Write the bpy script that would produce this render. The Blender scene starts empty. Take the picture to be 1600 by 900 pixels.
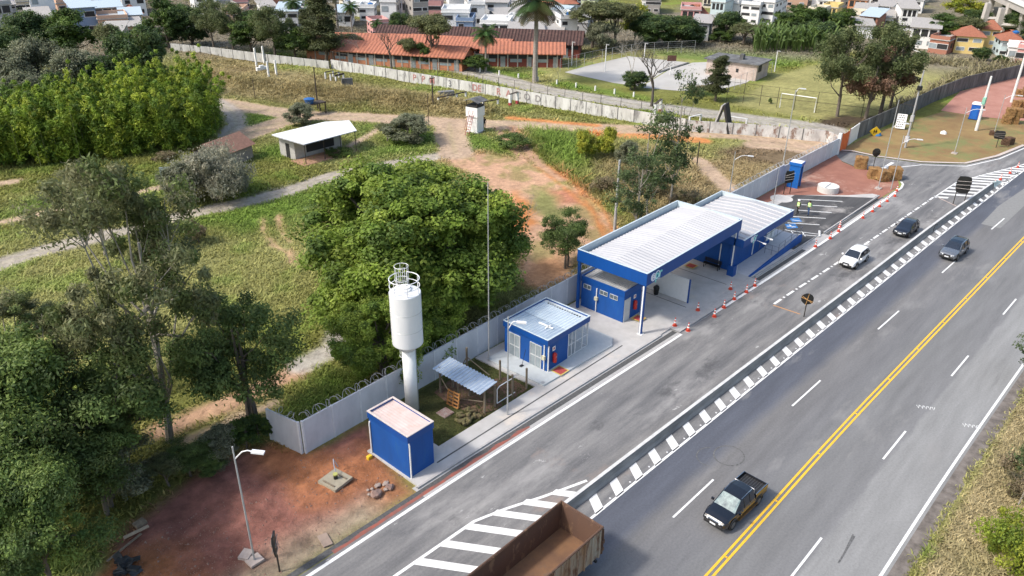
import bpy, math, random
import numpy as np
from mathutils import Vector, Matrix
rnd = random.Random(7)
PI = math.pi
# ---------------------------------------------------------------- camera
CAMH = 33.0
FPX, PITCH, ROLL, YAW = 1217.2, math.radians(27.264), math.radians(.5524), math.radians(42.033)
def _axes():
    c, s = math.cos, math.sin
    F = np.array([0, c(PITCH), -s(PITCH)]); R = np.array([1., 0, 0]); U = np.cross(R, F)
    R2 = R*c(ROLL)+U*s(ROLL); U2 = -R*s(ROLL)+U*c(ROLL)
    M = np.array([[s(YAW), c(YAW), 0], [-c(YAW), s(YAW), 0], [0, 0, 1]])
    return M@F, M@R2, M@U2
CF, CR, CU = _axes()
scene = bpy.context.scene
cam = bpy.data.cameras.new('camera'); camo = bpy.data.objects.new('camera', cam)
scene.collection.objects.link(camo)
camo.matrix_world = Matrix(((CR[0], CU[0], -CF[0], 0), (CR[1], CU[1], -CF[1], 0), (CR[2], CU[2], -CF[2], CAMH), (0, 0, 0, 1)))
cam.sensor_width = 36; cam.lens = FPX*36/1600; cam.clip_start = .5; cam.clip_end = 3000
scene.camera = camo
# ---------------------------------------------------------------- light
SUN_EL = math.radians(46)
sd = Vector((.88*math.cos(SUN_EL), -.475*math.cos(SUN_EL), -math.sin(SUN_EL))).normalized()   # direction the light travels
w = bpy.data.worlds.new('World'); scene.world = w; w.use_nodes = True
wn = w.node_tree.nodes; wl = w.node_tree.links
sky = wn.new('ShaderNodeTexSky'); sky.sky_type = 'NISHITA'; sky.sun_disc = False
sky.sun_elevation = SUN_EL; sky.sun_rotation = math.atan2(-sd.x, -sd.y); sky.air_density = 1.3; sky.dust_density = 3.5; sky.ozone_density = 1.0
wl.new(sky.outputs[0], wn['Background'].inputs[0]); wn['Background'].inputs[1].default_value = .15
sl = bpy.data.lights.new('sun', 'SUN'); sl.energy = 2.25; sl.angle = math.radians(6); sl.color = (1, .955, .89)
so = bpy.data.objects.new('sun', sl); so.rotation_euler = sd.to_track_quat('-Z', 'Y').to_euler(); so.location = (-60, 40, 80)
scene.collection.objects.link(so)
scene.view_settings.view_transform = 'Standard'; scene.view_settings.look = 'None'
scene.view_settings.exposure = .70; scene.view_settings.gamma = 1; scene.view_settings.use_curve_mapping = False
scene.render.engine = 'CYCLES'
# ---------------------------------------------------------------- picture point -> place on the ground
def at(px, py, z=0.0):
    d = CF+(px-800)/FPX*CR-(py-450)/FPX*CU
    t = (z-CAMH)/d[2]
    return (d[0]*t, d[1]*t)
def proj(x, y, z):
    d = np.array([x, y, z-CAMH]); q = d@CF
    return 800+FPX*(d@CR)/q, 450-FPX*(d@CU)/q
def ppm(x, y, z=0):
    d = np.array([x, y, z-CAMH]); return FPX/(d@CF)
def height_at(x, y, py):
    lo, hi = 0., 40.
    for _ in range(30):
        m = (lo+hi)/2
        if proj(x, y, m)[1] > py: lo = m
        else: hi = m
    return (lo+hi)/2
# ---------------------------------------------------------------- helpers
col = scene.collection
def tag(o, label=None, cat=None, group=None, kind=None):
    if label: o['label'] = label
    if cat: o['category'] = cat
    if group: o['group'] = group
    if kind: o['kind'] = kind
    return o
def thing(name, label, cat, loc=(0, 0, 0), rz=0, group=None):
    o = bpy.data.objects.new(name, None); col.objects.link(o); o.empty_display_size = .3
    o.location = loc; o.rotation_euler = (0, 0, rz)
    return tag(o, label, cat, group)
def dup(o, loc=None, rz=None, label=None, scale=None, parent=None):
    c = o.copy(); col.objects.link(c)
    if parent: c.parent = parent
    if loc is not None: c.location = loc
    if rz is not None: c.rotation_euler = (0, 0, rz)
    if scale is not None: c.scale = scale if hasattr(scale, '__len__') else (scale,)*3
    if label: c['label'] = label
    for ch in list(o.children): dup(ch, parent=c)
    return c
class MB:
    def __init__(s): s.v = []; s.f = []; s.m = []; s.mi = 0
    def add(s, vs, fs):
        b = len(s.v); s.v += [tuple(map(float, p)) for p in vs]
        for f in fs: s.f.append(tuple(i+b for i in f)); s.m.append(s.mi)
        return s
    def box(s, x0, y0, z0, x1, y1, z1, T=None):
        P = [(x0,y0,z0),(x1,y0,z0),(x1,y1,z0),(x0,y1,z0),(x0,y0,z1),(x1,y0,z1),(x1,y1,z1),(x0,y1,z1)]
        if T: P = [T @ Vector(p) for p in P]
        return s.add(P, [(0,3,2,1),(4,5,6,7),(0,1,5,4),(1,2,6,5),(2,3,7,6),(3,0,4,7)])
    def quad(s, *p): return s.add(p, [tuple(range(len(p)))])
    def tube(s, pts, r, n=8, caps=True, closed=False):
        pts = [Vector(p) for p in pts]; k = len(pts)
        rs = r if hasattr(r, '__len__') else [r]*k
        base = len(s.v); vs = []; fs = []; prev = None
        for i, p in enumerate(pts):
            if closed: d = pts[(i+1) % k]-pts[i-1]
            else: d = pts[min(i+1, k-1)]-pts[max(i-1, 0)]
            d = d.normalized() if d.length > 1e-9 else Vector((0, 0, 1))
            a = Vector((0, 0, 1)) if abs(d.z) < .9 else Vector((1, 0, 0))
            if prev is not None: a = prev
            u = (a-d*a.dot(d))
            u = u.normalized() if u.length > 1e-6 else d.orthogonal().normalized()
            v = d.cross(u); prev = u
            for j in range(n):
                t = 2*PI*j/n; vs.append(p+(u*math.cos(t)+v*math.sin(t))*rs[i])
        for i in range(k if closed else k-1):
            for j in range(n):
                a = i*n+j; b = i*n+(j+1) % n; c = ((i+1) % k)*n+(j+1) % n; d = ((i+1) % k)*n+j
                fs.append((a, b, c, d))
        if caps and not closed: fs.append(tuple(range(n-1, -1, -1))); fs.append(tuple((k-1)*n+j for j in range(n)))
        return s.add(vs, fs)
    def cyl(s, x, y, z0, z1, r, n=16, r1=None): return s.tube([(x, y, z0), (x, y, z1)], [r, r if r1 is None else r1], n)
    def lathe(s, prof, n=24, x=0, y=0):
        vs = []; fs = []
        for r, z in prof:
            for j in range(n): t = 2*PI*j/n; vs.append((x+r*math.cos(t), y+r*math.sin(t), z))
        for i in range(len(prof)-1):
            for j in range(n): fs.append((i*n+j, i*n+(j+1) % n, (i+1)*n+(j+1) % n, (i+1)*n+j))
        if prof[0][0] > 1e-4: fs.append(tuple(range(n-1, -1, -1)))
        if prof[-1][0] > 1e-4: fs.append(tuple((len(prof)-1)*n+j for j in range(n)))
        return s.add(vs, fs)
    def prism(s, poly, z0, z1):
        n = len(poly)
        return s.add([(x, y, z0) for x, y in poly]+[(x, y, z1) for x, y in poly],
                     [tuple(range(n-1, -1, -1)), tuple(range(n, 2*n))]+[(i, (i+1) % n, (i+1) % n+n, i+n) for i in range(n)])
    def build(s, name, mat, parent=None, smooth=False, loc=None, bevel=0):
        me = bpy.data.meshes.new(name); me.from_pydata(s.v, [], s.f)
        for m in (mat if isinstance(mat, (list, tuple)) else [mat]): me.materials.append(m)
        if isinstance(mat, (list, tuple)): me.polygons.foreach_set('material_index', s.m)
        if smooth: me.shade_smooth()
        me.update()
        o = bpy.data.objects.new(name, me); col.objects.link(o)
        if parent: o.parent = parent
        if loc: o.location = loc
        if bevel:
            b = o.modifiers.new('bevel', 'BEVEL'); b.width = bevel; b.segments = 2; b.limit_method = 'ANGLE'
        return o
def ccw(poly):
    a = sum(poly[i][0]*poly[(i+1) % len(poly)][1]-poly[(i+1) % len(poly)][0]*poly[i][1] for i in range(len(poly)))
    return poly if a > 0 else poly[::-1]
def sheet(name, poly, z, mat, kind='structure'):
    m = MB(); poly = ccw(poly); m.add([(x, y, z) for x, y in poly], [tuple(range(len(poly)))])
    import bmesh
    o = m.build(name, mat); bm = bmesh.new(); bm.from_mesh(o.data); bmesh.ops.triangulate(bm, faces=bm.faces); bm.to_mesh(o.data); bm.free()
    return tag(o, kind=kind)
def npmesh(name, V, Fq, mat, parent=None, colr=None, kind=None, smooth=False):
    """V (n,3) array, Fq (m,k) array of faces with k corners, colr (n,3)"""
    me = bpy.data.meshes.new(name); n = len(V); m, k = Fq.shape
    me.vertices.add(n); me.vertices.foreach_set('co', np.ascontiguousarray(V, dtype=np.float32).ravel())
    me.loops.add(m*k); me.loops.foreach_set('vertex_index', Fq.astype(np.int32).ravel())
    me.polygons.add(m); me.polygons.foreach_set('loop_start', np.arange(0, m*k, k, dtype=np.int32))
    if smooth: me.polygons.foreach_set('use_smooth', np.ones(m, dtype=bool))
    me.update(calc_edges=True)
    if colr is not None:
        a = me.attributes.new('tint', 'FLOAT_COLOR', 'POINT'); c4 = np.ones((n, 4), dtype=np.float32); c4[:, :3] = colr
        a.data.foreach_set('color', c4.ravel())
    if mat: me.materials.append(mat)
    o = bpy.data.objects.new(name, me); col.objects.link(o)
    if parent: o.parent = parent
    if kind: o['kind'] = kind
    return o
# numpy value noise
class VN:
    def __init__(s, seed): s.t = np.random.RandomState(seed).rand(256, 256)
    def __call__(s, x, y, sc):
        x = np.asarray(x)/sc; y = np.asarray(y)/sc
        xi = np.floor(x).astype(int); yi = np.floor(y).astype(int); fx = x-xi; fy = y-yi
        fx = fx*fx*(3-2*fx); fy = fy*fy*(3-2*fy)
        g = lambda a, b: s.t[a & 255, b & 255]
        return (g(xi, yi)*(1-fx)+g(xi+1, yi)*fx)*(1-fy)+(g(xi, yi+1)*(1-fx)+g(xi+1, yi+1)*fx)*fy
    def fbm(s, x, y, sc, o=4):
        r = 0; a = 1; tot = 0
        for i in range(o): r = r+a*s(x+i*37.1, y+i*11.7, sc/2**i); tot += a; a *= .55
        return r/tot
# ---------------------------------------------------------------- materials
def nd(nt, t, **k):
    n = nt.nodes.new(t)
    for a, b in k.items():
        if a in ('inp',):
            for i, v in b.items(): n.inputs[i].default_value = v
        else: setattr(n, a, b)
    return n
def mat(name, c, rough=.8, c2=None, scale=3., var=.25, bump=0., bscale=30., metal=0., stretch=None, spec=None, c3=None, s3=.6, t3=.62):
    m = bpy.data.materials.new(name); m.use_nodes = True; nt = m.node_tree; L = nt.links
    b = nt.nodes['Principled BSDF']; b.inputs['Roughness'].default_value = rough; b.inputs['Metallic'].default_value = metal
    if spec is not None: b.inputs['Specular IOR Level'].default_value = spec
    tc = nd(nt, 'ShaderNodeTexCoord'); mp = nd(nt, 'ShaderNodeMapping'); L.new(tc.outputs['Object'], mp.inputs[0])
    if stretch: mp.inputs['Scale'].default_value = stretch
    n1 = nd(nt, 'ShaderNodeTexNoise', inp={'Scale': scale, 'Detail': 6., 'Roughness': .65}); L.new(mp.outputs[0], n1.inputs['Vector'])
    r1 = nd(nt, 'ShaderNodeValToRGB'); L.new(n1.outputs[0], r1.inputs[0])
    c = tuple(c)+(1,); c2 = tuple(c2)+(1,) if c2 else tuple(max(0, v*(1-var)) for v in c[:3])+(1,)
    r1.color_ramp.elements[0].position = .35; r1.color_ramp.elements[1].position = .65
    r1.color_ramp.elements[0].color = c2; r1.color_ramp.elements[1].color = c
    out = r1.outputs[0]
    if c3:
        n3 = nd(nt, 'ShaderNodeTexNoise', inp={'Scale': s3, 'Detail': 7., 'Roughness': .7}); L.new(mp.outputs[0], n3.inputs['Vector'])
        r3 = nd(nt, 'ShaderNodeValToRGB'); L.new(n3.outputs[0], r3.inputs[0])
        r3.color_ramp.elements[0].position = t3; r3.color_ramp.elements[1].position = t3+.1
        mx = nd(nt, 'ShaderNodeMix', data_type='RGBA'); L.new(r3.outputs[0], mx.inputs[0]); L.new(out, mx.inputs[6]); mx.inputs[7].default_value = tuple(c3)+(1,)
        out = mx.outputs[2]
    L.new(out, b.inputs['Base Color'])
    if bump:
        n2 = nd(nt, 'ShaderNodeTexNoise', inp={'Scale': bscale, 'Detail': 4.}); L.new(mp.outputs[0], n2.inputs['Vector'])
        bp = nd(nt, 'ShaderNodeBump', inp={'Strength': bump, 'Distance': .05}); L.new(n2.outputs[0], bp.inputs['Height']); L.new(bp.outputs[0], b.inputs['Normal'])
    return m
def leafmat(name, trans=.3, rough=.6):
    m = bpy.data.materials.new(name); m.use_nodes = True; nt = m.node_tree; L = nt.links
    b = nt.nodes['Principled BSDF']; b.inputs['Roughness'].default_value = rough; b.inputs['Specular IOR Level'].default_value = .3
    a = nd(nt, 'ShaderNodeAttribute', attribute_name='tint'); L.new(a.outputs['Color'], b.inputs['Base Color'])
    t = nd(nt, 'ShaderNodeBsdfTranslucent'); L.new(a.outputs['Color'], t.inputs['Color'])
    mx = nd(nt, 'ShaderNodeMixShader', inp={0: trans}); L.new(b.outputs[0], mx.inputs[1]); L.new(t.outputs[0], mx.inputs[2])
    L.new(mx.outputs[0], nt.nodes['Material Output'].inputs['Surface'])
    return m
def corr(name, c, c2, axis, freq, rough=.45, metal=.0, depth=.03, stain=None):
    """corrugated or ribbed sheet: bump waves across one axis"""
    m = mat(name, c, rough, c2=c2, scale=1.2, metal=metal, c3=stain, s3=.9, t3=.56)
    nt = m.node_tree; L = nt.links; b = nt.nodes['Principled BSDF']
    tc = nd(nt, 'ShaderNodeTexCoord'); sp = nd(nt, 'ShaderNodeSeparateXYZ'); L.new(tc.outputs['Object'], sp.inputs[0])
    mu = nd(nt, 'ShaderNodeMath', operation='MULTIPLY', inp={1: freq*2*PI}); L.new(sp.outputs[axis], mu.inputs[0])
    si = nd(nt, 'ShaderNodeMath', operation='SINE'); L.new(mu.outputs[0], si.inputs[0])
    bp = nd(nt, 'ShaderNodeBump', inp={'Strength': 1., 'Distance': depth}); L.new(si.outputs[0], bp.inputs['Height']); L.new(bp.outputs[0], b.inputs['Normal'])
    return m
WHITE = mat('white_paint', (.8, .8, .79), .5, var=.08)
LINEW = mat('road_paint_white', (.78, .78, .77), .6, c2=(.62, .62, .6), scale=5, c3=(.35, .34, .33), s3=9, t3=.68)
LINEY = mat('road_paint_yellow', (.80, .47, .03), .6, c2=(.72, .40, .03), scale=3, c3=(.45, .28, .06), s3=9, t3=.70)
BLUE = mat('blue_wall_paint', (.001, .072, .31), .7, c2=(.002, .06, .25), scale=1.1, stretch=(1, 1, .3), c3=(.012, .09, .27), s3=1.3, t3=.60, bump=.08, bscale=12)
BLUED = mat('blue_metal_paint', (.001, .062, .28), .5, c2=(.001, .053, .235), scale=.9, stretch=(1, 1, .3))
CONC = mat('concrete', (.47, .455, .44), .9, c2=(.39, .375, .36), scale=.8, bump=.15, c3=(.52, .47, .42), s3=.35, t3=.55)
CONCW = mat('concrete_panel', (.62, .63, .66), .85, c2=(.50, .51, .54), scale=.7, bump=.2, bscale=8, stretch=(1, 1, .45))
CONCD = mat('weathered_concrete', (.17, .17, .17), .9, c2=(.06, .06, .06), scale=.9, bump=.2, stretch=(1, 1, .25), c3=(.28, .28, .27), s3=.5)
STEELG = mat('galvanised_steel', (.42, .43, .43), .45, metal=.3, var=.15)
METW = mat('white_metal', (.75, .75, .76), .35, var=.06)
BLACK = mat('black_plastic', (.012, .012, .013), .5, var=.2)
RUBBER = mat('rubber', (.015, .015, .016), .85, var=.2)
GLASS = mat('dark_glass', (.012, .02, .035), .08, var=.3, spec=.8)
GLASSG = mat('frosted_glass', (.30, .34, .36), .2, c2=(.22, .26, .28), scale=1.5)
WOOD = mat('weathered_timber', (.25, .20, .14), .85, c2=(.14, .11, .08), scale=4, stretch=(1, 1, .2))
WOODO = mat('orange_timber', (.42, .20, .06), .8, c2=(.30, .13, .04), scale=4)
RED = mat('red_paint', (.42, .015, .012), .4, var=.12)
YEL = mat('yellow_paint', (.75, .50, .03), .5, var=.1)
ORANGE = mat('cone_orange', (.62, .07, .035), .5, var=.15)
BARK = mat('bark_grey', (.17, .14, .115), .95, c2=(.09, .075, .06), scale=6, stretch=(1, 1, .3))
BARKL = mat('bark_pale', (.34, .31, .27), .9, c2=(.20, .18, .15), scale=6, stretch=(1, 1, .3))
LEAF = leafmat('foliage', .38); GRASSM = leafmat('grass_blades', .35, .8)
# ================================================================ SETTING: terrain, roads, paving
vn = VN(3); vn2 = VN(11); vn3 = VN(23)
def PX(*p): return [at(a, b) for a, b in p]
def pdist(X, Y, pts):
    """distance from points to a polyline"""
    d = np.full(X.shape, 1e9)
    for (x0, y0), (x1, y1) in zip(pts[:-1], pts[1:]):
        dx, dy = x1-x0, y1-y0; t = np.clip(((X-x0)*dx+(Y-y0)*dy)/(dx*dx+dy*dy+1e-9), 0, 1)
        d = np.minimum(d, np.hypot(X-x0-t*dx, Y-y0-t*dy))
    return d
def sdist(X, Y, poly):
    """signed distance to a polygon, negative inside"""
    d = pdist(X, Y, list(poly)+[poly[0]]); ins = np.zeros(X.shape, bool); n = len(poly)
    for i in range(n):
        x0, y0 = poly[i]; x1, y1 = poly[(i+1) % n]
        c = ((y0 > Y) != (y1 > Y)) & (X < (x1-x0)*(Y-y0)/((y1-y0) if abs(y1-y0) > 1e-9 else 1e-9)+x0)
        ins ^= c
    return np.where(ins, -d, d)
def sm(e0, e1, x): t = np.clip((x-e0)/(e1-e0), 0, 1); return t*t*(3-2*t)
SAND = np.array((.41, .30, .215)); GREY = np.array((.36, .315, .275)); PINK = np.array((.44, .27, .175)); ORG = np.array((.50, .20, .07))
REDS = np.array((.25, .11, .085)); REDO = np.array((.33, .135, .06)); TAN = np.array((.30, .24, .17)); PALE = np.array((.40, .37, .33))
G1 = np.array((.17, .175, .045)); G2 = np.array((.26, .255, .095)); GL = np.array((.12, .19, .03)); GD = np.array((.045, .065, .018)); DRY = np.array((.24, .19, .10)); LAWN = np.array((.27, .255, .10))
tracks = [  # picture polyline, width in metres, colour
    (PX((-90, 440), (0, 413), (60, 393), (120, 378), (170, 366), (225, 354), (300, 334), (350, 323), (400, 312), (450, 298), (520, 275), (580, 262), (640, 251), (690, 243), (725, 236)), 3.0, GREY),
    (PX((345, 160), (400, 170), (470, 180), (560, 183), (700, 191), (800, 196), (900, 199), (1030, 204), (1150, 210), (1240, 218), (1310, 236)), 5.2, SAND),
    (PX((330, 156), (352, 165), (366, 178), (370, 195), (355, 212)), 3.2, GREY),
    (PX((702, 192), (705, 215), (712, 240)), 5.0, SAND), (PX((800, 198), (815, 225), (845, 258), (880, 280)), 1.6, PINK), (PX((775, 200), (800, 230), (820, 252)), 1.2, PINK),
    (PX((610, 190), (575, 212), (540, 232), (500, 250)), 1.5, SAND), (PX((380, 212), (430, 194), (470, 184)), 5.5, SAND),
    (PX((-30, 354), (40, 340), (97, 327), (160, 312), (220, 300), (270, 289)), 2.0, SAND), (PX((-30, 292), (25, 283)), 2.2, SAND),
    (PX((255, 672), (330, 640), (400, 611), (460, 582)), 2.0, PINK), (PX((290, 690), (360, 660), (430, 630)), 1.0, SAND), (PX((470, 570), (520, 545), (530, 520)), 2.2, PALE),
    (PX((1090, 250), (1125, 282), (1150, 308)), 2.6, SAND), (PX((795, 184), (850, 189), (930, 196)), 1.8, ORG), (PX((930, 213), (1010, 213), (1095, 220)), 3.0, ORG),
    (PX((450, 50), (560, 78), (680, 98), (760, 118), (850, 141), (1000, 164), (1150, 183), (1265, 197), (1300, 204)), 5.5, PALE*.85),
    (PX((410, 340), (412, 365), (430, 385), (450, 395)), .5, PINK), (PX((435, 335), (438, 360), (452, 378)), .5, PINK), (PX((455, 410), (452, 392)), .8, PINK),
    (PX((840, 262), (880, 292), (925, 330), (948, 372), (940, 400)), .35, ORG*.9), (PX((855, 258), (895, 285), (942, 325), (962, 370)), .35, ORG*.9), (PX((905, 300), (935, 340), (945, 385)), .3, ORG*.8), (PX((800, 255), (790, 290), (810, 330)), .35, PINK*1.15), (PX((840, 340), (870, 350), (920, 380), (950, 400)), 1.2, PINK), (PX((1180, 226), (1230, 230), (1290, 240)), 3.5, SAND)]
patches = [  # picture polygon, edge softness, colour
    (PX((690, 250), (760, 236), (830, 252), (880, 280), (930, 312), (962, 345), (966, 372), (940, 398), (905, 408), (885, 440), (845, 456), (815, 440), (800, 385), (775, 350), (742, 300), (725, 268)), 1.6, PINK),
    (PX((760, 305), (800, 302), (835, 318), (842, 345), (825, 372), (800, 365), (770, 335)), 1.0, ORG),
    (PX((850, 295), (900, 300), (905, 318), (870, 318)), 1.0, np.array((.36, .16, .10))),
    (PX((832, 290), (858, 300), (885, 330), (880, 348), (850, 352), (835, 330)), 1.2, G2*.8),
    (PX((845, 400), (885, 395), (880, 430), (850, 450), (820, 445)), 1.0, np.array((.40, .22, .12))),
    (PX((1140, 164), (1210, 118), (1290, 96), (1430, 88), (1530, 100), (1470, 135), (1400, 172), (1345, 192), (1320, 190), (1230, 180)), 2.0, LAWN),
    (PX((1265, 208), (1290, 182), (1360, 180), (1385, 186), (1340, 198), (1310, 210)), 1.0, np.array((.075, .055, .035))),
    (PX((1060, 235), (1110, 250), (1180, 235), (1280, 240), (1170, 300), (1120, 330), (1030, 350), (1040, 290)), 2.5, DRY*1.15),
    (PX((1190, 215), (1290, 232), (1230, 262), (1120, 240)), 1.5, np.array((.17, .125, .075))),
    (PX((800, 128), (870, 112), (900, 118), (800, 150)), 2., LAWN), (PX((880, 105), (950, 85), (1010, 75), (940, 85)), 2., DRY)]
lush = [PX((0, 330), (60, 305), (110, 300), (110, 320), (0, 345)), PX((400, 230), (440, 225), (470, 240), (440, 250), (400, 250)), PX((560, 195), (590, 195), (570, 215), (545, 225)),
        PX((690, 205), (740, 205), (790, 225), (800, 240), (715, 245)), PX((590, 225), (630, 200), (685, 205), (688, 222), (640, 240), (560, 255)), PX((225, 275), (260, 265), (275, 285), (230, 295)),
        PX((820, 205), (900, 208), (930, 250), (900, 275), (850, 245)), PX((680, 95), (800, 120), (900, 140), (1020, 158), (1010, 150), (880, 128), (700, 92)), PX((370, 175), (440, 180), (440, 195), (380, 208)),
        PX((1000, 75), (1200, 75), (1300, 85), (1220, 105), (1190, 100), (1050, 90)), PX((300, 345), (420, 310), (520, 290), (500, 330), (380, 370)), PX((1380, 140), (1440, 120), (1500, 118), (1420, 150)),
        PX((530, 590), (560, 600), (500, 650), (470, 640), (500, 600))]
dryp = [PX((340, 100), (480, 115), (620, 140), (780, 180), (760, 190), (560, 170), (420, 160), (300, 140)), PX((930, 250), (1040, 230), (1100, 330), (1000, 340), (930, 300)),
        PX((1380, 160), (1450, 130), (1540, 105), (1590, 112), (1480, 135), (1390, 185)), PX((1400, 95), (1600, 95), (1560, 110), (1420, 100)), PX((300, 110), (400, 105), (330, 150)), PX((270, 75), (420, 90), (420, 115), (300, 100))]
ridge = PX((290, 120), (400, 138), (520, 152), (620, 162), (740, 178))
redyard = PX((425, 690), (482, 707), (575, 662), (592, 705), (650, 770), (430, 912), (60, 1010), (150, 900), (200, 832), (300, 745), (385, 700))
courts = PX((870, 115), (982, 84), (1110, 92), (1205, 112), (1120, 150), (960, 145))
def hgt(X, Y):
    far = sm(38.2, 44, Y)*sm(230, 150, X)*(1-.9*sm(95, 108, X))
    h = far*(vn.fbm(X, Y, 14, 3)-.5)*1.0
    h = h+1.7*np.exp(-(pdist(X, Y, ridge)/4.5)**2)
    flat = np.ones_like(X)
    for t, wd, c in tracks: flat = np.minimum(flat, sm(wd*.5, wd*.5+3, pdist(X, Y, t)))
    h = h*flat*sm(3, 10, sdist(X, Y, courts))
    bnk = sm(4.0, -6, Y)*(vn2.fbm(X, Y, 7, 3)-.2)*.9      # verge on the far side of the highway
    ry = sm(.3, -1.5, sdist(X, Y, redyard))*((vn3.fbm(X, Y, 2.2, 5)-.5)*.55+.035*np.sin((Y-.25*X)*4.1+(vn3.fbm(X, Y, 5, 3)-.5)*9)*vn2(X, Y, 3)+.35*np.exp(-(pdist(X, Y, PX((560, 690), (590, 730), (620, 750)))/.7)**2)*vn(X, Y, .35))*sm(28.8, 30.2, Y)
    # town hillside far behind
    hill = sm(320, 520, np.hypot(X, Y))*60
    return h+bnk+ry+hill
def ground_color(X, Y):
    a = vn.fbm(X, Y, 22, 4)[..., None]; b = vn2.fbm(X, Y, 5, 4)[..., None]; e = vn3.fbm(X, Y, 1.6, 3)[..., None]
    c = G1*(1-sm(.38, .62, a))+G2*sm(.38, .62, a)
    c = c*(.70+.6*b)
    k = sm(.55, .72, b)*.5; c = c*(1-k)+GL*k*1.2
    jit = (vn3.fbm(X, Y, 2.5, 3)-.5)*2.4
    for p in lush: k = (sm(2.2, -2.2, sdist(X, Y, p)+jit)*.85)[..., None]; c = c*(1-k)+GL*(.75+.5*e)*k
    for p in dryp: k = (sm(2.5, -2.5, sdist(X, Y, p)+jit)*.8)[..., None]; c = c*(1-k)+DRY*(.6+.8*e)*k
    for p, s, cc in patches: k = sm(s, -s, sdist(X, Y, p)+jit*1.1)[..., None]; mot = (sm(.50, .60, vn.fbm(X, Y, 3.2, 4))*.55)[..., None] if s > 1.5 and p is patches[0][0] else 0.; k = k*(1-mot); c = c*(1-k)+cc*(.6+.45*b+.35*e)*k
    for t, wd, cc in tracks:
        d = pdist(X, Y, t); k = sm(wd*.5+.5, wd*.5-.5, d+jit*.28)[..., None]*.95
        c = c*(1-k)+cc*(.78+.45*e)*k
        if wd > 2.8: k = (np.exp(-(d/.35)**2)*.25)[..., None]; c = c*(1-k)+G2*k
    d = sdist(X, Y, redyard); k = sm(.8, -.8, d+jit*.5)[..., None]
    rc = REDS*(1-sm(.45, .65, a+(b-.5)*.5))+REDO*sm(.45, .65, a+(b-.5)*.5)
    t = sm(32.5, 29.6, Y+jit*.5)[..., None]; rc = rc*(1-t)+TAN*t*.9
    ko = sm(3.2, .6, pdist(X, Y, PX((440, 705), (520, 760), (575, 730), (600, 745), (640, 765)))+jit)[..., None]*.85; rc = rc*(1-ko)+REDO*ko
    # wheel ruts
    r = (.5+.5*np.sin((Y-.25*X)*4.1+(vn3.fbm(X, Y, 5, 3)-.5)*9))[..., None]*vn2(X, Y, 3)[..., None]; fine = vn.fbm(X, Y, .9, 3)[..., None]; rc = rc*(.85+.3*r)*(.5+.55*e+.55*fine)
    c = c*(1-k)+rc*k
    v = sm(4.2, 3.6, Y)[..., None]*sm(-18, -8, Y+0*X)[..., None]*.8        # dry verge
    c = c*(1-v)+np.array((.31, .25, .15))*(.6+.7*e)*v
    tw = (sm(175, 195, np.hypot(X, Y))*sm(-30, 30, Y)*sm(.25, .45, a[..., 0]))[..., None]*.85; c = c*(1-tw)+np.array((.20, .17, .14))*(.6+.6*e)*tw
    ins = (sm(36.9, 36.7, Y)*sm(28, 28.5, Y)*sm(26.2, 26.6, X)*sm(112, 111, X))[..., None]
    lw = np.array((.085, .085, .032))*(.6+.8*b); c = c*(1-ins)+lw*ins
    return np.clip(c, 0, 1)
DIRTNESS = lambda X, Y: np.max(np.stack([sm(wd*.5+.6, wd*.5-.2, pdist(X, Y, t)) for t, wd, c in tracks]+[sm(1, -1, sdist(X, Y, p)) for p, s, cc in patches[:3]+patches[4:5]]+[sm(1., -.5, sdist(X, Y, redyard))]), 0)
xs = np.unique(np.concatenate([np.arange(-700, -20, 40), np.arange(-20, 4, .6), np.arange(4, 27, .22), np.arange(27, 235, .6), np.arange(235, 360, 2.5), np.arange(360, 1200, 40)]))
ys = np.unique(np.concatenate([np.arange(-500, -24, 30), np.arange(-24, 28, .6), np.arange(28, 42, .22), np.arange(42, 200, .6), np.arange(200, 340, 2.5), np.arange(340, 1200, 40)]))
GX, GY = np.meshgrid(xs, ys, indexing='ij')
GZ = hgt(GX, GY); GC = ground_color(GX, GY)
nx, ny = GX.shape; idx = np.arange(nx*ny).reshape(nx, ny)
Fq = np.stack([idx[:-1, :-1], idx[1:, :-1], idx[1:, 1:], idx[:-1, 1:]], -1).reshape(-1, 4)
def groundmat():
    m = bpy.data.materials.new('ground_soil_and_grass'); m.use_nodes = True; nt = m.node_tree; L = nt.links; b = nt.nodes['Principled BSDF']
    b.inputs['Roughness'].default_value = .95; b.inputs['Specular IOR Level'].default_value = .15
    a = nd(nt, 'ShaderNodeAttribute', attribute_name='tint'); tc = nd(nt, 'ShaderNodeTexCoord')
    n = nd(nt, 'ShaderNodeTexNoise', inp={'Scale': 1.3, 'Detail': 9., 'Roughness': .75}); L.new(tc.outputs['Object'], n.inputs['Vector'])
    r = nd(nt, 'ShaderNodeMapRange', inp={1: .3, 2: .7, 3: .62, 4: 1.38}); L.new(n.outputs[0], r.inputs[0])
    mx = nd(nt, 'ShaderNodeVectorMath', operation='SCALE'); L.new(a.outputs['Color'], mx.inputs[0]); L.new(r.outputs[0], mx.inputs['Scale'])
    L.new(mx.outputs[0], b.inputs['Base Color'])
    n2 = nd(nt, 'ShaderNodeTexNoise', inp={'Scale': 2.6, 'Detail': 8., 'Roughness': .7}); L.new(tc.outputs['Object'], n2.inputs['Vector'])
    bp = nd(nt, 'ShaderNodeBump', inp={'Strength': .7, 'Distance': .22}); L.new(n2.outputs[0], bp.inputs['Height']); L.new(bp.outputs[0], b.inputs['Normal'])
    return m
ground = npmesh('ground', np.stack([GX, GY, GZ], -1).reshape(-1, 3), Fq, groundmat(), colr=GC.reshape(-1, 3), kind='structure', smooth=True)
def gz(x, y): return float(hgt(np.array([[x]]), np.array([[y]]))[0, 0])
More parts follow.
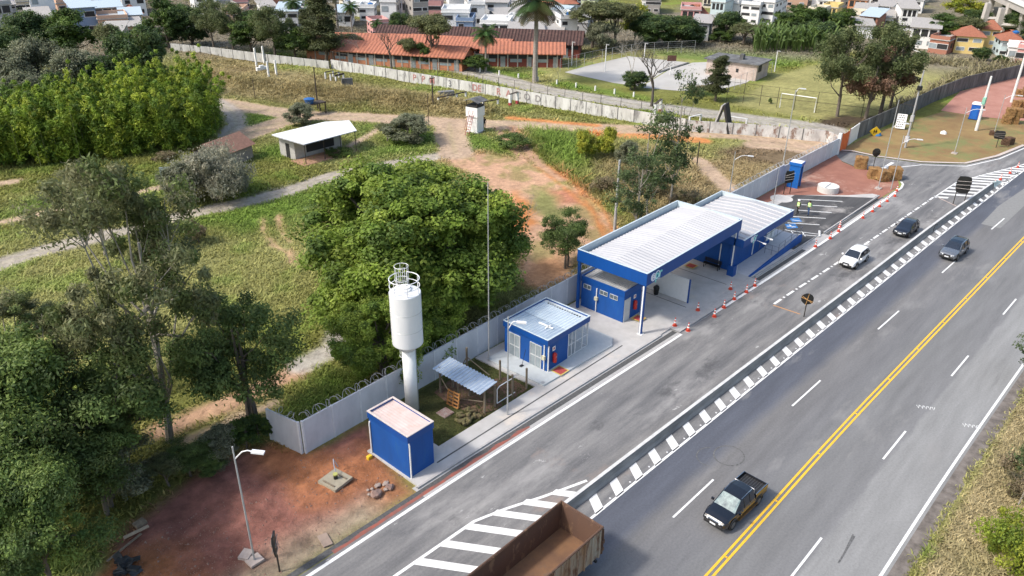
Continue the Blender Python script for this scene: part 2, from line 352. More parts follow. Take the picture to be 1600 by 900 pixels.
def atg(px, py):
    """picture point -> point on the uneven ground"""
    z = 0.
    for _ in range(4): x, y = at(px, py, z); z = gz(x, y)
    return x, y, z
# ---- road curves (metres)
XR = np.arange(-60, 221, 2.0)
def crv(tab): a = np.array(tab, float); return lambda x: np.interp(x, a[:, 0], a[:, 1])
def smooth_crv(tab):
    f = crv(tab); k = np.arange(-6, 7, 1.5)
    return lambda x: np.mean([f(np.asarray(x, float)+q) for q in k], axis=0)
yYel = smooth_crv([(-60, 13.2), (0, 12.8), (30, 12.25), (47, 12.1), (59.4, 11.75), (77.3, 11.2), (94, 10.7), (120, 9.6), (160, 7), (220, 1)])
yRt = lambda x: yYel(x)-6.75
yDL = lambda x: yYel(x)+np.interp(x, [30, 100], [3.85, 3.25])
yDR = lambda x: yYel(x)-3.25
yHL = smooth_crv([(-60, 20.6), (0, 20.2), (28.8, 19.6), (40.4, 19.2), (50.3, 18.9), (70.9, 18.15), (90.9, 17.5), (120, 16.2), (160, 13.6), (220, 7.6)])
yBar = smooth_crv([(20, 21.35), (29, 21.05), (39, 20.7), (53, 20.15), (70, 19.45), (90, 18.75), (110, 17.55), (120, 17)])
yEL = smooth_crv([(-60, 29.6), (0, 28.5), (15.6, 28.1), (25.2, 27.9), (36.1, 27.5), (50.4, 26.95), (65.8, 26.4), (76.1, 26.1), (88.8, 25.9), (99, 25.8), (110, 25.6)])
def strip(name, xs_, ya, yb, z, mt, kind='structure', uv=None):
    V = []; F = []
    for i, x in enumerate(xs_): V += [(x, float(ya(x)), z), (x, float(yb(x)), z)]
    for i in range(len(xs_)-1): F.append((2*i, 2*i+2, 2*i+3, 2*i+1))
    m = MB(); m.add(V, F); o = m.build(name, mt); o['kind'] = kind; return o
def asphalt(name, stops, noise_scale, dust=None, hwy=False):
    m = bpy.data.materials.new(name); m.use_nodes = True; nt = m.node_tree; L = nt.links; b = nt.nodes['Principled BSDF']
    b.inputs['Roughness'].default_value = .85; b.inputs['Specular IOR Level'].default_value = .35
    tc = nd(nt, 'ShaderNodeTexCoord')
    mp = nd(nt, 'ShaderNodeMapping'); mp.inputs['Scale'].default_value = (.12, 1, 1); L.new(tc.outputs['Object'], mp.inputs[0])
    st = nd(nt, 'ShaderNodeTexNoise', inp={'Scale': 1.1, 'Detail': 6., 'Roughness': .6}); L.new(mp.outputs[0], st.inputs['Vector'])
    if hwy:
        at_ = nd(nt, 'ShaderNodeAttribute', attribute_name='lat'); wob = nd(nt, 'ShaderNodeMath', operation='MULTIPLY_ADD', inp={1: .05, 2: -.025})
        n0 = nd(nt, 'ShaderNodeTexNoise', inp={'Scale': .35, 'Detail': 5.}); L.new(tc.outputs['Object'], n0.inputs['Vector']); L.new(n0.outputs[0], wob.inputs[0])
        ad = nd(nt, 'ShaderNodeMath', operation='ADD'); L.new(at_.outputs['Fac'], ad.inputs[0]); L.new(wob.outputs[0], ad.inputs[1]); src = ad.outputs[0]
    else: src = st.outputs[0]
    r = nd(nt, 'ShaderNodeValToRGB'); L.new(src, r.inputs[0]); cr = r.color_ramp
    while len(cr.elements) < len(stops): cr.elements.new(.5)
    for e, (p, c) in zip(cr.elements, stops): e.position = p; e.color = tuple(c)+(1,)
    mr = nd(nt, 'ShaderNodeMapRange', inp={1: .3, 2: .7, 3: .85, 4: 1.15}); L.new(st.outputs[0], mr.inputs[0])
    fn = nd(nt, 'ShaderNodeTexNoise', inp={'Scale': 7., 'Detail': 8., 'Roughness': .8}); L.new(tc.outputs['Object'], fn.inputs['Vector'])
    mr2 = nd(nt, 'ShaderNodeMapRange', inp={1: .3, 2: .7, 3: .80, 4: 1.20}); L.new(fn.outputs[0], mr2.inputs[0])
    mm = nd(nt, 'ShaderNodeMath', operation='MULTIPLY'); L.new(mr.outputs[0], mm.inputs[0]); L.new(mr2.outputs[0], mm.inputs[1])
    mx = nd(nt, 'ShaderNodeVectorMath', operation='SCALE'); L.new(r.outputs[0], mx.inputs[0]); L.new(mm.outputs[0], mx.inputs['Scale']); out = mx.outputs[0]
    for c, sc, th, wd, stx in (dust or []):
        m2 = nd(nt, 'ShaderNodeMapping'); m2.inputs['Scale'].default_value = stx; m2.inputs['Location'].default_value = (sc*7, 3, 0); m2.inputs['Rotation'].default_value = (0, 0, .25); L.new(tc.outputs['Object'], m2.inputs[0])
        dn = nd(nt, 'ShaderNodeTexNoise', inp={'Scale': sc, 'Detail': 8., 'Roughness': .68}); L.new(m2.outputs[0], dn.inputs['Vector'])
        rr = nd(nt, 'ShaderNodeMapRange', inp={1: th, 2: th+wd, 3: 0., 4: .8}); L.new(dn.outputs[0], rr.inputs[0])
        q = nd(nt, 'ShaderNodeMix', data_type='RGBA'); L.new(rr.outputs[0], q.inputs[0]); L.new(out, q.inputs[6]); q.inputs[7].default_value = tuple(c)+(1,); out = q.outputs[2]
    L.new(out, b.inputs['Base Color'])
    bp = nd(nt, 'ShaderNodeBump', inp={'Strength': .25, 'Distance': .02}); L.new(fn.outputs[0], bp.inputs['Height']); L.new(bp.outputs[0], b.inputs['Normal'])
    return m
# highway: lateral coordinate 0 at the right edge, 1 at the barrier side
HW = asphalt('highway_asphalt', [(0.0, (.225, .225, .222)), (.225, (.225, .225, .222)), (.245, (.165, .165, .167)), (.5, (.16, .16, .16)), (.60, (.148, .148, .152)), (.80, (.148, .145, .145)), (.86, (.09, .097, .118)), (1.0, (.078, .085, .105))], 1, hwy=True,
             dust=[((.24, .235, .23), .25, .58, .12, (.3, 1, 1)), ((.11, .11, .11), .35, .60, .12, (.12, 1.6, 1)), ((.05, .05, .05), 1.5, .70, .03, (1, 1, 1)), ((.10, .10, .10), 4., .70, .04, (1, 1, 1))])
SR = asphalt('side_road_asphalt', [(.3, (.125, .125, .13)), (.7, (.20, .195, .19))], 1,
             dust=[((.34, .33, .32), .16, .53, .16, (.45, 1.2, 1)), ((.30, .22, .18), .11, .60, .12, (.6, 1, 1)), ((.07, .07, .073), .3, .58, .10, (.6, 1, 1)), ((.45, .44, .43), .8, .64, .05, (.6, 1, 1)), ((.055, .055, .055), 1.8, .70, .03, (1, 1, 1))])
PK = asphalt('parking_asphalt', [(.3, (.055, .055, .057)), (.7, (.085, .083, .083))], 1, dust=[((.35, .33, .31), .22, .56, .12, (.8, 1, 1))])
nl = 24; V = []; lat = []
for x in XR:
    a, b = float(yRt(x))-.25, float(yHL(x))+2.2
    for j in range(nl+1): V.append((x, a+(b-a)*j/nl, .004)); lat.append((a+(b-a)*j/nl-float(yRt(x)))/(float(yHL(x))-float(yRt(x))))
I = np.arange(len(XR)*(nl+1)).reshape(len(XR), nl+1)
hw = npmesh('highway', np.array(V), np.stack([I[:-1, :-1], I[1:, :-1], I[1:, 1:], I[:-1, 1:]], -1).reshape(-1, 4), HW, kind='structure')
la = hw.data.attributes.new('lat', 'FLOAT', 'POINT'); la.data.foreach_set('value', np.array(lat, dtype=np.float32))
# side road and junction
top = [(x, float(yEL(x))+.35) for x in np.arange(-60, 99.1, 3)]
jn = PX((1412, 291), (1404, 281), (1376, 268), (1340, 262), (1316, 252), (1302, 241), (1310, 236), (1330, 237), (1370, 246), (1440, 255), (1510, 257), (1560, 245), (1600, 228), (1680, 190))
bot = [(x, float(yHL(x))+.1) for x in np.arange(220, -61, -4)]
sheet('side_road', top+jn+[(220, 24)]+bot, .010, SR)
sheet('road_patch', PX((1533, 350), (1560, 322), (1600, 295), (1640, 285), (1600, 322), (1563, 357)), .013, mat('pale_asphalt_patch', (.22, .22, .215), .9, var=.15, bump=.1))
strip('gutter', np.arange(-60, 221, 3), lambda x: yRt(x)-1.15, lambda x: yRt(x)-.25, .012, mat('gutter_dirt', (.20, .175, .155), .95, c2=(.10, .085, .075), scale=1.5, bump=.3))
# ---- painted lines
def line(name, pts, wd, z, mt, into=None):
    m = into or MB(); P = [Vector((x, y, 0)) for x, y in pts]; vs = []
    for i, p in enumerate(P):
        d = (P[min(i+1, len(P)-1)]-P[max(i-1, 0)]).normalized(); nrm = Vector((-d.y, d.x, 0))*wd/2
        vs += [(p.x-nrm.x, p.y-nrm.y, z), (p.x+nrm.x, p.y+nrm.y, z)]
    m.add(vs, [(2*i, 2*i+2, 2*i+3, 2*i+1) for i in range(len(P)-1)])
    if into is None: o = m.build(name, mt); o['kind'] = 'structure'; return o
xr = np.arange(-60, 221, 2.)
line('highway_edge_line', [(x, float(yRt(x))) for x in xr], .16, .016, LINEW)
line('highway_left_edge_line', [(x, float(yHL(x))) for x in xr], .17, .016, LINEW)
m = MB()
for s in (-.15, .15): line('', [(x, float(yYel(x))+s) for x in xr], .14, .016, None, m)
for x in np.arange(-60, 160, 6.1): m.box(x, float(yYel(x))-.06, .016, x+.12, float(yYel(x))+.06, .035)
o = m.build('yellow_centre_line', LINEY); o['kind'] = 'structure'
m = MB()
for k in range(-4, 12):
    x = 32.2+k*15.45; line('', [(x, float(yDL(x))), (x+4.6, float(yDL(x+4.6)))], .13, .016, None, m)
    x = 46.1+k*13.6; line('', [(x, float(yDR(x))), (x+4.1, float(yDR(x+4.1)))], .13, .016, None, m)
o = m.build('lane_dashes', LINEW); o['kind'] = 'structure'
m = MB(); dl = smooth_crv([(60, 23.85), (72.4, 23.0), (86, 22.4), (100.4, 21.8), (104, 21.7)])
n = 17
for k in range(n):
    x = 61.3+k*2.35; line('', [(x, float(dl(x))), (x+1.3, float(dl(x+1.3)))], .22, .016, None, m)
    line('', [(x+1.72, float(dl(x+1.72))), (x+1.95, float(dl(x+1.95)))], .2, .016, None, m)
o = m.build('bay_dashes', LINEW); o['kind'] = 'structure'
line('side_road_edge_line', [(x, float(yEL(x))) for x in np.arange(-60, 51.4, 1.5)], .22, .016, LINEW)
line('side_road_edge_line', [(x, float(yEL(x))) for x in np.arange(56, 98, 1.5)]+PX((1400, 299), (1408, 294), (1411, 288), (1408, 284)), .26, .016, LINEW)
line('thin_orange_line', PX((1208, 477), (1226, 483), (1250, 491)), .14, .016, mat('faded_orange_paint', (.55, .28, .10), .7))
line('give_way_line', PX((1371, 268), (1395, 254)), .45, .016, LINEW)
line('junction_edge_line', PX((1400, 262), (1440, 257.5), (1510, 260), (1562, 248), (1602, 231)), .18, .016, LINEW)
# teeth between barrier and highway edge line
m = MB()
for k in range(44):
    x = 29.3+k*2.03; a = float(yHL(x)); b = float(yBar(x+.9))-.36
    if b-a < .35: continue
    m.add([(x, a, .016), (x+.75, float(yHL(x+.75)), .016), (x+1.5, b, .016), (x+.75, b, .016)], [(0, 1, 2, 3)])
o = m.build('hatch_markings', LINEW); o['kind'] = 'structure'
# lower gore
def ipt(pts, x): a = np.array(pts); return float(np.interp(x, a[:, 0], a[:, 1]))
gl = [(2, 24.9), (18.4, 24.7), (24.0, 24.45), (26.0, 23.8), (28.4, 22.8), (31.3, 21.75)]
line('gore_outline', gl, .2, .021, LINEW)
m = MB()
for k in range(-6, 9):
    x = 13.8+k*1.87                                    # where the stripe leaves the left edge; it runs to the right and back
    ty = ipt(gl, x); by = 20.2 if x < 25.5 else float(yBar(x+1.5))+.35
    if ty-by < .25: continue
    sl = .62; by = max(by, 19.4)
    m.add([(x, ty, .016), (x+(ty-by)*sl, by, .016), (x+.62+(ty-by)*sl, by, .016), (x+.62, ty, .016)], [(0, 1, 2, 3)])
o = m.build('gore_hatching', LINEW); o['kind'] = 'structure'
# upper gore
gt = PX((1462, 307), (1493, 286), (1530, 275), (1600, 257)); line('gore_outline', gt, .16, .021, LINEW)
line('gore_outline', PX((1462, 307), (1494, 322)), .14, .016, mat('faded_pink_paint', (.55, .42, .36), .7))
m = MB()
for k in range(15):
    x = 100.2+k*1.55; b = max(float(yBar(x+1.2))+.3 if x < 109 else float(yHL(x)), 0); t = ipt(sorted(gt), x)
    if k < 4: b = ipt([(99, 19.4), (101.5, 21.6)], x) if x < 101 else b
    if t-b < .25: continue
    m.add([(x, t, .016), (x+.6, t, .016), (x+.6+(t-b)*.6, b, .016), (x+(t-b)*.6, b, .016)], [(0, 1, 2, 3)])
o = m.build('gore_hatching', LINEW); o['kind'] = 'structure'
# raised studs on the hatchings
STUD = mat('stud_white', (.7, .7, .7), .4); sp = None
for k in range(30):
    x = 31.0+k*2.03
    if sp is None:
        b_ = MB(); b_.lathe([(.07, 0), (.06, .02), (0, .03)], 8); sp = b_.build('road_stud', STUD); tag(sp, 'small white road stud beside the highway edge line at the hatching', 'road stud', 'road studs along the hatching'); o = sp
    else: o = dup(sp)
    o.location = (x, float(yHL(x))+.24, .016)
# ---- kerb, drain channel, pavement
KERB = mat('kerb_concrete', (.42, .41, .40), .9, var=.2, bump=.2)
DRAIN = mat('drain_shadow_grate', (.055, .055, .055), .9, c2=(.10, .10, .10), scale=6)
def kerbline(name, xa, xb, off, wd, z0, z1, mt):
    m = MB(); X = np.arange(xa, xb+.01, 2.)
    for i in range(len(X)-1):
        y0 = float(yEL(X[i]))+off; y1 = float(yEL(X[i+1]))+off
        m.add([(X[i], y0, z0), (X[i+1], y1, z0), (X[i+1], y1+wd, z0), (X[i], y0+wd, z0), (X[i], y0, z1), (X[i+1], y1, z1), (X[i+1], y1+wd, z1), (X[i], y0+wd, z1)],
              [(4, 5, 6, 7), (0, 1, 5, 4), (2, 3, 7, 6)])
    o = m.build(name, mt); o['kind'] = 'structure'; return o
strip('gutter_slab', np.arange(23.4, 97, 2), lambda x: yEL(x)+.13, lambda x: yEL(x)+1.3, .0125, KERB)
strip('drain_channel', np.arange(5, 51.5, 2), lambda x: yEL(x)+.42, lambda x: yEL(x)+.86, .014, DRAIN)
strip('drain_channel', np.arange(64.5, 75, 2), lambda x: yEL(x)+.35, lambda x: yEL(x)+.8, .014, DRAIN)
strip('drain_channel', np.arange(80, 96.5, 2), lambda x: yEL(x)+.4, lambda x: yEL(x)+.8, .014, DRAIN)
kerbline('kerb', 23.6, 51, .98, .14, 0, .14, KERB); kerbline('kerb', 65, 75, .9, .14, 0, .14, KERB); kerbline('kerb', 80, 96.5, .9, .14, 0, .16, KERB)
strip('paint_spill', np.arange(17, 33.1, 1), lambda x: yEL(x)+.3, lambda x: yEL(x)+.55+.1*math.sin(x*3), .019, mat('red_dust', (.33, .09, .06), .95, c2=(.16, .09, .08), scale=2))
pv = [(23.72, 29.25)]+[(x, float(yEL(x))+1.12) for x in np.arange(24, 97, 2)]+[(96.0, 27.6), (93.5, 29.5), (88.3, 35.0), (76.5, 36.7), (76.3, 36.8), (36.6, 36.8), (36.8, 30.75), (27.2, 30.9), (27.2, 34), (23.72, 34)]
m = MB(); m.prism(ccw([(23.72, 29.0)]+pv[1:-1]+[(23.72, 34)]), -.1, .13); o = m.build('pavement', CONC); o['kind'] = 'structure'
strip('concrete_apron', np.arange(51, 64.6, 1.5), lambda x: yEL(x)+.2, lambda x: yEL(x)+1.3, .135, mat('apron_concrete', (.43, .42, .41), .9, var=.2))
strip('drain_slot', np.arange(26, 47, 2), lambda x: 29.7-.018*(x-26), lambda x: 29.82-.018*(x-26), .134, DRAIN)
sheet('drain_slot', [(55.1, 29.0), (55.18, 29.0), (55.18, 36.5), (55.1, 36.5)], .135, DRAIN)
sheet('drain_slot', [(61.6, 28.6), (61.68, 28.6), (61.68, 36.5), (61.6, 36.5)], .135, DRAIN)
# car park, red plaza, turf yard
sheet('parking_lot', PX((1242, 306), (1372, 311), (1332, 336), (1290, 362), (1262, 378), (1240, 392), (1200, 380), (1200, 330)), .139, PK)
m = MB()
for i, ((ax, ay), (bx, by)) in enumerate([((1246, 313), (1316, 316.5)), ((1252, 321.5), (1308, 325)), ((1246, 330), (1299, 334)), ((1237, 340), (1290, 343)), ((1230, 350), (1280, 353))]):
    line('', PX((ax, ay), (bx, by)), .15, .143, None, m)
line('', PX((1226, 361), (1280, 368)), .12, .143, None, m); line('', PX((1226, 366), (1280, 371)), .12, .143, None, m)
line('', PX((1235, 362), (1242, 370)), .12, .143, None, m); line('', PX((1252, 363), (1258, 371)), .12, .143, None, m); line('', PX((1280, 362), (1280, 371)), .2, .143, None, m)
o = m.build('parking_bay_lines', LINEW); o['kind'] = 'structure'
BPNT = mat('blue_road_paint', (.02, .16, .42), .7, c2=(.02, .12, .34), scale=6, c3=(.6, .6, .6), s3=7, t3=.6)
sheet('accessible_bay_symbol', PX((1233, 343), (1248, 342), (1253, 348), (1238, 349)), .1435, BPNT)
sheet('accessible_bay_symbol', PX((1226, 352), (1242, 351), (1247, 358), (1230, 359)), .1435, BPNT)
m = MB(); line('', PX((1237, 345.5), (1250, 347)), .15, .1475, None, m); line('', PX((1229, 355), (1243, 356.5)), .15, .1475, None, m); line('', PX((1233, 353), (1238, 357)), .15, .1475, None, m)
o = m.build('accessible_symbol_lines', LINEW); o['kind'] = 'structure'
PLZ = mat('red_gravel', (.30, .135, .095), .95, c2=(.24, .10, .07), scale=.5, bump=.3, c3=(.42, .26, .20), s3=.12, t3=.55)
_lo = [(76.3, 35.3), (87.6, 35.1), (89.06, 34.31), (94.96, 26.52), (98.56, 26.26), (101.7, 26.32), (103.6, 27.11)]
strip('red_plaza', [76.3, 80, 84, 87.6, 89.06, 92, 94.96, 96.7, 98.56, 101.7, 103.6], lambda x: ipt(_lo, x), lambda x: 37.25, .018, PLZ)
sheet('red_plaza', [(103.6, 27.11), (105.43, 29.92), (104.9, 32.74), (106.19, 35.31), (108.75, 37.25), (103.6, 37.25)], .018, PLZ)
TRF = mat('browned_turf', (.27, .19, .075), .95, c2=(.20, .12, .05), scale=.25, bump=.4, c3=(.17, .175, .06), s3=.16, t3=.50)
sheet('turf_yard', PX((1308, 234), (1330, 235), (1370, 243), (1440, 252), (1508, 254), (1558, 243), (1600, 226), (1690, 185))+[(200, 23)]+PX((1600, 190), (1532, 184), (1475, 174))+[(125, 37.2), (115, 37.6)], .022, TRF)
m = MB(); kp = PX((1310, 235.5), (1330, 236.5), (1370, 245), (1440, 254), (1508, 256), (1558, 244.5), (1600, 227.5))
line('', kp, .5, .12, None, m); o = m.build('turf_kerb', mat('kerb_pinkish', (.52, .45, .41), .9, var=.2)); o['kind'] = 'structure'
sheet('red_plaza', PX((1470, 173), (1532, 183), (1600, 189), (1700, 170), (1700, 90), (1600, 108), (1590, 119), (1500, 143)), .018, mat('red_gravel_far', (.40, .20, .155), .95, c2=(.33, .15, .11), scale=.4, bump=.2))
# sports courts behind the white wall
CRT = mat('court_concrete', (.46, .445, .415), .9, c2=(.37, .355, .33), scale=.12, c3=(.45, .36, .20), s3=.09, t3=.6)
sheet('sports_court', PX((882, 113), (925, 101), (982, 88), (1078, 98), (1045, 108), (1000, 135), (960, 130)), .03, CRT)
sheet('sports_court', PX((1000, 137), (1046, 109), (1082, 98), (1110, 97), (1195, 112), (1165, 130), (1120, 141), (1060, 142)), .034, CRT)
m = MB(); line('', PX((1028, 114), (1076, 99)), .6, .2, None, m); o = m.build('court_kerb', CONCD); o['kind'] = 'structure'

# chalk scribbles and tar ring on the highway
m = MB()
for cx, cy in ((1440, 636), (1512, 665)):
    q = random.Random(cx); 
    for k in range(5):
        a = cx-8+k*6; line('', PX((a, cy-3+k*.8), (a+3, cy+2+k*.8), (a+4.5, cy-3+k)), .05, .018, None, m)
o = m.build('chalk_marks', LINEW); o['kind'] = 'structure'
m = MB(); x0, y0 = at(1139, 712); pr = [(x0+1.05*math.cos(t), y0+.95*math.sin(t)) for t in np.linspace(0, 2*PI, 25)]; line('', pr, .09, .014, None, m)
pr = [(x0-.9+1.0*math.cos(t), y0+.8+.9*math.sin(t)) for t in np.linspace(.6, 3.6, 14)]; line('', pr, .06, .0142, None, m)
line('', PX((1310, 880), (1335, 838)), .10, .014, None, m); line('', PX((1320, 862), (1333, 835)), .08, .0145, None, m)
o = m.build('tar_marks', mat('tar_mark', (.06, .06, .06), .9, c2=(.15, .15, .15), scale=6)); o['kind'] = 'structure'
# ================================================================ THE COMPOUND: tower, wall, huts, hall
def W(mb, name, mt, T, **k):
    l = T.location
    mb.v = [(a-l.x, b-l.y, c-l.z) for a, b, c in mb.v]
    return mb.build(name, mt, T, **k)
def sub(o, T): return o
def text_mesh(body, size, mt, name, parent=None, depth=.01, bold=0.):
    cu = bpy.data.curves.new(name, 'FONT'); cu.body = body; cu.size = size; cu.extrude = depth; cu.offset = bold; cu.align_x = 'CENTER'; cu.align_y = 'CENTER'
    t = bpy.data.objects.new(name, cu); col.objects.link(t); bpy.context.view_layer.update()
    me = bpy.data.meshes.new_from_object(t.evaluated_get(bpy.context.evaluated_depsgraph_get()))
    bpy.data.objects.remove(t); me.materials.clear(); me.materials.append(mt)
    o = bpy.data.objects.new(name, me); col.objects.link(o)
    if parent: o.parent = parent
    return o
ROOFW = corr('white_corrugated_roof', (.84, .84, .84), (.78, .78, .79), 0, 2.4, rough=.4, depth=.02)
ROOFW2 = corr('white_ribbed_roof', (.84, .84, .84), (.78, .78, .79), 0, 1.0, rough=.4, depth=.03)
ROOFS = corr('steel_corrugated_roof', (.58, .64, .69), (.46, .52, .58), 0, 4.0, rough=.35, metal=.25, depth=.035)
ROOFP = corr('dusty_corrugated_roof', (.64, .52, .48), (.55, .42, .38), 0, 4.5, rough=.75, depth=.004, stain=(.55, .40, .34))
ROOFG = corr('grey_corrugated_roof', (.55, .55, .56), (.44, .44, .45), 1, 3.2, rough=.5, depth=.03)
PAR = mat('pale_parapet', (.52, .60, .64), .5, var=.1)
DUST = mat('dusty_trim', (.60, .52, .48), .7, var=.15)
# ---- water tower
tx, ty = 28.65, 35.2
T = thing('water_tower', 'tall white cylindrical water tank on a slim column beside the small blue pump house', 'water tower', (tx, ty, 0))
m = MB(); m.lathe([(.45, 0), (.45, 5.2)], 32, tx, ty); W(m, 'column', WHITE, T, smooth=True)
TB, TT = 5.75, 9.55
m = MB(); R = 1.04; m.lathe([(.45, 5.18), (.50, 5.2), (.52, 5.3), (R-.02, TB-.05), (R, TB+.0), (R, TB+.04), (R, TB+.1), (R, TT-.1), (R, TT-.02), (R-.03, TT), (.4, TT+.12), (.4, TT+.2), (0, TT+.22)], 48, tx, ty)
tk = W(m, 'tank', mat('tank_white_enamel', (.72, .73, .74), .4, c2=(.64, .66, .68), scale=.9, stretch=(1, 1, .25), c3=(.55, .52, .48), s3=2.2, t3=.66), T)
for p in tk.data.polygons: p.use_smooth = abs(p.normal.z) < .5
for zz in (6.9, 8.2):
    m = MB(); m.tube([(tx+(R+.002)*math.cos(t*PI/24), ty+(R+.002)*math.sin(t*PI/24), zz) for t in range(48)], .012, 4, closed=True); W(m, 'weld_seam', STEELG, T)
m = MB(); m.cyl(tx+.1, ty+.15, TT+.1, TT+.28, .38, 20); W(m, 'hatch', WHITE, T)
m = MB()
for z, rr in ((TT+.45, .028), (TT+.95, .035)):
    a0, a1 = math.radians(75), math.radians(75+325)
    m.tube([(tx+.98*math.cos(a0+(a1-a0)*i/40), ty+.98*math.sin(a0+(a1-a0)*i/40), z) for i in range(41)], rr, 6)
for i in range(7):
    a = math.radians(80+i*320/6); m.tube([(tx+.95*math.cos(a), ty+.95*math.sin(a), TT-.1), (tx+.98*math.cos(a), ty+.98*math.sin(a), TT+.95)], .028, 6)
W(m, 'guard_rail', METW, T)
m = MB(); la = math.radians(58); lx, ly = tx+1.15*math.cos(la), ty+1.15*math.sin(la)
for z in (4, 5.2, 6.4, 7.6, 8.8, 9.9, TT+1.3):
    m.tube([(lx+.47*math.cos(t*PI/8), ly+.47*math.sin(t*PI/8), z) for t in range(16)], .02, 5, closed=True)
for i in range(6):
    t = i*PI/3; m.tube([(lx+.47*math.cos(t), ly+.47*math.sin(t), 4), (lx+.47*math.cos(t), ly+.47*math.sin(t), TT+1.3)], .016, 5)
W(m, 'ladder_cage', METW, T)
m = MB()
for s in (-.2, .2):
    qx, qy = tx+1.08*math.cos(la)-s*math.sin(la), ty+1.08*math.sin(la)+s*math.cos(la); m.tube([(qx, qy, .3), (qx, qy, TT+1.2)], .02, 5)
for i in range(34):
    z = .5+i*.31; m.tube([(tx+1.08*math.cos(la)-.2*math.sin(la), ty+1.08*math.sin(la)+.2*math.cos(la), z), (tx+1.08*math.cos(la)+.2*math.sin(la), ty+1.08*math.sin(la)-.2*math.cos(la), z)], .012, 4)
W(m, 'ladder', METW, T)
m = MB(); m.tube([(tx+.47, ty-.15, 0), (tx+.47, ty-.15, 4.9), (tx+.42, ty-.1, 5.3)], .05, 8); W(m, 'pipe', STEELG, T)
# ---- perimeter wall with razor wire
def panel_wall(name, label, pts, h, mt, cat='wall', panel=2.2, razor=True, capm=None, th=.12):
    T = thing(name, label, cat, (pts[0][0], pts[0][1], 0))
    m = MB(); mp = MB(); rz = []
    for (x0, y0), (x1, y1) in zip(pts[:-1], pts[1:]):
        L = math.hypot(x1-x0, y1-y0); n = max(1, round(L/panel)); a = math.atan2(y1-y0, x1-x0)
        for i in range(n):
            s0, s1 = i*L/n, (i+1)*L/n; hh = h(x0+(x1-x0)*s0/L) if callable(h) else h
            M = Matrix.Translation((x0, y0, 0)) @ Matrix.Rotation(a, 4, 'Z')
            m.box(s0+.04, -th/2, -.1, s1-.04, th/2, hh, M); mp.box(s0-.06, -th/2-.03, -.1, s0+.06, th/2+.03, hh+.02, M)
            for q in range(3):
                sq = s0+(s1-s0)*q/3; rz.append((x0+(x1-x0)*sq/L, y0+(y1-y0)*sq/L, hh+.36))
        mp.box(L-.06, -th/2-.03, -.1, L+.06, th/2+.03, hh+.02, M)
    W(m, 'panel', mt, T); W(mp, 'post', capm or mt, T)
    if razor:
        c = []; L = 0
        P = [Vector(p) for p in rz]
        for i in range(len(P)-1):
            for k in range(16):
                t = k/16; p = P[i].lerp(P[i+1], t); d = (P[i+1]-P[i]).normalized(); nrm = Vector((-d.y, d.x, 0)); an = (i+t)*2*PI*1.6
                rr = .24+.02*math.sin(i*1.7); c.append(p+nrm*math.cos(an)*rr+Vector((0, 0, math.sin(an)*rr))+d*.18*math.sin(an*.5+i))
        m = MB(); m.tube(c, .019, 4); W(m, 'razor_wire', mat('razor_steel', (.42, .42, .42), .6, metal=.2), T)
    return T
WPOST = mat('wall_post_pale', (.72, .73, .75), .85, var=.15)
wh = lambda x: 2.55 if x < 91.8 else 2.35
panel_wall('concrete_wall', 'long pale concrete panel wall with razor wire coils behind the blue buildings', [(20.95, 36.85), (44, 37.15), (75, 37.3), (91.8, 37.45), (109, 37.25)], wh, CONCW, capm=WPOST, razor=True)
panel_wall('concrete_wall', 'short return of pale concrete wall at the left end above the red earth yard', [(20.75, 37.0), (20.2, 39.7)], 2.5, CONCW, capm=WPOST)
m = MB(); m.box(108.9, 37.05, 0, 109.3, 37.45, 2.9); m.box(108.9, 37.05, 2.9, 109.3, 37.45, 3.0); tag(m.build('gate_post', METW), 'white square gate post at the far end of the grey panel wall', 'post')
T = thing('orange_mesh_fence', 'orange plastic mesh screen closing the gap between grey wall and white wall', 'fence', (109.4, 37.2, 0))
m = MB(); pts = [(109.4+.55*i, 37.2+.35*math.sin(i*.9)*.5+ (i/12)*.6) for i in range(10)]
for i in range(9): m.quad((pts[i][0], pts[i][1], 0), (pts[i+1][0], pts[i+1][1], 0), (pts[i+1][0], pts[i+1][1], 2.6+.12*math.sin(i*2)), (pts[i][0], pts[i][1], 2.6+.12*math.sin(i*2-2)))
W(m, 'mesh_sheet', mat('orange_mesh', (.75, .16, .03), .7, c2=(.62, .12, .04), scale=3), T)
for i in (0, 3, 6, 9): m = MB(); m.cyl(pts[i][0], pts[i][1]+.05, 0, 2.0, .04, 6); W(m, 'stake', WOOD, T)
panel_wall('white_wall', 'short white painted wall between orange mesh and old dark wall', [(114.4, 37.8), (118.5, 38.1)], 2.4, WHITE, razor=False, panel=4)
panel_wall('old_wall', 'long dark weathered concrete wall behind the turf yard at upper right', [(118.6, 38.1), (133, 37.4), (150, 37.0), (165, 35.8), (178, 32.6), (187, 30.6)], 2.5, CONCD, razor=False, panel=3)
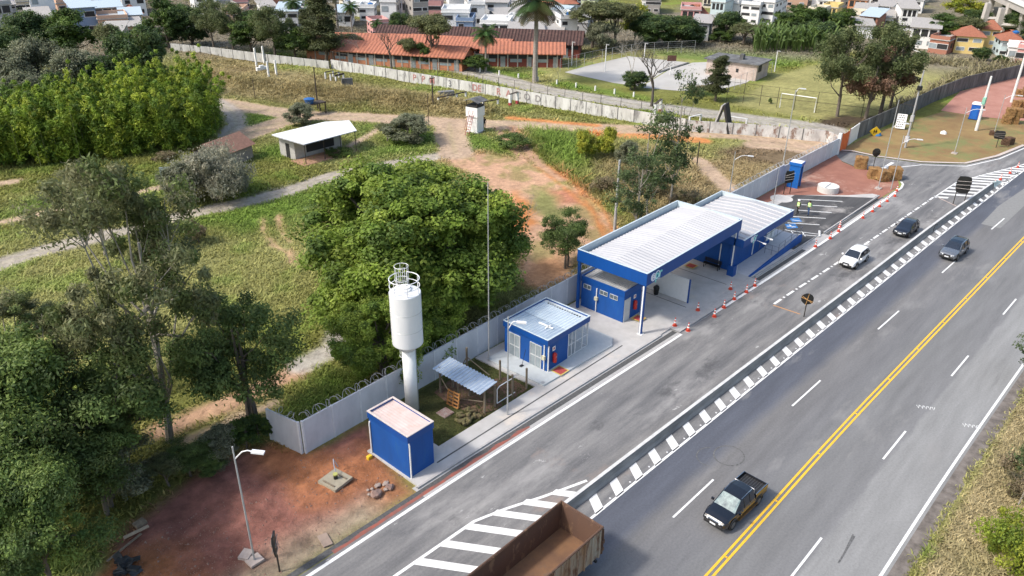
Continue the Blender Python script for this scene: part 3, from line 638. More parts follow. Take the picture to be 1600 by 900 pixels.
# ---- blue pump house
def downpipe(T, x, y, z0, z1, elbow=(0, 0), mt=WHITE, name='downpipe'):
    m = MB(); m.tube([(x+elbow[0], y+elbow[1], z1), (x+elbow[0]*.3, y+elbow[1]*.3, z1+.03), (x, y, z1-.15), (x, y, z0)], .05, 8); return W(m, name, mt, T)
px0, px1, py0, py1, ph = 23.8, 25.95, 29.85, 33.75, 3.35
T = thing('pump_house', 'small tall blue hut with pinkish corrugated roof beside the water tower', 'hut', (px0, py0, 0))
m = MB(); m.box(px0+.06, py0+.06, 0, px1-.06, py1-.06, ph-.45); W(m, 'wall', BLUE, T)
m = MB(); 
for a in ((px0, py0, px1, py0+.1), (px0, py1-.1, px1, py1), (px0, py0+.1, px0+.1, py1-.1), (px1-.1, py0+.1, px1, py1-.1)): m.box(a[0], a[1], ph-.47, a[2], a[3], ph)
W(m, 'fascia', BLUED, T)
m = MB()
for a in ((px0-.02, py0-.02, px1+.02, py0+.12), (px0-.02, py1-.12, px1+.02, py1+.02), (px0-.02, py0+.12, px0+.12, py1-.12), (px1-.12, py0+.12, px1+.02, py1-.12)): m.box(a[0], a[1], ph, a[2], a[3], ph+.05)
W(m, 'capping', DUST, T)
m = MB(); m.box(px0+.1, py0+.1, ph-.3, px1-.1, py1-.1, ph-.12); W(m, 'roof', ROOFP, T)
downpipe(T, px0-.0+.12, py0-.0, .1, 2.75, (0, .12)); downpipe(T, px0-.0, py1-.15, .1, 2.6, (.1, 0))
m = MB(); m.tube([(px1+.1, py0+1.2, .1), (px1+.1, py0+1.2, 1.1), (px1+.9, py0+1.2, 1.1), (px1+.9, py0+1.2, .1)], .025, 6); m.tube([(px1+.1, py0+1.2, .6), (px1+.9, py0+1.2, .6)], .02, 6)
o = m.build('tube_rail', METW); tag(o, 'small white tube rail standing behind the blue pump house', 'rail')
m = MB(); m.box(0, 0, 0, .35, .25, .3); o = m.build('yellow_container', YEL, loc=(23.2, 33.2, .0), bevel=.04); tag(o, 'small yellow container on the earth by the left side of the pump house', 'container')
# ---- office hut with steel roof
ox0, ox1, oy0, oy1, oh = 38.65, 43.85, 31.2, 35.75, 3.05; z0 = .13
m = MB(); m.prism(ccw([(37.0, 35.9), (37.0, 34.0), (37.2, 30.3), (45.3, 29.9), (46.3, 30.6), (46.3, 33.0), (45, 35.9)]), .1, .26); o = m.build('office_slab', mat('slab_concrete', (.47, .50, .51), .8, var=.1)); o['kind'] = 'structure'
T = thing('office_hut', 'small blue office with blue-grey corrugated steel roof and a wire screened porch', 'office hut', (ox0, oy0, 0))
bx = 41.25
m = MB(); m.box(ox0+.1, oy0+.1, z0, bx, oy1-.1, oh-.5); W(m, 'wall', BLUE, T)
m = MB()
for a in ((ox0, oy0, ox1, oy0+.08), (ox0, oy1-.08, ox1, oy1), (ox0, oy0+.08, ox0+.08, oy1-.08), (ox1-.08, oy0+.08, ox1, oy1-.08)): m.box(a[0], a[1], oh-.5, a[2], a[3], oh)
W(m, 'fascia', BLUED, T)
m = MB()
for a in ((ox0-.02, oy0-.02, ox1+.02, oy0+.1), (ox0-.02, oy1-.1, ox1+.02, oy1+.02), (ox0-.02, oy0+.1, ox0+.1, oy1-.1), (ox1-.1, oy0+.1, ox1+.02, oy1-.1)): m.box(a[0], a[1], oh, a[2], a[3], oh+.03)
W(m, 'capping', PAR, T)
def roof_waves(x0, y0, x1, y1, za, zb, freq, amp, axis='y', n=None):
    """corrugated sheet whose ridges run along axis; height za at the low end of the ridge direction, zb at the high end"""
    m = MB(); L = (x1-x0) if axis == 'y' else (y1-y0); n = n or int(L*freq*6)
    P = []
    for i in range(n+1):
        t = i/n; w = amp*math.sin(2*PI*freq*L*t)
        if axis == 'y': P += [(x0+L*t, y0, za+w), (x0+L*t, y1, zb+w)]
        else: P += [(x0, y0+L*t, za+w), (x1, y0+L*t, zb+w)]
    m.add(P, [(2*i, 2*i+2, 2*i+3, 2*i+1) for i in range(n)]); return m
STL = mat('roof_steel', (.50, .58, .65), .35, c2=(.42, .50, .57), scale=1.5, metal=.3)
W(roof_waves(ox0+.08, oy0+.08, ox0+2.3, oy1-.1, oh-.05, oh-.1, 3.4, .03, 'x'), 'roof', STL, T)
W(roof_waves(ox0+2.3, oy0+.08, ox1-.5, oy1-.1, oh-.08, oh-.12, 3.4, .03, 'x'), 'roof', mat('roof_steel_pale', (.62, .70, .74), .35, c2=(.55, .62, .67), scale=1.5, metal=.2), T)
m = MB(); m.box(ox1-.5, oy0+.09, oh-.2, ox1-.09, oy1-.09, oh-.13); W(m, 'gutter', mat('gutter_metal', (.60, .66, .68), .5), T)
for i in range(14): m = MB(); m.box(ox1-.55, oy0+.6+i*.25, oh-.12, ox1-.42, oy0+.75+i*.25, oh-.1); W(m, 'gutter_gap', BLACK, T)
m = MB(); m.box(ox0+1.6, oy0+.9, oh-.03, ox0+1.75, oy0+2.3, oh+.02); m.box(ox0+1.3, oy0+1.3, oh-.03, ox0+2.0, oy0+1.4, oh+.02); W(m, 'roof_clip', WHITE, T)
FRM = mat('frame_grey_white', (.50, .52, .53), .5, var=.08)
def door(T, x, y, z0, wd, h, axis, name='door', panes=2, mt=GLASSG, fm=None):
    fm = fm or FRM
    """glazed door/window in the -x face (axis 'y': runs along y) or the -y face (axis 'x')"""
    fr = MB(); pn = MB()
    def bx(mb, a0, a1, zz0, zz1, d0, d1):
        if axis == 'y': mb.box(x-d1, y+a0, zz0, x-d0, y+a1, zz1)
        else: mb.box(x+a0, y-d1, zz0, x+a1, y-d0, zz1)
    t = .06 if h > 1 else .035
    bx(fr, 0, wd, z0+h-t, z0+h, 0, .05); bx(fr, 0, wd, z0, z0+t, 0, .05); bx(fr, 0, t, z0+t, z0+h-t, 0, .05); bx(fr, wd-t, wd, z0+t, z0+h-t, 0, .05)
    for k in range(1, panes): bx(fr, wd*k/panes-t/2, wd*k/panes+t/2, z0+t, z0+h-t, 0, .048)
    if h > 1.4: bx(fr, t, wd-t, z0+h*.48, z0+h*.52, 0, .046)
    bx(pn, t*.5, wd-t*.5, z0+t*.5, z0+h-t*.5, -.01, .02)
    l = T.location; pn.v = [(a-l.x, b-l.y, c-l.z) for a, b, c in pn.v]; fr.v = [(a-l.x, b-l.y, c-l.z) for a, b, c in fr.v]
    o = pn.build(name, mt, T); f = fr.build('frame', fm, o); return o
door(T, ox0+.1, 34.0, z0+.02, 1.15, 2.1, 'y'); door(T, ox0+.1, 31.85, z0+.02, 1.15, 2.1, 'y')
downpipe(T, ox0+.04, 31.55, z0, 2.5); downpipe(T, ox0+.16, oy0+.03, z0, 2.45, (.0, -.05))
m = MB(); m.box(ox0-.12, 31.42, 1.25, ox0+.06, 31.68, 1.6); W(m, 'meter_box', mat('meter_beige', (.62, .58, .42), .5), T)
def extinguisher(x, y, z, lab, axis='x'):
    T = thing('fire_hose_cabinet', lab, 'fire extinguisher', (x, y, z))
    m = MB(); m.tube([(0, 0, 0), (0, 0, .05), (0, 0, .75), (0, 0, .85)], [.14, .17, .17, .06], 12); m.build('cylinder_cover', RED, T, smooth=True)
    m = MB(); m.box(-.05, -.16, .45, .05, -.14, .6); m.build('band', WHITE, T)
    m = MB()
    if axis == 'x': m.box(-.16, .1, 1.0, .16, .12, 1.35)
    else: m.box(.1, -.16, 1.0, .12, .16, 1.35)
    s = m.build('sign_plate', WHITE, T)
    m = MB()
    if axis == 'x': m.box(-.08, .095, 1.08, .08, .099, 1.28)
    else: m.box(.095, -.08, 1.08, .099, .08, 1.28)
    m.build('emblem', RED, s); return T
extinguisher(39.45, oy0-.08, .85, 'red fire extinguisher cover under a small sign on the office hut')
def floor_mark(x, y, s, lab):
    m = MB(); o = MB()
    o.box(x-s, y-s, .262, x+s, y+s, .266); m.box(x-s*.78, y-s*.78, .267, x+s*.78, y+s*.78, .270)
    T = thing('floor_marking', lab, 'floor marking', (x, y, .26)); W(o, 'border', mat('faded_yellow', (.60, .46, .12), .7) if 'faded_yellow' not in bpy.data.materials else bpy.data.materials['faded_yellow'], T); W(m, 'centre', mat('faded_red', (.42, .07, .06), .7, var=.25), T)
floor_mark(39.55, 30.65, .52, 'red square with yellow border painted on the slab by the office hut')
# porch: screened bay
m = MB()
for x in (bx+.05, 42.2, 43.1, ox1-.05): m.box(x-.03, oy0+.1, z0+.1, x+.03, oy0+.16, oh-.5)
for x in (ox1-.08,):
    for y in (oy0+.15, 32.7, 34.2, oy1-.15): m.box(x-.03, y-.03, z0+.1, x+.03, y+.03, oh-.5)
for z in (.3, 1.35, 2.5): m.box(bx, oy0+.1, z, ox1-.05, oy0+.15, z+.05); m.box(ox1-.1, oy0+.1, z, ox1-.05, oy1-.1, z+.05)
for x in (bx+.5,): m.box(x-.02, oy0+.1, .3, x+.02, oy0+.14, 2.5)
W(m, 'porch_frame', METW, T)
m = MB()
for i in range(22): x = bx+.1+i*.115; m.box(x-.006, oy0+.12, .3, x+.006, oy0+.13, 2.5)
for i in range(18): z = .4+i*.12; m.box(bx+.05, oy0+.12, z, ox1-.08, oy0+.128, z+.012)
W(m, 'wire_screen', mat('wire_grey', (.62, .64, .66), .5), T)
m = MB(); m.box(bx+.01, oy0+.3, .26, bx+.03, oy1-.2, 2.4); W(m, 'inner_wall', mat('cream_wall', (.55, .56, .55), .7), T)
m = MB(); m.box(bx+.6, 33.4, .3, 43.2, 34.2, 1.1); W(m, 'counter', mat('grey_counter', (.35, .37, .38), .6), T)
m = MB(); m.tube([(38.05, 33.2, .26), (38.5, 33.25, 1.5)], .018, 6); m.box(37.85, 33.1, .26, 38.15, 33.3, .33); o = m.build('broom', BLACK); tag(o, 'broom leaning against the office hut wall between its two doors', 'broom')
m = MB(); m.cyl(37.4, 30.55, .14, .275, .16, 16); o = m.build('manhole_cover', STEELG); tag(o, 'small round metal cover in the pavement in front of the office', 'manhole cover')
# ---- big canopy (hall)
hx0, hx1, hy0, hy1, ht, hb = 48.35, 64.15, 29.15, 36.15, 5.78, 4.68
T = thing('canopy', 'large canopy with white corrugated roof and deep blue fascia on slim posts', 'canopy', (hx0, hy0, 0))
m = MB()
for a in ((hx0, hy0, hx1, hy0+.1), (hx0, hy1-.1, hx1, hy1), (hx0, hy0+.1, hx0+.1, hy1-.1), (hx1-.1, hy0+.1, hx1, hy1-.1)): m.box(a[0], a[1], hb, a[2], a[3], ht)
W(m, 'fascia', BLUED, T)
m = MB()
for a in ((hx0-.02, hy0-.02, hx1+.02, hy0+.12), (hx0-.02, hy1-.12, hx1+.02, hy1+.02), (hx0-.02, hy0+.12, hx0+.12, hy1-.12), (hx1-.12, hy0+.12, hx1+.02, hy1-.12)): m.box(a[0], a[1], ht, a[2], a[3], ht+.04)
W(m, 'capping', PAR, T)
m = MB(); m.box(hx0+.1, hy1-.13, hb+.3, hx1-.1, hy1-.105, ht-.01); m.box(hx1-.13, hy0+.3, hb+.3, hx1-.105, hy1-.13, ht-.01); W(m, 'parapet_lining', PAR, T)
ym = (hy0+hy1)/2
r1 = roof_waves(hx0+.12, hy0+.12, hx1-.14, ym, ht-.28, ht-.02, 2.2, .04, 'y', n=330); r2 = roof_waves(hx0+.12, ym, hx1-.14, hy1-.45, ht-.02, ht-.48, 2.2, .04, 'y', n=330)
RFW = mat('white_roof_sheet', (.45, .45, .46), .5, c2=(.38, .38, .395), scale=.6, stretch=(1, .15, 1))
W(r1, 'roof', RFW, T); W(r2, 'roof', RFW, T)
m = MB(); m.box(hx0+.12, hy1-.45, ht-.72, hx1-.14, hy1-.14, ht-.64); W(m, 'gutter', mat('grey_gutter', (.25, .27, .28), .6), T)
m = MB(); m.box(hx0+.1, hy0+.1, hb+.02, hx1-.1, hy1-.1, hb+.06); W(m, 'ceiling', mat('ceiling_white', (.6, .6, .6), .8), T)
for (x, y) in ((48.55, 29.4), (63.75, 29.3), (48.55, 36.0), (63.9, 36.0)):
    m = MB(); m.box(x-.11, y-.11, .1, x+.11, y+.11, hb+.02); p = W(m, 'post', BLUED, T)
    if y < 30: m = MB(); m.box(x-.15, y-.06, .14, x-.112, y+.06, hb-.1); m.box(x-.24, y-.24, .1, x+.2, y+.2, .16); W(m, 'post_trim', WHITE, T)
# block base of the far post
m = MB(); m.box(63.45, 28.95, .1, 64.1, 29.6, 1.15); W(m, 'post_plinth', BLUED, T); m = MB(); m.box(64.1, 28.95, .1, 64.16, 29.6, 1.1); W(m, 'plinth_trim', WHITE, T)
LOGOW = mat('logo_pale', (.85, .85, .95), .5); LOGOC = mat('logo_teal', (.30, .80, .76), .5)
def logo(T, x, y, z, s):
    g = bpy.data.objects.new('logo_sign', None); col.objects.link(g); g.parent = T; g.location = (x-T.location.x, y-T.location.y, z)
    for ch, dx, mt, dz in (('e', -.62, LOGOW, 0), ('p', 0, LOGOC, 0), ('r', .52, LOGOC, .05)):
        o = text_mesh(ch, 1.25*s, mt, 'letter', g, .012, .03*s); o.location = (dx*s, -.02, dz*s); o.rotation_euler = (PI/2, 0, 0)
    m = MB(); m.tube([(-.62*s+.33*s*math.cos(t*PI/10), -.02, .0*s+.33*s*math.sin(t*PI/10)) for t in range(20)], .045*s, 5, closed=True); m.build('ring', LOGOW, g)
    m = MB(); m.tube([(.36*s*math.cos(t*PI/10)+.02*s, -.02, .36*s*math.sin(t*PI/10)+.02*s) for t in range(20)], .045*s, 5, closed=True); m.build('ring', LOGOW, g)
    m = MB(); m.box(.1*s, -.03, -.52*s, .55*s, -.01, -.45*s); m.build('underline', LOGOW, g)
logo(T, 49.85, hy0, 5.2, .92)
# toilet block under the canopy
bx0, bx1, by0, by1, bh = 49.0, 51.7, 31.5, 36.1, 3.1
T = thing('toilet_block', 'small blue block with high windows and grey corrugated roof under the canopy end', 'building', (bx0, by0, 0))
m = MB(); m.box(bx0+.05, by0+.05, .1, bx1-.05, by1-.05, bh-.5); W(m, 'wall', BLUE, T)
m = MB()
for a in ((bx0, by0, bx1, by0+.1), (bx0, by1-.1, bx1, by1), (bx0, by0+.1, bx0+.1, by1-.1), (bx1-.1, by0+.1, bx1, by1-.1)): m.box(a[0], a[1], bh-.52, a[2], a[3], bh)
W(m, 'fascia', BLUED, T)
W(roof_waves(bx0+.1, by0+.1, bx1-.1, by1-.1, bh-.14, bh-.05, 4, .035, 'x'), 'roof', mat('grey_roof_sheet', (.50, .50, .50), .5, c2=(.4, .4, .4), scale=1), T)
for y in (35.0, 33.25, 32.2): door(T, bx0+.05, y, 2.0, .8, .42, 'y', 'window', 2, mat('louvre_glass', (.12, .15, .17), .15, var=.3) if y == 35.0 else bpy.data.materials['louvre_glass'])
downpipe(T, bx0-.02, 34.35, .1, 2.4); m = MB(); m.box(bx0-.16, 34.2, 1.3, bx0+.06, 34.5, 1.62); W(m, 'meter_box', bpy.data.materials['meter_beige'], T)
door(T, bx0+.12, by0+.05, .14, .85, 2.1, 'x', 'door', 1, mat('door_grey', (.50, .52, .54), .5, var=.08))
extinguisher(50.6, by0-.1, .9, 'red fire extinguisher cover beside the grey door of the toilet block')
floor_mark(50.45, 30.85, .48, 'red and yellow square on the concrete in front of the toilet block'); m = None
# screen wall + bin
T = thing('screen_wall', 'free standing white panel screen standing under the canopy', 'screen', (55.95, 29.3, 0))
m = MB(); m.box(55.9, 29.4, .16, 56.0, 35.9, 2.4); W(m, 'panel', mat('panel_white', (.72, .73, .73), .45, var=.06), T)
m = MB(); m.box(55.88, 29.3, .13, 56.02, 29.4, 2.45); m.box(55.88, 35.9, .13, 56.02, 36.0, 2.45); W(m, 'edge_post', BLUED, T)
T = thing('waste_bin', 'black waste bin with swing lid standing by the white screen', 'bin', (55.45, 32.35, .13))
m = MB(); m.lathe([(.2, 0), (.27, .62), (.29, .64), (.28, .66)], 16); m.build('bucket', BLACK, T, smooth=False); m = MB(); m.lathe([(.28, .66), (.24, .8), (.1, .9), (0, .9)], 16); m.build('lid', BLACK, T)
# ---- second building with ramp
sx0, sx1, sy0, sy1, sh = 63.6, 74.25, 28.4, 36.6, 4.0
T = thing('service_building', 'blue building with white ribbed roof and raised walkway beyond the canopy', 'building', (sx0, sy0, 0))
m = MB(); m.box(sx0+.85, 29.9, .1, 73.0, sy1-.15, sh-.75); W(m, 'wall', BLUE, T)
m = MB()
for a in ((sx0, sy0, sx1, sy0+.1), (sx0, sy1-.1, sx1, sy1), (sx1-.1, sy0+.1, sx1, sy1-.1), (sx0, sy0+.1, sx0+.1, sy1-.1)): m.box(a[0], a[1], sh-.75, a[2], a[3], sh)
W(m, 'fascia', BLUED, T)
m = MB()
for a in ((sx0, sy0-.02, sx1+.02, sy0+.12), (sx0, sy1-.12, sx1+.02, sy1+.02), (sx1-.12, sy0+.12, sx1+.02, sy1-.12)): m.box(a[0], a[1], sh, a[2], a[3], sh+.04)
W(m, 'capping', PAR, T)
m = MB(); m.box(sx0+.1, sy1-.13, sh-.66, sx1-.1, sy1-.105, sh-.01); m.box(sx1-.13, sy0+.3, sh-.6, sx1-.105, sy1-.13, sh-.01); W(m, 'parapet_lining', PAR, T)
ym = (sy0+sy1)/2
def ribroof(xa, xb, y0, y1, za, zb, sp=.95):
    m = MB(); n = int((xb-xa)/sp)
    prof = []
    for i in range(n):
        x = xa+i*sp; prof += [(x, 0), (x+sp-.12, 0), (x+sp-.09, .09), (x+sp-.03, .09)]
    prof.append((xb, 0)); P = []
    for x, w_ in prof: P += [(x, y0, za+w_), (x, y1, zb+w_)]
    m.add(P, [(2*i, 2*i+2, 2*i+3, 2*i+1) for i in range(len(prof)-1)]); return m
W(ribroof(sx0+.1, sx1-.12, sy0+.12, ym, sh-.26, sh-.02), 'roof', RFW, T); W(ribroof(sx0+.1, sx1-.12, ym, sy1-.4, sh-.02, sh-.42), 'roof', RFW, T)
m = MB(); m.box(sx0+.1, sy1-.4, sh-.62, sx1-.12, sy1-.14, sh-.56); W(m, 'gutter', bpy.data.materials['grey_gutter'], T)
m = MB(); m.box(sx0+.85, sy0+.1, sh-.73, sx1-.1, sy1-.1, sh-.70); W(m, 'ceiling', bpy.data.materials['ceiling_white'], T)
logo(T, 65.7, sy0, sh-.38, .74)
m = MB(); m.box(sx0-.1, 34.5, .1, sx0+.84, 36.4, 2.6); W(m, 'white_wall', WHITE, T)
downpipe(T, 69.1, 29.86, .3, 3.2); downpipe(T, sx0+.8, 31.0, .2, 2.6)
door(T, 72.0, 29.9, .8, .95, 2.0, 'x', 'door', 1, WHITE)
m = MB(); m.box(73.02, 29.95, .7, 74.0, 33, sh-.75); W(m, 'white_bay', WHITE, T)
for x in (66.4, 67.8):
    m = MB(); m.tube([(x, sy0, sh-.85), (x, sy0-.7, sh-.95)], .03, 6); m.box(x-.06, sy0-.95, sh-1.0, x+.06, sy0-.65, sh-.9); W(m, 'spotlight', WHITE, T)
extinguisher(sx0+.68, 33.2, 1.2, 'red fire extinguisher cover on the end wall of the service building', 'y')
floor_mark(sx0-.9, 33.0, .5, 'red and yellow square on the concrete beside the black bench')
RP = mat('ramp_concrete', (.52, .52, .54), .85, var=.12)
T2 = thing('access_ramp', 'pale concrete ramp with blue side wall rising along the service building', 'ramp', (64.3, 27.5, 0))
m = MB()
def wedge(mb, x0, x1, y0, y1, z00, z01): mb.add([(x0, y0, .1), (x1, y0, .1), (x1, y1, .1), (x0, y1, .1), (x0, y0, z00), (x1, y0, z01), (x1, y1, z01), (x0, y1, z00)], [(0, 3, 2, 1), (4, 5, 6, 7), (0, 1, 5, 4), (1, 2, 6, 5), (2, 3, 7, 6), (3, 0, 4, 7)])
wedge(m, 64.6, 73, 27.95, 29.88, .14, .14); wedge(m, 70.5, 76, 28.0, 29.86, .145, .75); m.box(73.0, 29.9, .1, 76, 31.5, .76)
W(m, 'deck', RP, T2)
m = MB(); wedge(m, 64.6, 76.0, 27.72, 27.93, .16, .95); W(m, 'side_wall', BLUE, T2)
m = MB(); H1 = lambda x: .16+(x-64.6)/11.4*.79
for x in (70.6, 72, 73.4, 74.8, 75.9): m.tube([(x, 27.83, H1(x)), (x, 27.83, H1(x)+.95)], .025, 6)
for dz in (.5, .95): m.tube([(70.6, 27.83, H1(70.6)+dz), (75.9, 27.83, H1(75.9)+dz)], .02, 6)
for y in (28.5, 29.2, 29.85): m.tube([(70.6, y, .2), (70.6, y, 1.2)], .025, 6)
for dz in (.6, 1.1): m.tube([(70.6, 27.83, dz+.1), (70.6, 29.85, dz+.1)], .02, 6); 
for x in (71.5, 73, 74.5, 75.9): m.tube([(x, 29.8, .7), (x, 29.8, 1.7)], .022, 6)
m.tube([(71.5, 29.8, 1.6), (75.9, 29.8, 1.7)], .02, 6); m.tube([(75.9, 29.8, 1.7), (75.9, 27.83, 1.85)], .02, 6)
W(m, 'railing', mat('rail_grey', (.18, .20, .25), .5), T2)
# bench
T = thing('bench', 'black bench with backrest against the blue end wall under the canopy', 'bench', (63.95, 31.4, .13), PI/2)
m = MB(); [m.box(-.9, -.05+i*.12, .42, .9, .05+i*.12, .46) for i in range(4)]; m.build('seat', BLACK, T)
m = MB(); [m.box(-.9, -.1, .55+i*.13, .9, -.06, .64+i*.13) for i in range(3)]; m.build('backrest', BLACK, T)
for x in (-.75, .75): m = MB(); m.box(x-.03, -.1, 0, x+.03, -.04, .9); m.box(x-.03, .3, 0, x+.03, .36, .42); m.box(x-.03, -.04, .38, x+.03, .3, .42); m.build('leg', BLACK, T)
# ---- timber shelter and loose posts on the lawn
T = thing('lean_to', 'open timber shelter with tilted corrugated sheet roof on the lawn', 'shelter', (31.5, 31.0, 0))
m = roof_waves(31.2, 31.0, 32.95, 35.75, 2.12, 2.32, 3.2, .045, 'x'); W(m, 'roof', mat('zinc_sheet', (.55, .62, .70), .3, c2=(.40, .47, .56), scale=1, metal=.4), T)
for x, y, h in ((31.6, 35.45, 2.2), (31.7, 33.7, 2.1), (32.0, 31.35, 2.05), (32.7, 35.3, 2.2), (32.75, 33.6, 2.1)):
    m = MB(); m.tube([(x, y, 0), (x+.03, y, h*.5), (x, y, h)], [.085, .075, .08], 8); W(m, 'post', WOOD, T)
m = MB(); m.tube([(31.62, 35.3, 1.3), (31.7, 34.3, .1)], .04, 6); m.tube([(31.7, 33.6, .3), (32, 31.5, .9)], .03, 6); W(m, 'brace', WOOD, T)
m = MB(); m.box(31.6, 31.2, 2.0, 31.7, 35.5, 2.08); m.box(32.7, 31.2, 2.02, 32.8, 35.5, 2.1); W(m, 'rafter', WOOD, T)
sheet('bare_soil', [(31.3, 35.8), (31.0, 33.8), (31.6, 31.1), (34.2, 31.0), (36.4, 31.1), (36.5, 33.2), (35.2, 34.0), (34.8, 35.6), (33, 36.1)], .012, mat('reddish_soil', (.20, .11, .08), .95, c2=(.13, .07, .05), scale=1, bump=.5))
P_ = [(35.8, 33.4, 1.7, 'timber post on the soil behind the tall lamp, with a raking brace'), (36.3, 31.2, 1.75, 'timber post at the corner of the lawn nearest the office slab'), (34.8, 31.25, 1.9, 'timber post on the pavement edge next to the white tube frame'),
      (33.05, 31.35, 1.75, 'timber post nearest the shelter roof with white tube frame beside it'), (34.7, 35.8, 2.3, 'tall timber post with two raking braces near the panel wall'), (33.3, 36.2, 1.8, 'timber post close to the panel wall behind the shelter')]
for x, y, h, lb in P_:
    T = thing('timber_post', lb, 'post', (x, y, 0)); m = MB(); m.tube([(x, y, -.1), (x+.02, y+.01, h*.5), (x, y, h)], [.085, .08, .085], 8); W(m, 'shaft', WOOD, T)
    if 'two raking' in lb: m = MB(); m.tube([(x, y, 1.5), (x-.9, y+.3, 0)], .04, 6); m.tube([(x, y, 1.5), (x+.9, y-1.5, .1)], .04, 6); W(m, 'brace', WOOD, T)
m = MB(); m.tube([(33.2, 31.25, .25), (33.2, 31.25, 1.45), (33.45, 31.25, 1.6), (35.1, 31.25, 1.6)], .035, 6); m.tube([(33.2, 31.25, .25), (35.1, 31.25, .25)], .03, 6)
tag(m.build('tube_gate', METW), 'bent white tube gate standing between timber posts beside the pavement', 'gate')
T = thing('pallet', 'orange wooden pallet leaning upright in front of the shelter', 'pallet', (31.15, 33.6, 0), 0)
T.rotation_euler = (0, math.radians(10), math.radians(5)); T.location = (31.0, 33.0, .02)
for i, z in enumerate((0, .28, .56, .84, 1.1)): m = MB(); m.box(0, 0, z, .03, 1.1, z+.11); m.build('slat', WOODO, T)
for y in (0, .5, 1.0): m = MB(); m.box(.03, y, 0, .12, y+.1, 1.21); m.build('bearer', WOODO, T)
m = MB(); m.box(29.65, 32.9, 0, 30.55, 33.8, .08); m.box(29.72, 32.97, .08, 30.48, 33.73, .1); tag(m.build('inspection_cover', mat('cover_reddish', (.22, .12, .10), .9, c2=(.30, .27, .25), scale=4)), 'square reddish concrete cover set in the lawn', 'inspection cover')
# heap of turf rolls
m = MB(); r_ = random.Random(4); TURF = mat('rolled_turf', (.14, .13, .05), .95, c2=(.10, .07, .04), scale=3, bump=.5)
for i in range(26):
    x = 30.6+r_.uniform(-.7, .9); y = 31.75+r_.uniform(-.6, .7); z = .1+.22*r_.random()*(1.6-math.hypot(x-30.6, y-31.75)); a = r_.uniform(0, PI)
    m.tube([(x-.22*math.cos(a), y-.22*math.sin(a), z), (x+.22*math.cos(a), y+.22*math.sin(a), z)], [.11, .12], 7)
tag(m.build('turf_heap', TURF), 'small heap of turf rolls at the lawn edge by the pavement', 'turf heap')
# ---- yard: concrete hatch with pipe, slab, boards, rocks
T = thing('well_cover', 'square concrete hatch with black pipe stub and tap in the red earth', 'well cover', (20.6, 33.2, 0), math.radians(8))
m = MB(); m.box(-.75, -.75, 0, .75, .75, .2); m.build('slab', mat('tan_concrete', (.36, .32, .24), .9, var=.2, bump=.2), T)
m = MB(); m.cyl(.05, .0, .2, .5, .13, 16); m.build('pipe_stub', BLACK, T); m = MB(); m.cyl(.05, 0, .5, .58, .15, 16); m.build('cap', mat('cap_yellow', (.5, .5, .15), .5), T)
m = MB(); m.tube([(.2, .1, .4), (.45, .5, .75), (.7, .8, .9), (.85, .6, .3)], .035, 6); m.build('hose', mat('hose_grey', (.3, .3, .35), .5), T)
m = MB(); m.box(-.6, -.5, .2, -.5, .5, .26); m.box(.35, -.6, .2, .43, .4, .26); m.build('strip', WOOD, T)
m = MB(); m.box(-.28, -.5, 0, .28, .5, .06); o = m.build('concrete_slab', mat('dirty_slab', (.33, .25, .20), .9, var=.2)); o.location = (17.2, 29.55, .05); o.rotation_euler = (0, .04, -.25); tag(o, 'flat rectangular slab lying on the earth beside the kerb', 'slab')
ROCK = mat('rock_pinkish', (.28, .20, .17), .95, c2=(.18, .11, .09), scale=3, bump=.5)
def rock(name, lab, x, y, r, sd_, grp=None, mt=ROCK):
    q = random.Random(sd_); m = MB(); import bmesh
    bm = bmesh.new(); bmesh.ops.create_icosphere(bm, subdivisions=2, radius=r)
    for v in bm.verts: v.co *= 1+q.uniform(-.22, .22); v.co.z *= .62
    me = bpy.data.meshes.new(name); bm.to_mesh(me); bm.free(); me.materials.append(mt); o = bpy.data.objects.new(name, me); col.objects.link(o); o.location = (x, y, r*.35); return tag(o, lab, 'rock', grp)
rock('rock', 'largest rock, upright, in the brown earth between the hatch and the kerb', 21.55, 30.35, .34, 3)
rock('rock', 'reddish rock just right of the largest rock near the kerb', 22.5, 30.25, .26, 5)
for i in range(9): q = random.Random(50+i); x, y = at(588+q.uniform(-14, 16), 765+q.uniform(-10, 9)); rock('rock', 'pale stone in the loose cluster left of the pump house corner', x, y, q.uniform(.1, .2), 60+i, 'stones clustered by the pump house', mat('stone_pale', (.36, .29, .25), .95) if i == 0 else bpy.data.materials['stone_pale'])
for i in range(150): q = random.Random(200+i); x, y = at(q.uniform(300, 640), q.uniform(725, 880)); 
m = MB(); q = random.Random(9)
for i in range(4200):
    x, y = q.uniform(8, 24), q.uniform(28.9, 37)
    r = q.uniform(.012, .05)*(2.2 if q.random() < .06 else 1); a = q.uniform(0, 6.3); z = gz(x, y)
    m.add([(x+r*math.cos(a+k*2.1), y+r*math.sin(a+k*2.1), z-.01) for k in range(3)]+[(x, y, z+r*.9)], [(0, 1, 3), (1, 2, 3), (2, 0, 3)])
tag(m.build('gravel', mat('gravel_bits', (.30, .22, .18), .95, c2=(.2, .1, .07), scale=8)), kind='stuff')
b_ = PX((196, 843), (234, 825)); 
def board(lab, p0, p1, wd, th, mt, z=.1):
    (x0, y0), (x1, y1) = at(*p0), at(*p1); L = math.hypot(x1-x0, y1-y0); m = MB(); m.box(0, -wd/2, 0, L, wd/2, th); o = m.build('timber_board', mt); o.location = (x0, y0, z); o.rotation_euler = (0, -.03, math.atan2(y1-y0, x1-x0)); return tag(o, lab, 'board')
board('pale board lying across the debris under the trees', (195, 846), (234, 828), .22, .05, mat('pale_board', (.45, .36, .26), .8), .25)
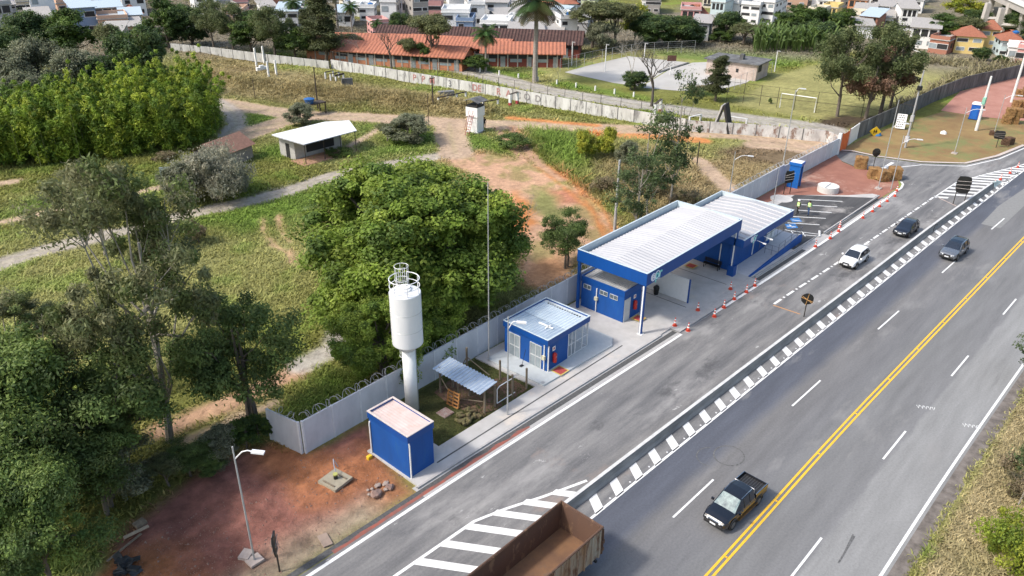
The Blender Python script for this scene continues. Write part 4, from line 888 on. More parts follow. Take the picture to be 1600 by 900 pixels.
board('long grey board beneath the pale board in the debris', (168, 880), (222, 838), .14, .05, WOOD, .12)
board('short thick block behind the pale board', (212, 828), (228, 818), .5, .2, WOOD, .15)
m = MB(); q = random.Random(2)
for k in range(14):
    cx, cy = at(q.uniform(172, 215), q.uniform(870, 898)); a = q.uniform(0, 3)
    m.box(-.3, -.2, 0, .3, .2, .03+.1*q.random(), Matrix.Translation((cx, cy, .05+.1*q.random())) @ Matrix.Rotation(a, 4, 'Z') @ Matrix.Rotation(q.uniform(-.5, .5), 4, 'X'))
tag(m.build('tarpaulin', mat('dark_plastic_sheet', (.05, .055, .06), .5, c2=(.02, .02, .02), scale=4)), 'crumpled dark plastic sheeting at the edge of the red earth', 'plastic sheet')
# ---- parking side: kiosk, rings, screens
T = thing('blue_kiosk', 'tall narrow blue booth with a pale open front standing on the red plaza', 'booth', (92.1, 35.9, 0), math.radians(6)); T.scale = (.70, .70, .82)
KB = mat('kiosk_blue', (.01, .12, .42), .4, var=.1)
m = MB(); m.box(-.85, -.95, 0, -.77, .95, 3.5); m.box(.77, -.95, 0, .85, .95, 3.5); m.box(-.77, .87, 0, .77, .95, 3.5); m.build('wall', KB, T)
m = MB(); m.box(-1.0, -1.1, 3.5, 1.0, 1.1, 3.95); m.build('fascia', KB, T); m = MB(); m.box(-.9, -1.0, 3.95, .9, 1.0, 3.99); m.build('roof', WHITE, T)
m = MB(); m.box(-.77, -.6, .1, .77, -.5, 3.5); m.build('front_panel', mat('kiosk_front', (.42, .44, .45), .5), T)
T = thing('concrete_ring', 'thick round concrete ring with split lid on the red plaza beside the car park', 'concrete ring', (*at(1293, 299), .02))
m = MB(); m.lathe([(1.25, 0), (1.25, .75), (1.1, .75), (1.1, .68), (0, .66)], 40); m.build('ring', mat('pale_ring', (.60, .58, .55), .85, var=.12), T)
m = MB(); m.prism([(1.08*math.cos(t), 1.08*math.sin(t)) for t in np.linspace(.15, PI-.05, 16)], .68, .78); m.build('lid', WHITE, T)
m = MB(); m.prism([(1.08*math.cos(t), 1.08*math.sin(t)) for t in np.linspace(PI+.2, 2*PI-.2, 16)], .66, .72); m.build('lid', WHITE, T)
T = thing('concrete_disc', 'flat round pale concrete disc lying next to the service building roof corner', 'concrete disc', (*at(1221, 312), .02))
m = MB(); m.lathe([(1.3, 0), (1.3, .14), (0, .16)], 40); m.build('disc', bpy.data.materials['pale_ring'], T)
# ================================================================ VEHICLES
def paint(name, c, flake=0.): 
    m = mat(name, c, .22, var=.06, metal=flake, spec=.6); m.node_tree.nodes['Principled BSDF'].inputs['Coat Weight'].default_value = .6; return m
CHROME = mat('chrome', (.6, .6, .6), .18, metal=1., var=.05); RIM = mat('alloy_rim', (.30, .30, .31), .35, metal=.7, var=.3)
LAMPG = mat('lamp_lens', (.65, .68, .70), .12, var=.1); TAIL = mat('tail_lens', (.35, .01, .01), .2); PLATE = mat('number_plate', (.70, .72, .74), .5); PLASTIC = mat('dark_trim', (.02, .02, .021), .6)
def car(name, label, cat, st, bodym, loc, rz, wheels, wr=.34, roofrails=None, bed=None, lampw=.42, nose=None, trim=PLASTIC, glass_ws=GLASS, roofglass=False):
    T = thing(name, label, cat, loc, rz)
    rings = []
    for (x, w, zl, zb, zr, wt, kind) in st:
        if kind == 'c': r = [(.86*w, zl), (w, zl+.14), (w*1.01, (zl+zb)/2), (w*.965, zb), (wt, zr-.06), (wt*.86, zr-.005), (wt*.45, zr+.015), (0, zr+.02)]
        else: r = [(.86*w, zl), (w, zl+.14), (w*1.01, (zl+zb)/2), (w*.95, zb), (w*.86, zb+(zr-zb)*.75), (w*.66, zr), (w*.33, zr+.012), (0, zr+.015)]
        rings.append([(x, y, z) for y, z in r]+[(x, -y, z) for y, z in r[-2::-1]])
    n = len(rings[0]); body = MB(); gl = {'windscreen': MB(), 'rear_window': MB(), 'side_window': [MB(), MB()]}
    allv = [p for r in rings for p in r]; body.add(allv, [])
    for i in range(len(rings)-1):
        ka, kb = st[i][6], st[i+1][6]
        for j in range(n-1):
            f = (i*n+j, (i+1)*n+j, (i+1)*n+j+1, i*n+j+1); cabin = 3 <= j <= n-5
            side = j == 3 or j == n-5
            tgt = None
            if ka == 'c' and kb == 'c' and side: tgt = gl['side_window'][0 if j == 3 else 1]
            elif ka != kb and 4 <= j <= n-6: tgt = gl['windscreen'] if i >= len(rings)//2 else gl['rear_window']
            elif ka != kb and side: tgt = gl['side_window'][0 if j == 3 else 1]
            elif roofglass and ka == kb == 'c' and j in (5, 6, 7, 8) : tgt = gl.setdefault('roof_glass', MB())
            if tgt is None: body.f.append(f); body.m.append(0)
            else: tgt.add([allv[k] for k in f], [(0, 1, 2, 3)])
    body.add([], []); body.f.append(tuple(range(n))); body.m.append(0); body.f.append(tuple((len(rings)-1)*n+j for j in range(n-1, -1, -1))); body.m.append(0)
    # floor between sills
    bo = body.build('body', bodym, T, smooth=False); 
    for k, v in gl.items():
        for mb in (v if isinstance(v, list) else [v]):
            if mb.v: mb.build(k, glass_ws if k == 'windscreen' else GLASS, T)
    hw = max(s[1] for s in st)
    x0 = st[0][0]; x1 = st[-1][0]
    # pillars
    cb = [s for s in st if s[6] == 'c']
    for s in cb[1:-1]:
        for sg in (1, -1): m = MB(); m.tube([(s[0], sg*(s[1]*.965+.008), s[3]), (s[0], sg*(s[5]+.008), s[4]-.06)], .035, 4); m.build('pillar', trim, T)
    ws = [i for i in range(len(st)-1) if st[i][6] != st[i+1][6]]
    for wi in ws:
        a, b = (st[wi], st[wi+1]); c_, h_ = (a, b) if a[6] == 'c' else (b, a)
        for sg in (1, -1): m = MB(); m.tube([(c_[0], sg*(c_[5]-.01), c_[4]-.04), (h_[0], sg*h_[1]*.87, h_[3]+.05)], .035, 4); m.build('pillar', bodym, T)
    for (wx) in wheels:
        for sg in (1, -1):
            wo = MB(); yy = sg*(hw-.10)
            wo.tube([(wx, yy-.11, wr), (wx, yy-.09, wr), (wx, yy+.11-.02, wr), (wx, yy+.12, wr)], [wr*.93, wr, wr, wr*.93], 20); wh_ = wo.build('wheel', RUBBER, T)
            ri = MB(); y2 = yy+sg*.125; ri.tube([(wx, y2-sg*.02, wr), (wx, y2, wr)], [wr*.66, wr*.62], 16); ri.build('rim', RIM, wh_)
            ar = MB(); ar.tube([(wx+(wr+.09)*math.cos(t), sg*(hw+.0), wr+(wr+.09)*math.sin(t)) for t in np.linspace(.0, PI, 12)], .05, 4); ar.build('wheel_arch', trim, T)
    # front end: grille, bumper, lights, plate
    fs = st[-1]; zg = (fs[2]+fs[3])/2+.08
    m = MB(); m.box(x1-.05, -fs[1]*.55, zg-.06, x1+.03, fs[1]*.55, zg+.14); m.build('grille', trim, T)
    m = MB(); m.box(x1-.12, -fs[1]*.98, fs[2]-.02, x1+.05, fs[1]*.98, fs[2]+.2); m.build('bumper', trim, T, bevel=.03)
    m = MB(); m.box(x1-.1, -fs[1]*.55, zg+.14, x1+.04, fs[1]*.55, zg+.18); m.build('chrome_bar', CHROME, T)
    m = MB(); m.box(x1+.05, -.21, fs[2]+.12, x1+.07, .21, fs[2]+.25); m.build('number_plate', PLATE, T)
    f2 = st[-2]
    for sg in (1, -1):
        m = MB(); m.add([(x1+.02, sg*fs[1]*.55, zg+.05), (x1+.02, sg*fs[1]*.55, zg+.18), (x1-.02, sg*fs[1]*.97, zg+.2), (x1-.02, sg*fs[1]*.97, zg+.07), (x1-lampw, sg*(f2[1]*1.0+.012), zg+.24), (x1-lampw, sg*(f2[1]*1.0+.012), zg+.15)], [(0, 1, 2, 3), (3, 2, 4, 5)]); m.build('headlight', LAMPG, T)
        m = MB(); m.box(x0-.02, sg*hw*.62-.12, st[0][3]-.22, x0+.06, sg*hw*.62+.12, st[0][3]-.05) if not bed else m.box(x0-.02, sg*hw*.85-.07, .75, x0+.04, sg*hw*.85+.07, 1.02); m.build('tail_light', TAIL, T)
        c_ = cb[-1]; m = MB(); mx_ = c_[0]+.55
        m.box(mx_-.07, sg*(hw+.03)-.02, c_[3]+.0, mx_+.07, sg*(hw+.2), c_[3]+.17) if sg > 0 else m.box(mx_-.07, -(hw+.2), c_[3]+.0, mx_+.07, -(hw+.01), c_[3]+.17); m.build('mirror', trim if name == 'hatchback' else bodym, T, bevel=.02)
        for xx in (cb[len(cb)//2][0]+.25, cb[len(cb)//2][0]-.65): m = MB(); m.box(xx-.09, sg*(hw+.005)-.015, c_[3]-.14, xx+.09, sg*(hw+.005)+.015, c_[3]-.1); m.build('handle', CHROME if bed else bodym, T)
    if roofrails:
        zr = max(s[4] for s in cb)
        for sg in (1, -1): m = MB(); m.tube([(cb[0][0]+.1, sg*cb[0][5]*.9, cb[0][4]+.02), (cb[1][0], sg*cb[1][5]*.93, zr+.05), (cb[-1][0]-.1, sg*cb[-1][5]*.93, cb[-1][4]+.03)], .022, 5); m.build('roof_rail', roofrails, T)
    if bed:
        bx0, bx1, bw, z0, z1 = bed
        m = MB(); m.box(bx0, -bw, z0, bx1, -bw+.08, z1); m.box(bx0, bw-.08, z0, bx1, bw, z1); m.box(bx0+.0, -bw+.08, z0, bx0+.06, bw-.08, z1-.02); m.box(bx1-.06, -bw+.08, z0, bx1, bw-.08, z1); m.build('cargo_bed', bodym, T)
        m = MB(); m.box(bx0+.06, -bw+.08, z0+.12, bx1-.06, bw-.08, z0+.2); m.build('bed_floor', PLASTIC, T)
        m = MB(); 
        for i in range(9): y = -bw+.2+i*(2*bw-.4)/8; m.box(bx0+.07, y-.015, z0+.2, bx1-.07, y+.015, z0+.23)
        for i in range(7): y = -bw+.25+i*(2*bw-.5)/6; m.box(bx1-.1, y-.02, z0+.25, bx1-.065, y+.02, z1-.03)
        m.build('bed_liner', mat('bed_liner_grey', (.08, .08, .085), .5), T)
        for sg in (1, -1): m = MB(); m.tube([(bx0+.05, sg*(bw-.04), z1+.04), (bx1-.05, sg*(bw-.04), z1+.04)], .03, 5); m.build('bed_rail', CHROME, T)
        m = MB(); m.tube([(bx1+.12, -bw+.15, z1), (bx1+.1, -bw+.2, z1+.42), (bx1+.1, bw-.2, z1+.42), (bx1+.12, bw-.15, z1)], .035, 6); m.build('roll_bar', CHROME, T)
        for sg in (1, -1): m = MB(); m.box(-1.3, sg*(hw+.02)-.08, .42, 1.1, sg*(hw+.02)+.08, .48); m.build('side_step', mat('side_step_bronze', (.30, .16, .05), .35, metal=.6) if sg > 0 else bpy.data.materials['side_step_bronze'], T)
    return T
def suv(L=4.4, w=.88, h=1.62, hood=.98, belt=1.0):
    f = L/2
    return [(-f, w*.86, .42, .95, 1.0, .6, 'h'), (-f+.08, w*.95, .34, belt+.02, belt+.1, .7, 'h'), (-f+.42, w, .3, belt+.02, h-.07, w*.68, 'c'), (-f+1.0, w, .28, belt, h, w*.74, 'c'), (-.35, w, .28, belt-.02, h+.0, w*.76, 'c'), (.25, w, .28, belt-.04, h-.07, w*.74, 'c'),
            (1.0, w*.99, .28, hood-.06, hood+.04, .7, 'h'), (f-.45, w*.96, .3, hood-.14, hood-.04, .7, 'h'), (f-.12, w*.88, .32, hood-.26, hood-.16, .6, 'h'), (f, w*.72, .36, hood-.34, hood-.25, .5, 'h')]
def place(pA, pB, z=0):
    (x0, y0), (x1, y1) = at(*pA), at(*pB); return ((x0+x1)/2, (y0+y1)/2)
HEAD = PI+math.radians(-2.)
car('suv', 'white SUV driving on the side road beside the dashed bay line', 'car', suv(4.25, .88, 1.6), paint('white_car_paint', (.80, .80, .80)), (74.8, 21.8, .016), HEAD, (-1.3, 1.32), .33).scale = (.93,)*3
car('hatchback', 'dark blue-black hatchback on the side road behind the white SUV', 'car', suv(4.0, .86, 1.47, .92, .94), paint('dark_blue_paint', (.008, .010, .018)), (86.4, 20.6, .016), HEAD, (-1.25, 1.25), .31).scale = (.93,)*3
car('suv', 'silver-grey SUV with glass roof driving in the left highway lane', 'car', suv(4.5, .92, 1.66, 1.02, 1.02), paint('silver_paint', (.22, .235, .26), .6), (83.8, 15.1, .016), HEAD-math.radians(1), (-1.35, 1.37), .35, roofrails=CHROME, roofglass=True).scale = (.93,)*3
pk = [(-2.62, .88, .5, .95, 1.0, .7, 'h'), (-2.6, .92, .42, .98, 1.02, .7, 'h'), (-1.02, .93, .38, 1.0, 1.04, .7, 'h'), (-.98, .93, .38, 1.08, 1.74, .70, 'c'), (-.35, .93, .38, 1.08, 1.80, .72, 'c'), (.35, .93, .38, 1.06, 1.78, .72, 'c'), (.62, .93, .38, 1.05, 1.72, .70, 'c'), (1.42, .92, .4, 1.04, 1.14, .8, 'h'), (2.2, .9, .42, .98, 1.08, .7, 'h'), (2.55, .84, .44, .88, .97, .6, 'h'), (2.68, .7, .48, .8, .86, .5, 'h')]
WSG = mat('windscreen_reflection', (.05, .08, .10), .05, c2=(.25, .33, .32), scale=2.2, spec=.9)
car('pickup_truck', 'black double cab pickup truck with chrome trim beside the yellow centre line', 'pickup truck', pk, paint('black_paint', (.005, .006, .010)), (35.2, 13.75, .016), PI+math.radians(-3), (-1.6, 1.68), .39, roofrails=CHROME, bed=(-2.62, -1.08, .93, .9, 1.3), glass_ws=WSG).scale = (.88, .88, .86)
# ---- rusty open trailer in the near lane
RUST = mat('rusty_steel', (.105, .055, .034), .85, c2=(.09, .05, .035), scale=1.1, c3=(.20, .12, .07), s3=2.5, t3=.55, bump=.2, stretch=(1, 1, .35))
RUSTP = mat('rusty_pale_paint', (.33, .30, .25), .8, c2=(.26, .15, .08), scale=.9, c3=(.15, .07, .04), s3=1.6, t3=.5, bump=.2, stretch=(1, 1, .3))
RUSTF = mat('rusty_floor', (.22, .115, .055), .85, c2=(.12, .065, .04), scale=.7, c3=(.14, .09, .06), s3=1.5, t3=.58)
T = thing('dump_trailer', 'rusty open topped steel truck body in the near highway lane, empty inside', 'truck trailer', (25.95, 18.2, 0), math.radians(-.5)+PI)
# local: +x forward (towards the picture's lower left), rear at x=0
wq, z0_, z1_, LL = 1.4, 1.35, 3.25, 8.5
m = MB(); m.box(0, -wq, z0_, .09, wq, z1_-.03); m.build('tailgate', RUST, T)
m = MB(); m.box(.09, -wq, z0_, LL, -wq+.07, z1_); m.build('side_panel', RUST, T)
m = MB(); m.box(.09, wq-.07, z0_, LL, wq, z1_); s = m.build('side_panel', RUSTP, T)
m = MB(); m.box(.09, -wq+.07, z0_, LL, wq-.07, z0_+.12); m.build('floor', RUSTF, T)
m = MB(); m.box(LL-.08, -wq+.07, z0_+.12, LL, wq-.07, z1_); m.build('front_panel', RUST, T)
for i in range(13):
    x = .25+i*.62; m = MB(); m.box(x, wq, z0_, x+.09, wq+.09, z1_-.06); m.build('rib', RUSTP, T)
for sg in (1, -1): m = MB(); m.tube([(0, sg*wq, z1_+.02), (2, sg*wq+.02, z1_+.03), (5, sg*wq-.01, z1_+.01), (LL, sg*wq, z1_+.02)], .055, 6); m.build('top_rail', RUST, T)
m = MB(); m.tube([(.0, -wq, z1_), (.0, wq, z1_)], .05, 6); m.build('top_rail', RUST, T)
for y in (wq-.25, wq-.05): m = MB(); m.tube([(-.12, y, z0_-.1), (-.16, y, 2.3), (-.12, y, z1_-.25)], .05, 6); m.box(-.22, y-.08, 2.0, -.02, y+.08, 2.25); m.box(-.2, y-.08, 1.5, -.02, y+.08, 1.7); m.build('latch', RUST, T)
for x in (2.2, 3.5, 6.5):
    for sg in (1, -1):
        m = MB(); m.tube([(x, sg*1.15-.18, .52), (x, sg*1.15+.18, .52)], [.52, .52], 20); wl_ = m.build('wheel', RUBBER, T); m = MB(); m.tube([(x, sg*1.15+sg*.18, .52), (x, sg*1.15+sg*.2, .52)], [.28, .26], 14); m.build('rim', RIM, wl_)
m = MB(); m.box(.3, -.5, .8, LL, -.35, z0_); m.box(.3, .35, .8, LL, .5, z0_); m.box(0, -1.2, .6, .12, 1.2, .75); m.build('chassis', PLASTIC, T)
# ---- concrete barrier
T = thing('concrete_barrier', 'long grey concrete barrier with white top between side road and highway', 'barrier', (26.5, 21, 0))
X = np.arange(25.6, 109.1, 1.6); prof = [(.32, 0), (.32, .08), (.20, .26), (.11, .70), (-.11, .70), (-.20, .26), (-.32, .08), (-.32, 0)]
m = MB(); V = []; 
for x in X:
    yc = float(yBar(x)); V += [(x, yc+a, b) for a, b in prof]
k = len(prof); F = [(i*k+j, i*k+j+1, (i+1)*k+j+1, (i+1)*k+j) for i in range(len(X)-1) for j in range(k-1)]+[tuple(range(k)), tuple((len(X)-1)*k+j for j in range(k-1, -1, -1))]
m.add(V, F); W(m, 'barrier_body', mat('barrier_concrete', (.26, .26, .255), .9, c2=(.15, .15, .15), scale=.8, bump=.2, c3=(.12, .12, .12), s3=1.2, t3=.62, stretch=(.5, 1, 2)), T)
m = MB(); V = []
for x in X: yc = float(yBar(x)); V += [(x, yc-.115, .704), (x, yc+.115, .704), (x, yc+.13, .58), ]
m.add(V, [(i*3+j, i*3+j+1, (i+1)*3+j+1, (i+1)*3+j) for i in range(len(X)-1) for j in (0, 1)]); W(m, 'pale_top', mat('barrier_top_white', (.60, .60, .59), .8, c2=(.45, .45, .44), scale=2), T)  # top strip and upper left edge coloured paler than the barrier body
m = MB(); 
V = []; 
for x, hh in ((109.0, .70), (110.6, .5), (112.0, .2)):
    yc = float(yBar(x)); sc = hh/.70; V += [(x, yc+a, b*sc) for a, b in prof]
m.add(V, [(i*k+j, i*k+j+1, (i+1)*k+j+1, (i+1)*k+j) for i in range(2) for j in range(k-1)]+[tuple(2*k+j for j in range(k-1, -1, -1))]); W(m, 'painted_end', mat('barrier_end_pale', (.50, .58, .56), .7, c2=(.36, .42, .40), scale=3), T)
m = MB(); m.tube([(89.2+.5*math.cos(t), float(yBar(89.2))-.30, .42+.42*math.sin(t)) for t in np.linspace(.3, 5.6, 14)], .03, 5); tag(m.build('cable_loop', BLACK), 'loop of black cable hanging on the concrete barrier', 'cable')
# ---- traffic cones
def cone_proto():
    T = thing('traffic_cone', 'x', 'traffic cone', (0, 0, 0)); T['group'] = 'traffic cones along the side road'
    m = MB(); m.prism([(.2*math.cos(t+PI/8)*1.05, .2*math.sin(t+PI/8)*1.05) for t in np.arange(8)*PI/4], 0, .05); m.build('base', ORANGE, T)
    R = lambda z: .145-(z-.05)*.155
    for a, b, mt, nm in ((.05, .28, ORANGE, 'cone_body'), (.28, .42, WHITE, 'band'), (.42, .54, ORANGE, 'cone_body'), (.54, .66, WHITE, 'band'), (.66, .80, ORANGE, 'cone_tip')):
        m = MB(); m.lathe([(R(a), a), (R(b), b)], 14); m.build(nm, mt, T, smooth=True)
    return T
cones = [(1054, 511, 'cone at the end of the drain channel below the canopy post'), (1075, 517, 'cone nearest the camera on the white edge line'), (1090, 487, 'cone standing alone on the concrete left of the white panel end'), (1116, 495, 'second cone along the white edge line from the camera'),
         (1131, 481, 'third cone along the white edge line'), (1141, 454, 'cone closest to the foot of the far canopy post'), (1147, 468, 'fourth cone along the edge line, in front of the ramp foot'), (1166, 457, 'fifth cone, next to the dark drain end'), (1179, 447, 'cone on the edge line at the start of the second drain channel'),
         (1274, 386, 'cone on the edge line near the top end of the ramp'), (1297, 373, 'cone between the ramp end and the pair of cones'), (1310, 362, 'front cone of the close pair beside the car park'), (1312, 355, 'rear cone of the close pair beside the car park'),
         (1348, 341, 'cone beside the start of the car park kerb'), (1363, 331, 'second cone along the car park kerb'), (1374, 323, 'third cone along the car park kerb, casting onto the road'), (1386, 315, 'fourth cone along the car park kerb'), (1398, 307, 'cone before the rounded kerb end'), (1401, 299, 'cone at the rounded kerb end'),
         (1578, 271, 'cone nearest the barrier end on the hatched island'), (1563, 281, 'cone on the hatching at the painted barrier end'), (1590, 262, 'farthest cone, at the right picture edge'), (1553, 290, 'cone touching the tip of the barrier')]
cp = None
for i, (a, b, lb) in enumerate(cones):
    x, y = at(a, b); zz = .14 if (y > float(yEL(x))+.4 and x < 75) else .016
    if cp is None: cp = cone_proto(); o = cp
    else: o = dup(cp)
    o.location = (x, y, zz); o.rotation_euler = (0, 0, i*.7); o['label'] = 'orange and white '+lb
# ---- lamp posts
def lamp(pb, ptop, label, arm=2.2, adir=(1, -.2), name='street_lamp', r=.065, foot=True, armz=.85, z=0, mt=STEELG, h=None, single=True):
    x, y = at(*pb, z); h = h or height_at(x, y, ptop); T = thing(name, label, 'street lamp', (x, y, z))
    m = MB(); m.tube([(0, 0, 0), (0, 0, h)], [r, r*.7], 10); m.build('pole', mt, T)
    dx, dy = adir; q = math.hypot(dx, dy); dx /= q; dy /= q; az = h*armz
    if single:
        m = MB(); m.tube([(0, 0, az), (dx*arm*.45, dy*arm*.45, az+.5), (dx*arm*.75, dy*arm*.75, az+.6), (dx*arm, dy*arm, az+.55)], .035, 6); a_ = m.build('arm', METW, T)
        m = MB(); m.box(-.05, -.12, -.05, .6, .12, .05, Matrix.Translation((dx*arm, dy*arm, az+.55)) @ Matrix.Rotation(math.atan2(dy, dx), 4, 'Z') @ Matrix.Rotation(.08, 4, 'Y')); m.build('lamp_head', METW, T)
    if foot: m = MB(); m.box(-.4, -.35, 0, .4, .35, .14); m.build('footing', mat('footing_pale', (.45, .38, .34), .9) if 'footing_pale' not in bpy.data.materials else bpy.data.materials['footing_pale'], T)
    return T
AD = (.62, -.78)
L1 = lamp((398, 877), 698, 'street lamp on the red earth yard with two concrete blocks at its foot', 1.0, AD, armz=.9, r=.06)
m = MB(); m.box(-.35, -.3, 0, .35, .3, .2); o = m.build('concrete_block', bpy.data.materials['footing_pale'], loc=(*at(385, 869), 0)); o.rotation_euler = (0, 0, .5); tag(o, 'loose concrete block beside the foot of the yard street lamp', 'block')
lamp((793, 648), 497, 'street lamp on the pavement between the shelter and the office hut', .6, AD, foot=False, z=.13, armz=.88, r=.055)
def pole(pb, ptop, label, r0=.16, r1=.1, mt=CONCW, name='utility_pole', cat='utility pole', h=None, lean=(0, 0), extra=None):
    x, y = at(*pb); h = h or height_at(x, y, ptop); T = thing(name, label, cat, (x, y, 0))
    m = MB(); m.tube([(0, 0, 0), (lean[0]*h, lean[1]*h, h)], [r0, r1], 8); m.build('shaft', mt, T)
    if extra: extra(T, h)
    return T
GP = mat('pole_grey', (.36, .36, .36), .8, var=.2); DP = mat('pole_dark_wood', (.06, .045, .035), .9, var=.3)
def xbar(T, h):
    m = MB(); m.box(-.6, -.05, h-.5, .6, .05, h-.38); m.build('crossarm', DP, T)
pole((960, 362), 250, 'grey concrete utility pole rising behind the long blue canopy', .17, .11, GP)
def mastx(T, h): m = MB(); m.tube([(0, 0, h), (0, 0, h+.6)], .01, 4); m.build('tip', GP, T)
pole((764, 566), 285, 'very tall thin lightning mast in front of the big green tree', .05, .03, GP, extra=mastx)
lamp((1140, 300), 237, 'street lamp behind the grey wall with its head turned right', 1.6, AD, foot=False, armz=.8, h=None)
pole((1088, 265), 221, 'dark short wooden pole in the brown grass beside the slender trees', .09, .07, DP)
pole((497, 171), 105, 'dark wooden pole rising behind the blue water tank', .13, .09, DP, lean=(0, 0))
pole((677, 176), 118, 'dark wooden pole standing before the letters on the white wall', .12, .1, DP, extra=xbar)
pole((670, 198), 146, 'thin bare pole beside the dirt road junction', .05, .04, DP)
pole((329, 150), 97, 'dark leaning pole on the bank right of the bamboo', .12, .08, DP, lean=(-.1, .25))
pole((211, 240), 199, 'grey pole standing in front of the bamboo grove', .09, .07, GP)
pole((399, 156), 123, 'thin pole with white foot at the bend of the dirt road', .07, .05, DP)
lamp((1220, 275), 141, 'tall thin street lamp standing behind the grey wall near the goal', .6, AD, foot=False, armz=.97, r=.07)
lamp((1206, 330), 256, 'thin street lamp in front of the blue booth, beside the service building', .1, AD, foot=False, armz=.97, r=.05, single=False)
lamp((1372, 295), 156, 'street lamp rising from the red plaza before the turf yard', 1.2, AD, foot=True, armz=.70, r=.06)
lamp((1392, 296), 212, 'shorter street lamp with long curved arm beside the gravel corner', 1.7, AD, foot=False, armz=.86, r=.06)
def boxes(T, h):
    m = MB(); m.box(-.3, -.25, .9, .3, .25, 1.7); m.build('meter_box', mat('meter_grey', (.5, .5, .52), .5), T)
    m = MB(); m.tube([(0, 0, h*.78-.3), (0, 0, h*.78+.3)], .35, 8); m.build('transformer', BLACK, T)
    m = MB(); m.box(-.25, -.2, h*.35, .25, .2, h*.35+.9); m.build('junction_box', mat('box_grey', (.42, .42, .42), .6), T)
pole((1414, 231), 110, 'electric pole with meter box, grey cabinet and black transformer', .16, .09, GP, extra=boxes)
def gbox(T, h): m = MB(); m.box(-.55, -.2, h*.5, .25, .2, h*.5+1.0); m.build('green_box', mat('green_cabinet', (.25, .55, .42), .5), T); m = MB(); m.box(-.2, -.25, h*.42, .2, -.1, h*.46); m.build('clamp', BLACK, T)
WPL = mat('white_pole', (.66, .66, .65), .6, var=.08)
pole((1525, 204), 119, 'thick white concrete pole carrying a pale green cabinet', .24, .15, WPL, extra=gbox)
pole((1580, 160), 96, 'thick white concrete pole at the far right behind the turf stacks', .24, .17, WPL, h=10.5)
lamp((1491, 240), 168, 'street lamp in the turf yard between portable toilet and roadside kerb', 1.9, AD, foot=True, armz=.88, r=.06)
lamp((1552, 212), 148, 'thin street lamp next to the turf stacks', 1.9, AD, foot=False, armz=.9, r=.05)
# ---- covered traffic signs
CLOTH = mat('black_wrap', (.014, .014, .014), .35, var=.3); TAPE = mat('tan_tape', (.45, .27, .13), .6)
def wrapped(label, pb, kind, w_, h_, zc, face, legs=1, tape=TAPE):
    x, y = at(*pb); T = thing('covered_sign', label, 'covered sign', (x, y, 0), face)
    q = random.Random(int(x*10))
    for k in range(legs):
        dy = 0 if legs == 1 else (k-.5)*w_*.72; m = MB(); m.tube([(0, dy, 0), (0, dy, zc)], .05, 6); m.build('post', mat('post_dark', (.03, .025, .02), .7) if 'post_dark' not in bpy.data.materials else bpy.data.materials['post_dark'], T)
    m = MB(); n = 14; P = []
    for i in range(n):
        t = 2*PI*i/n
        if kind == 'round': a, b = math.cos(t)*w_/2, math.sin(t)*h_/2
        else:
            a, b = math.cos(t), math.sin(t); s = 1/max(abs(a), abs(b)); a *= s*w_/2; b *= s*h_/2
        P.append((a*q.uniform(.93, 1.06), b*q.uniform(.93, 1.06)))
    V = [(.06+q.uniform(-.02, .03), a, zc+b) for a, b in P]+[(-.03+q.uniform(-.03, .02), a, zc+b) for a, b in P]+[(.13, 0, zc), (-.08, 0, zc)]
    F = [(i, (i+1) % n, n+(i+1) % n, n+i) for i in range(n)]+[(i, 2*n, (i+1) % n) for i in range(n)]+[(n+i, n+(i+1) % n, 2*n+1) for i in range(n)]
    m.add(V, F); m.build('wrapping', CLOTH, T)
    m = MB()
    for k in range(3 if tape else 0):
        a = q.uniform(0, PI) if kind == 'round' else q.uniform(-.2, .2); z = zc+(0 if kind == 'round' else (k-1)*h_*.22)
        for sx in (.14, -.1): m.tube([(sx, -math.cos(a)*w_/2, z-math.sin(a)*h_/2), (sx*1.05, 0, z), (sx, math.cos(a)*w_/2, z+math.sin(a)*h_/2)], .022, 4)
    if tape: m.build('tape', tape, T)
    return T
FC = PI+.35
wrapped('round sign wrapped in black plastic and crossed orange tape beside the barrier', (1256, 495), 'round', 1.05, 1.05, 1.75, FC, tape=mat('orange_tape', (.60, .33, .12), .6))
wrapped('large two-legged sign wrapped in black plastic with white bands on the hatched island', (1497, 320), 'rect', 1.5, 2.0, 2.5, FC, 2, tape=mat('white_tape', (.5, .45, .42), .6))
wrapped('small black wrapped sign on one post beside the turf bales', (1364, 263), 'round', 1.0, 1.1, 2.2, FC, tape=None)
wrapped('narrow black wrapped sign on one post at the edge of the lower left yard', (437, 893), 'rect', .75, 1.35, 2.0, PI/2+.9, tape=mat('grey_band', (.25, .22, .2), .5))
wrapped('tall two-legged black wrapped sign in front of the blue booth', (1229, 303), 'rect', 1.2, 1.5, 2.2, PI+1.0, 2, tape=bpy.data.materials['white_tape'])
wrapped('low wrapped black sign beside the dark turf pallet near the kerb', (1556, 231), 'rect', 1.4, 1.2, 1.9, FC, 1, tape=bpy.data.materials['grey_band'])
T = thing('notice_board', 'white notice board leaning on the dark old wall behind a lamp', 'notice board', (*at(1405, 203), -.3), math.radians(200)); T.rotation_euler = (0, -.2, math.radians(196)); T.scale = (.85,)*3
m = MB(); m.box(0, -.8, .6, .08, .8, 3.2); bd = m.build('board', WHITE, T)
m = MB(); q = random.Random(5)
for r in range(6):
    z = 2.85-r*.4; y = -.7
    while y < .45: wd = q.uniform(.1, .3); m.box(.085, y, z, .09, y+wd, z+.2); y += wd+q.uniform(.08, .15)
m.build('lettering_rows', mat('board_ink', (.15, .15, .15), .7), bd)
m = MB(); m.box(-.05, .7, 0, 0, .85, 3.2); m.build('post', WOOD, T)
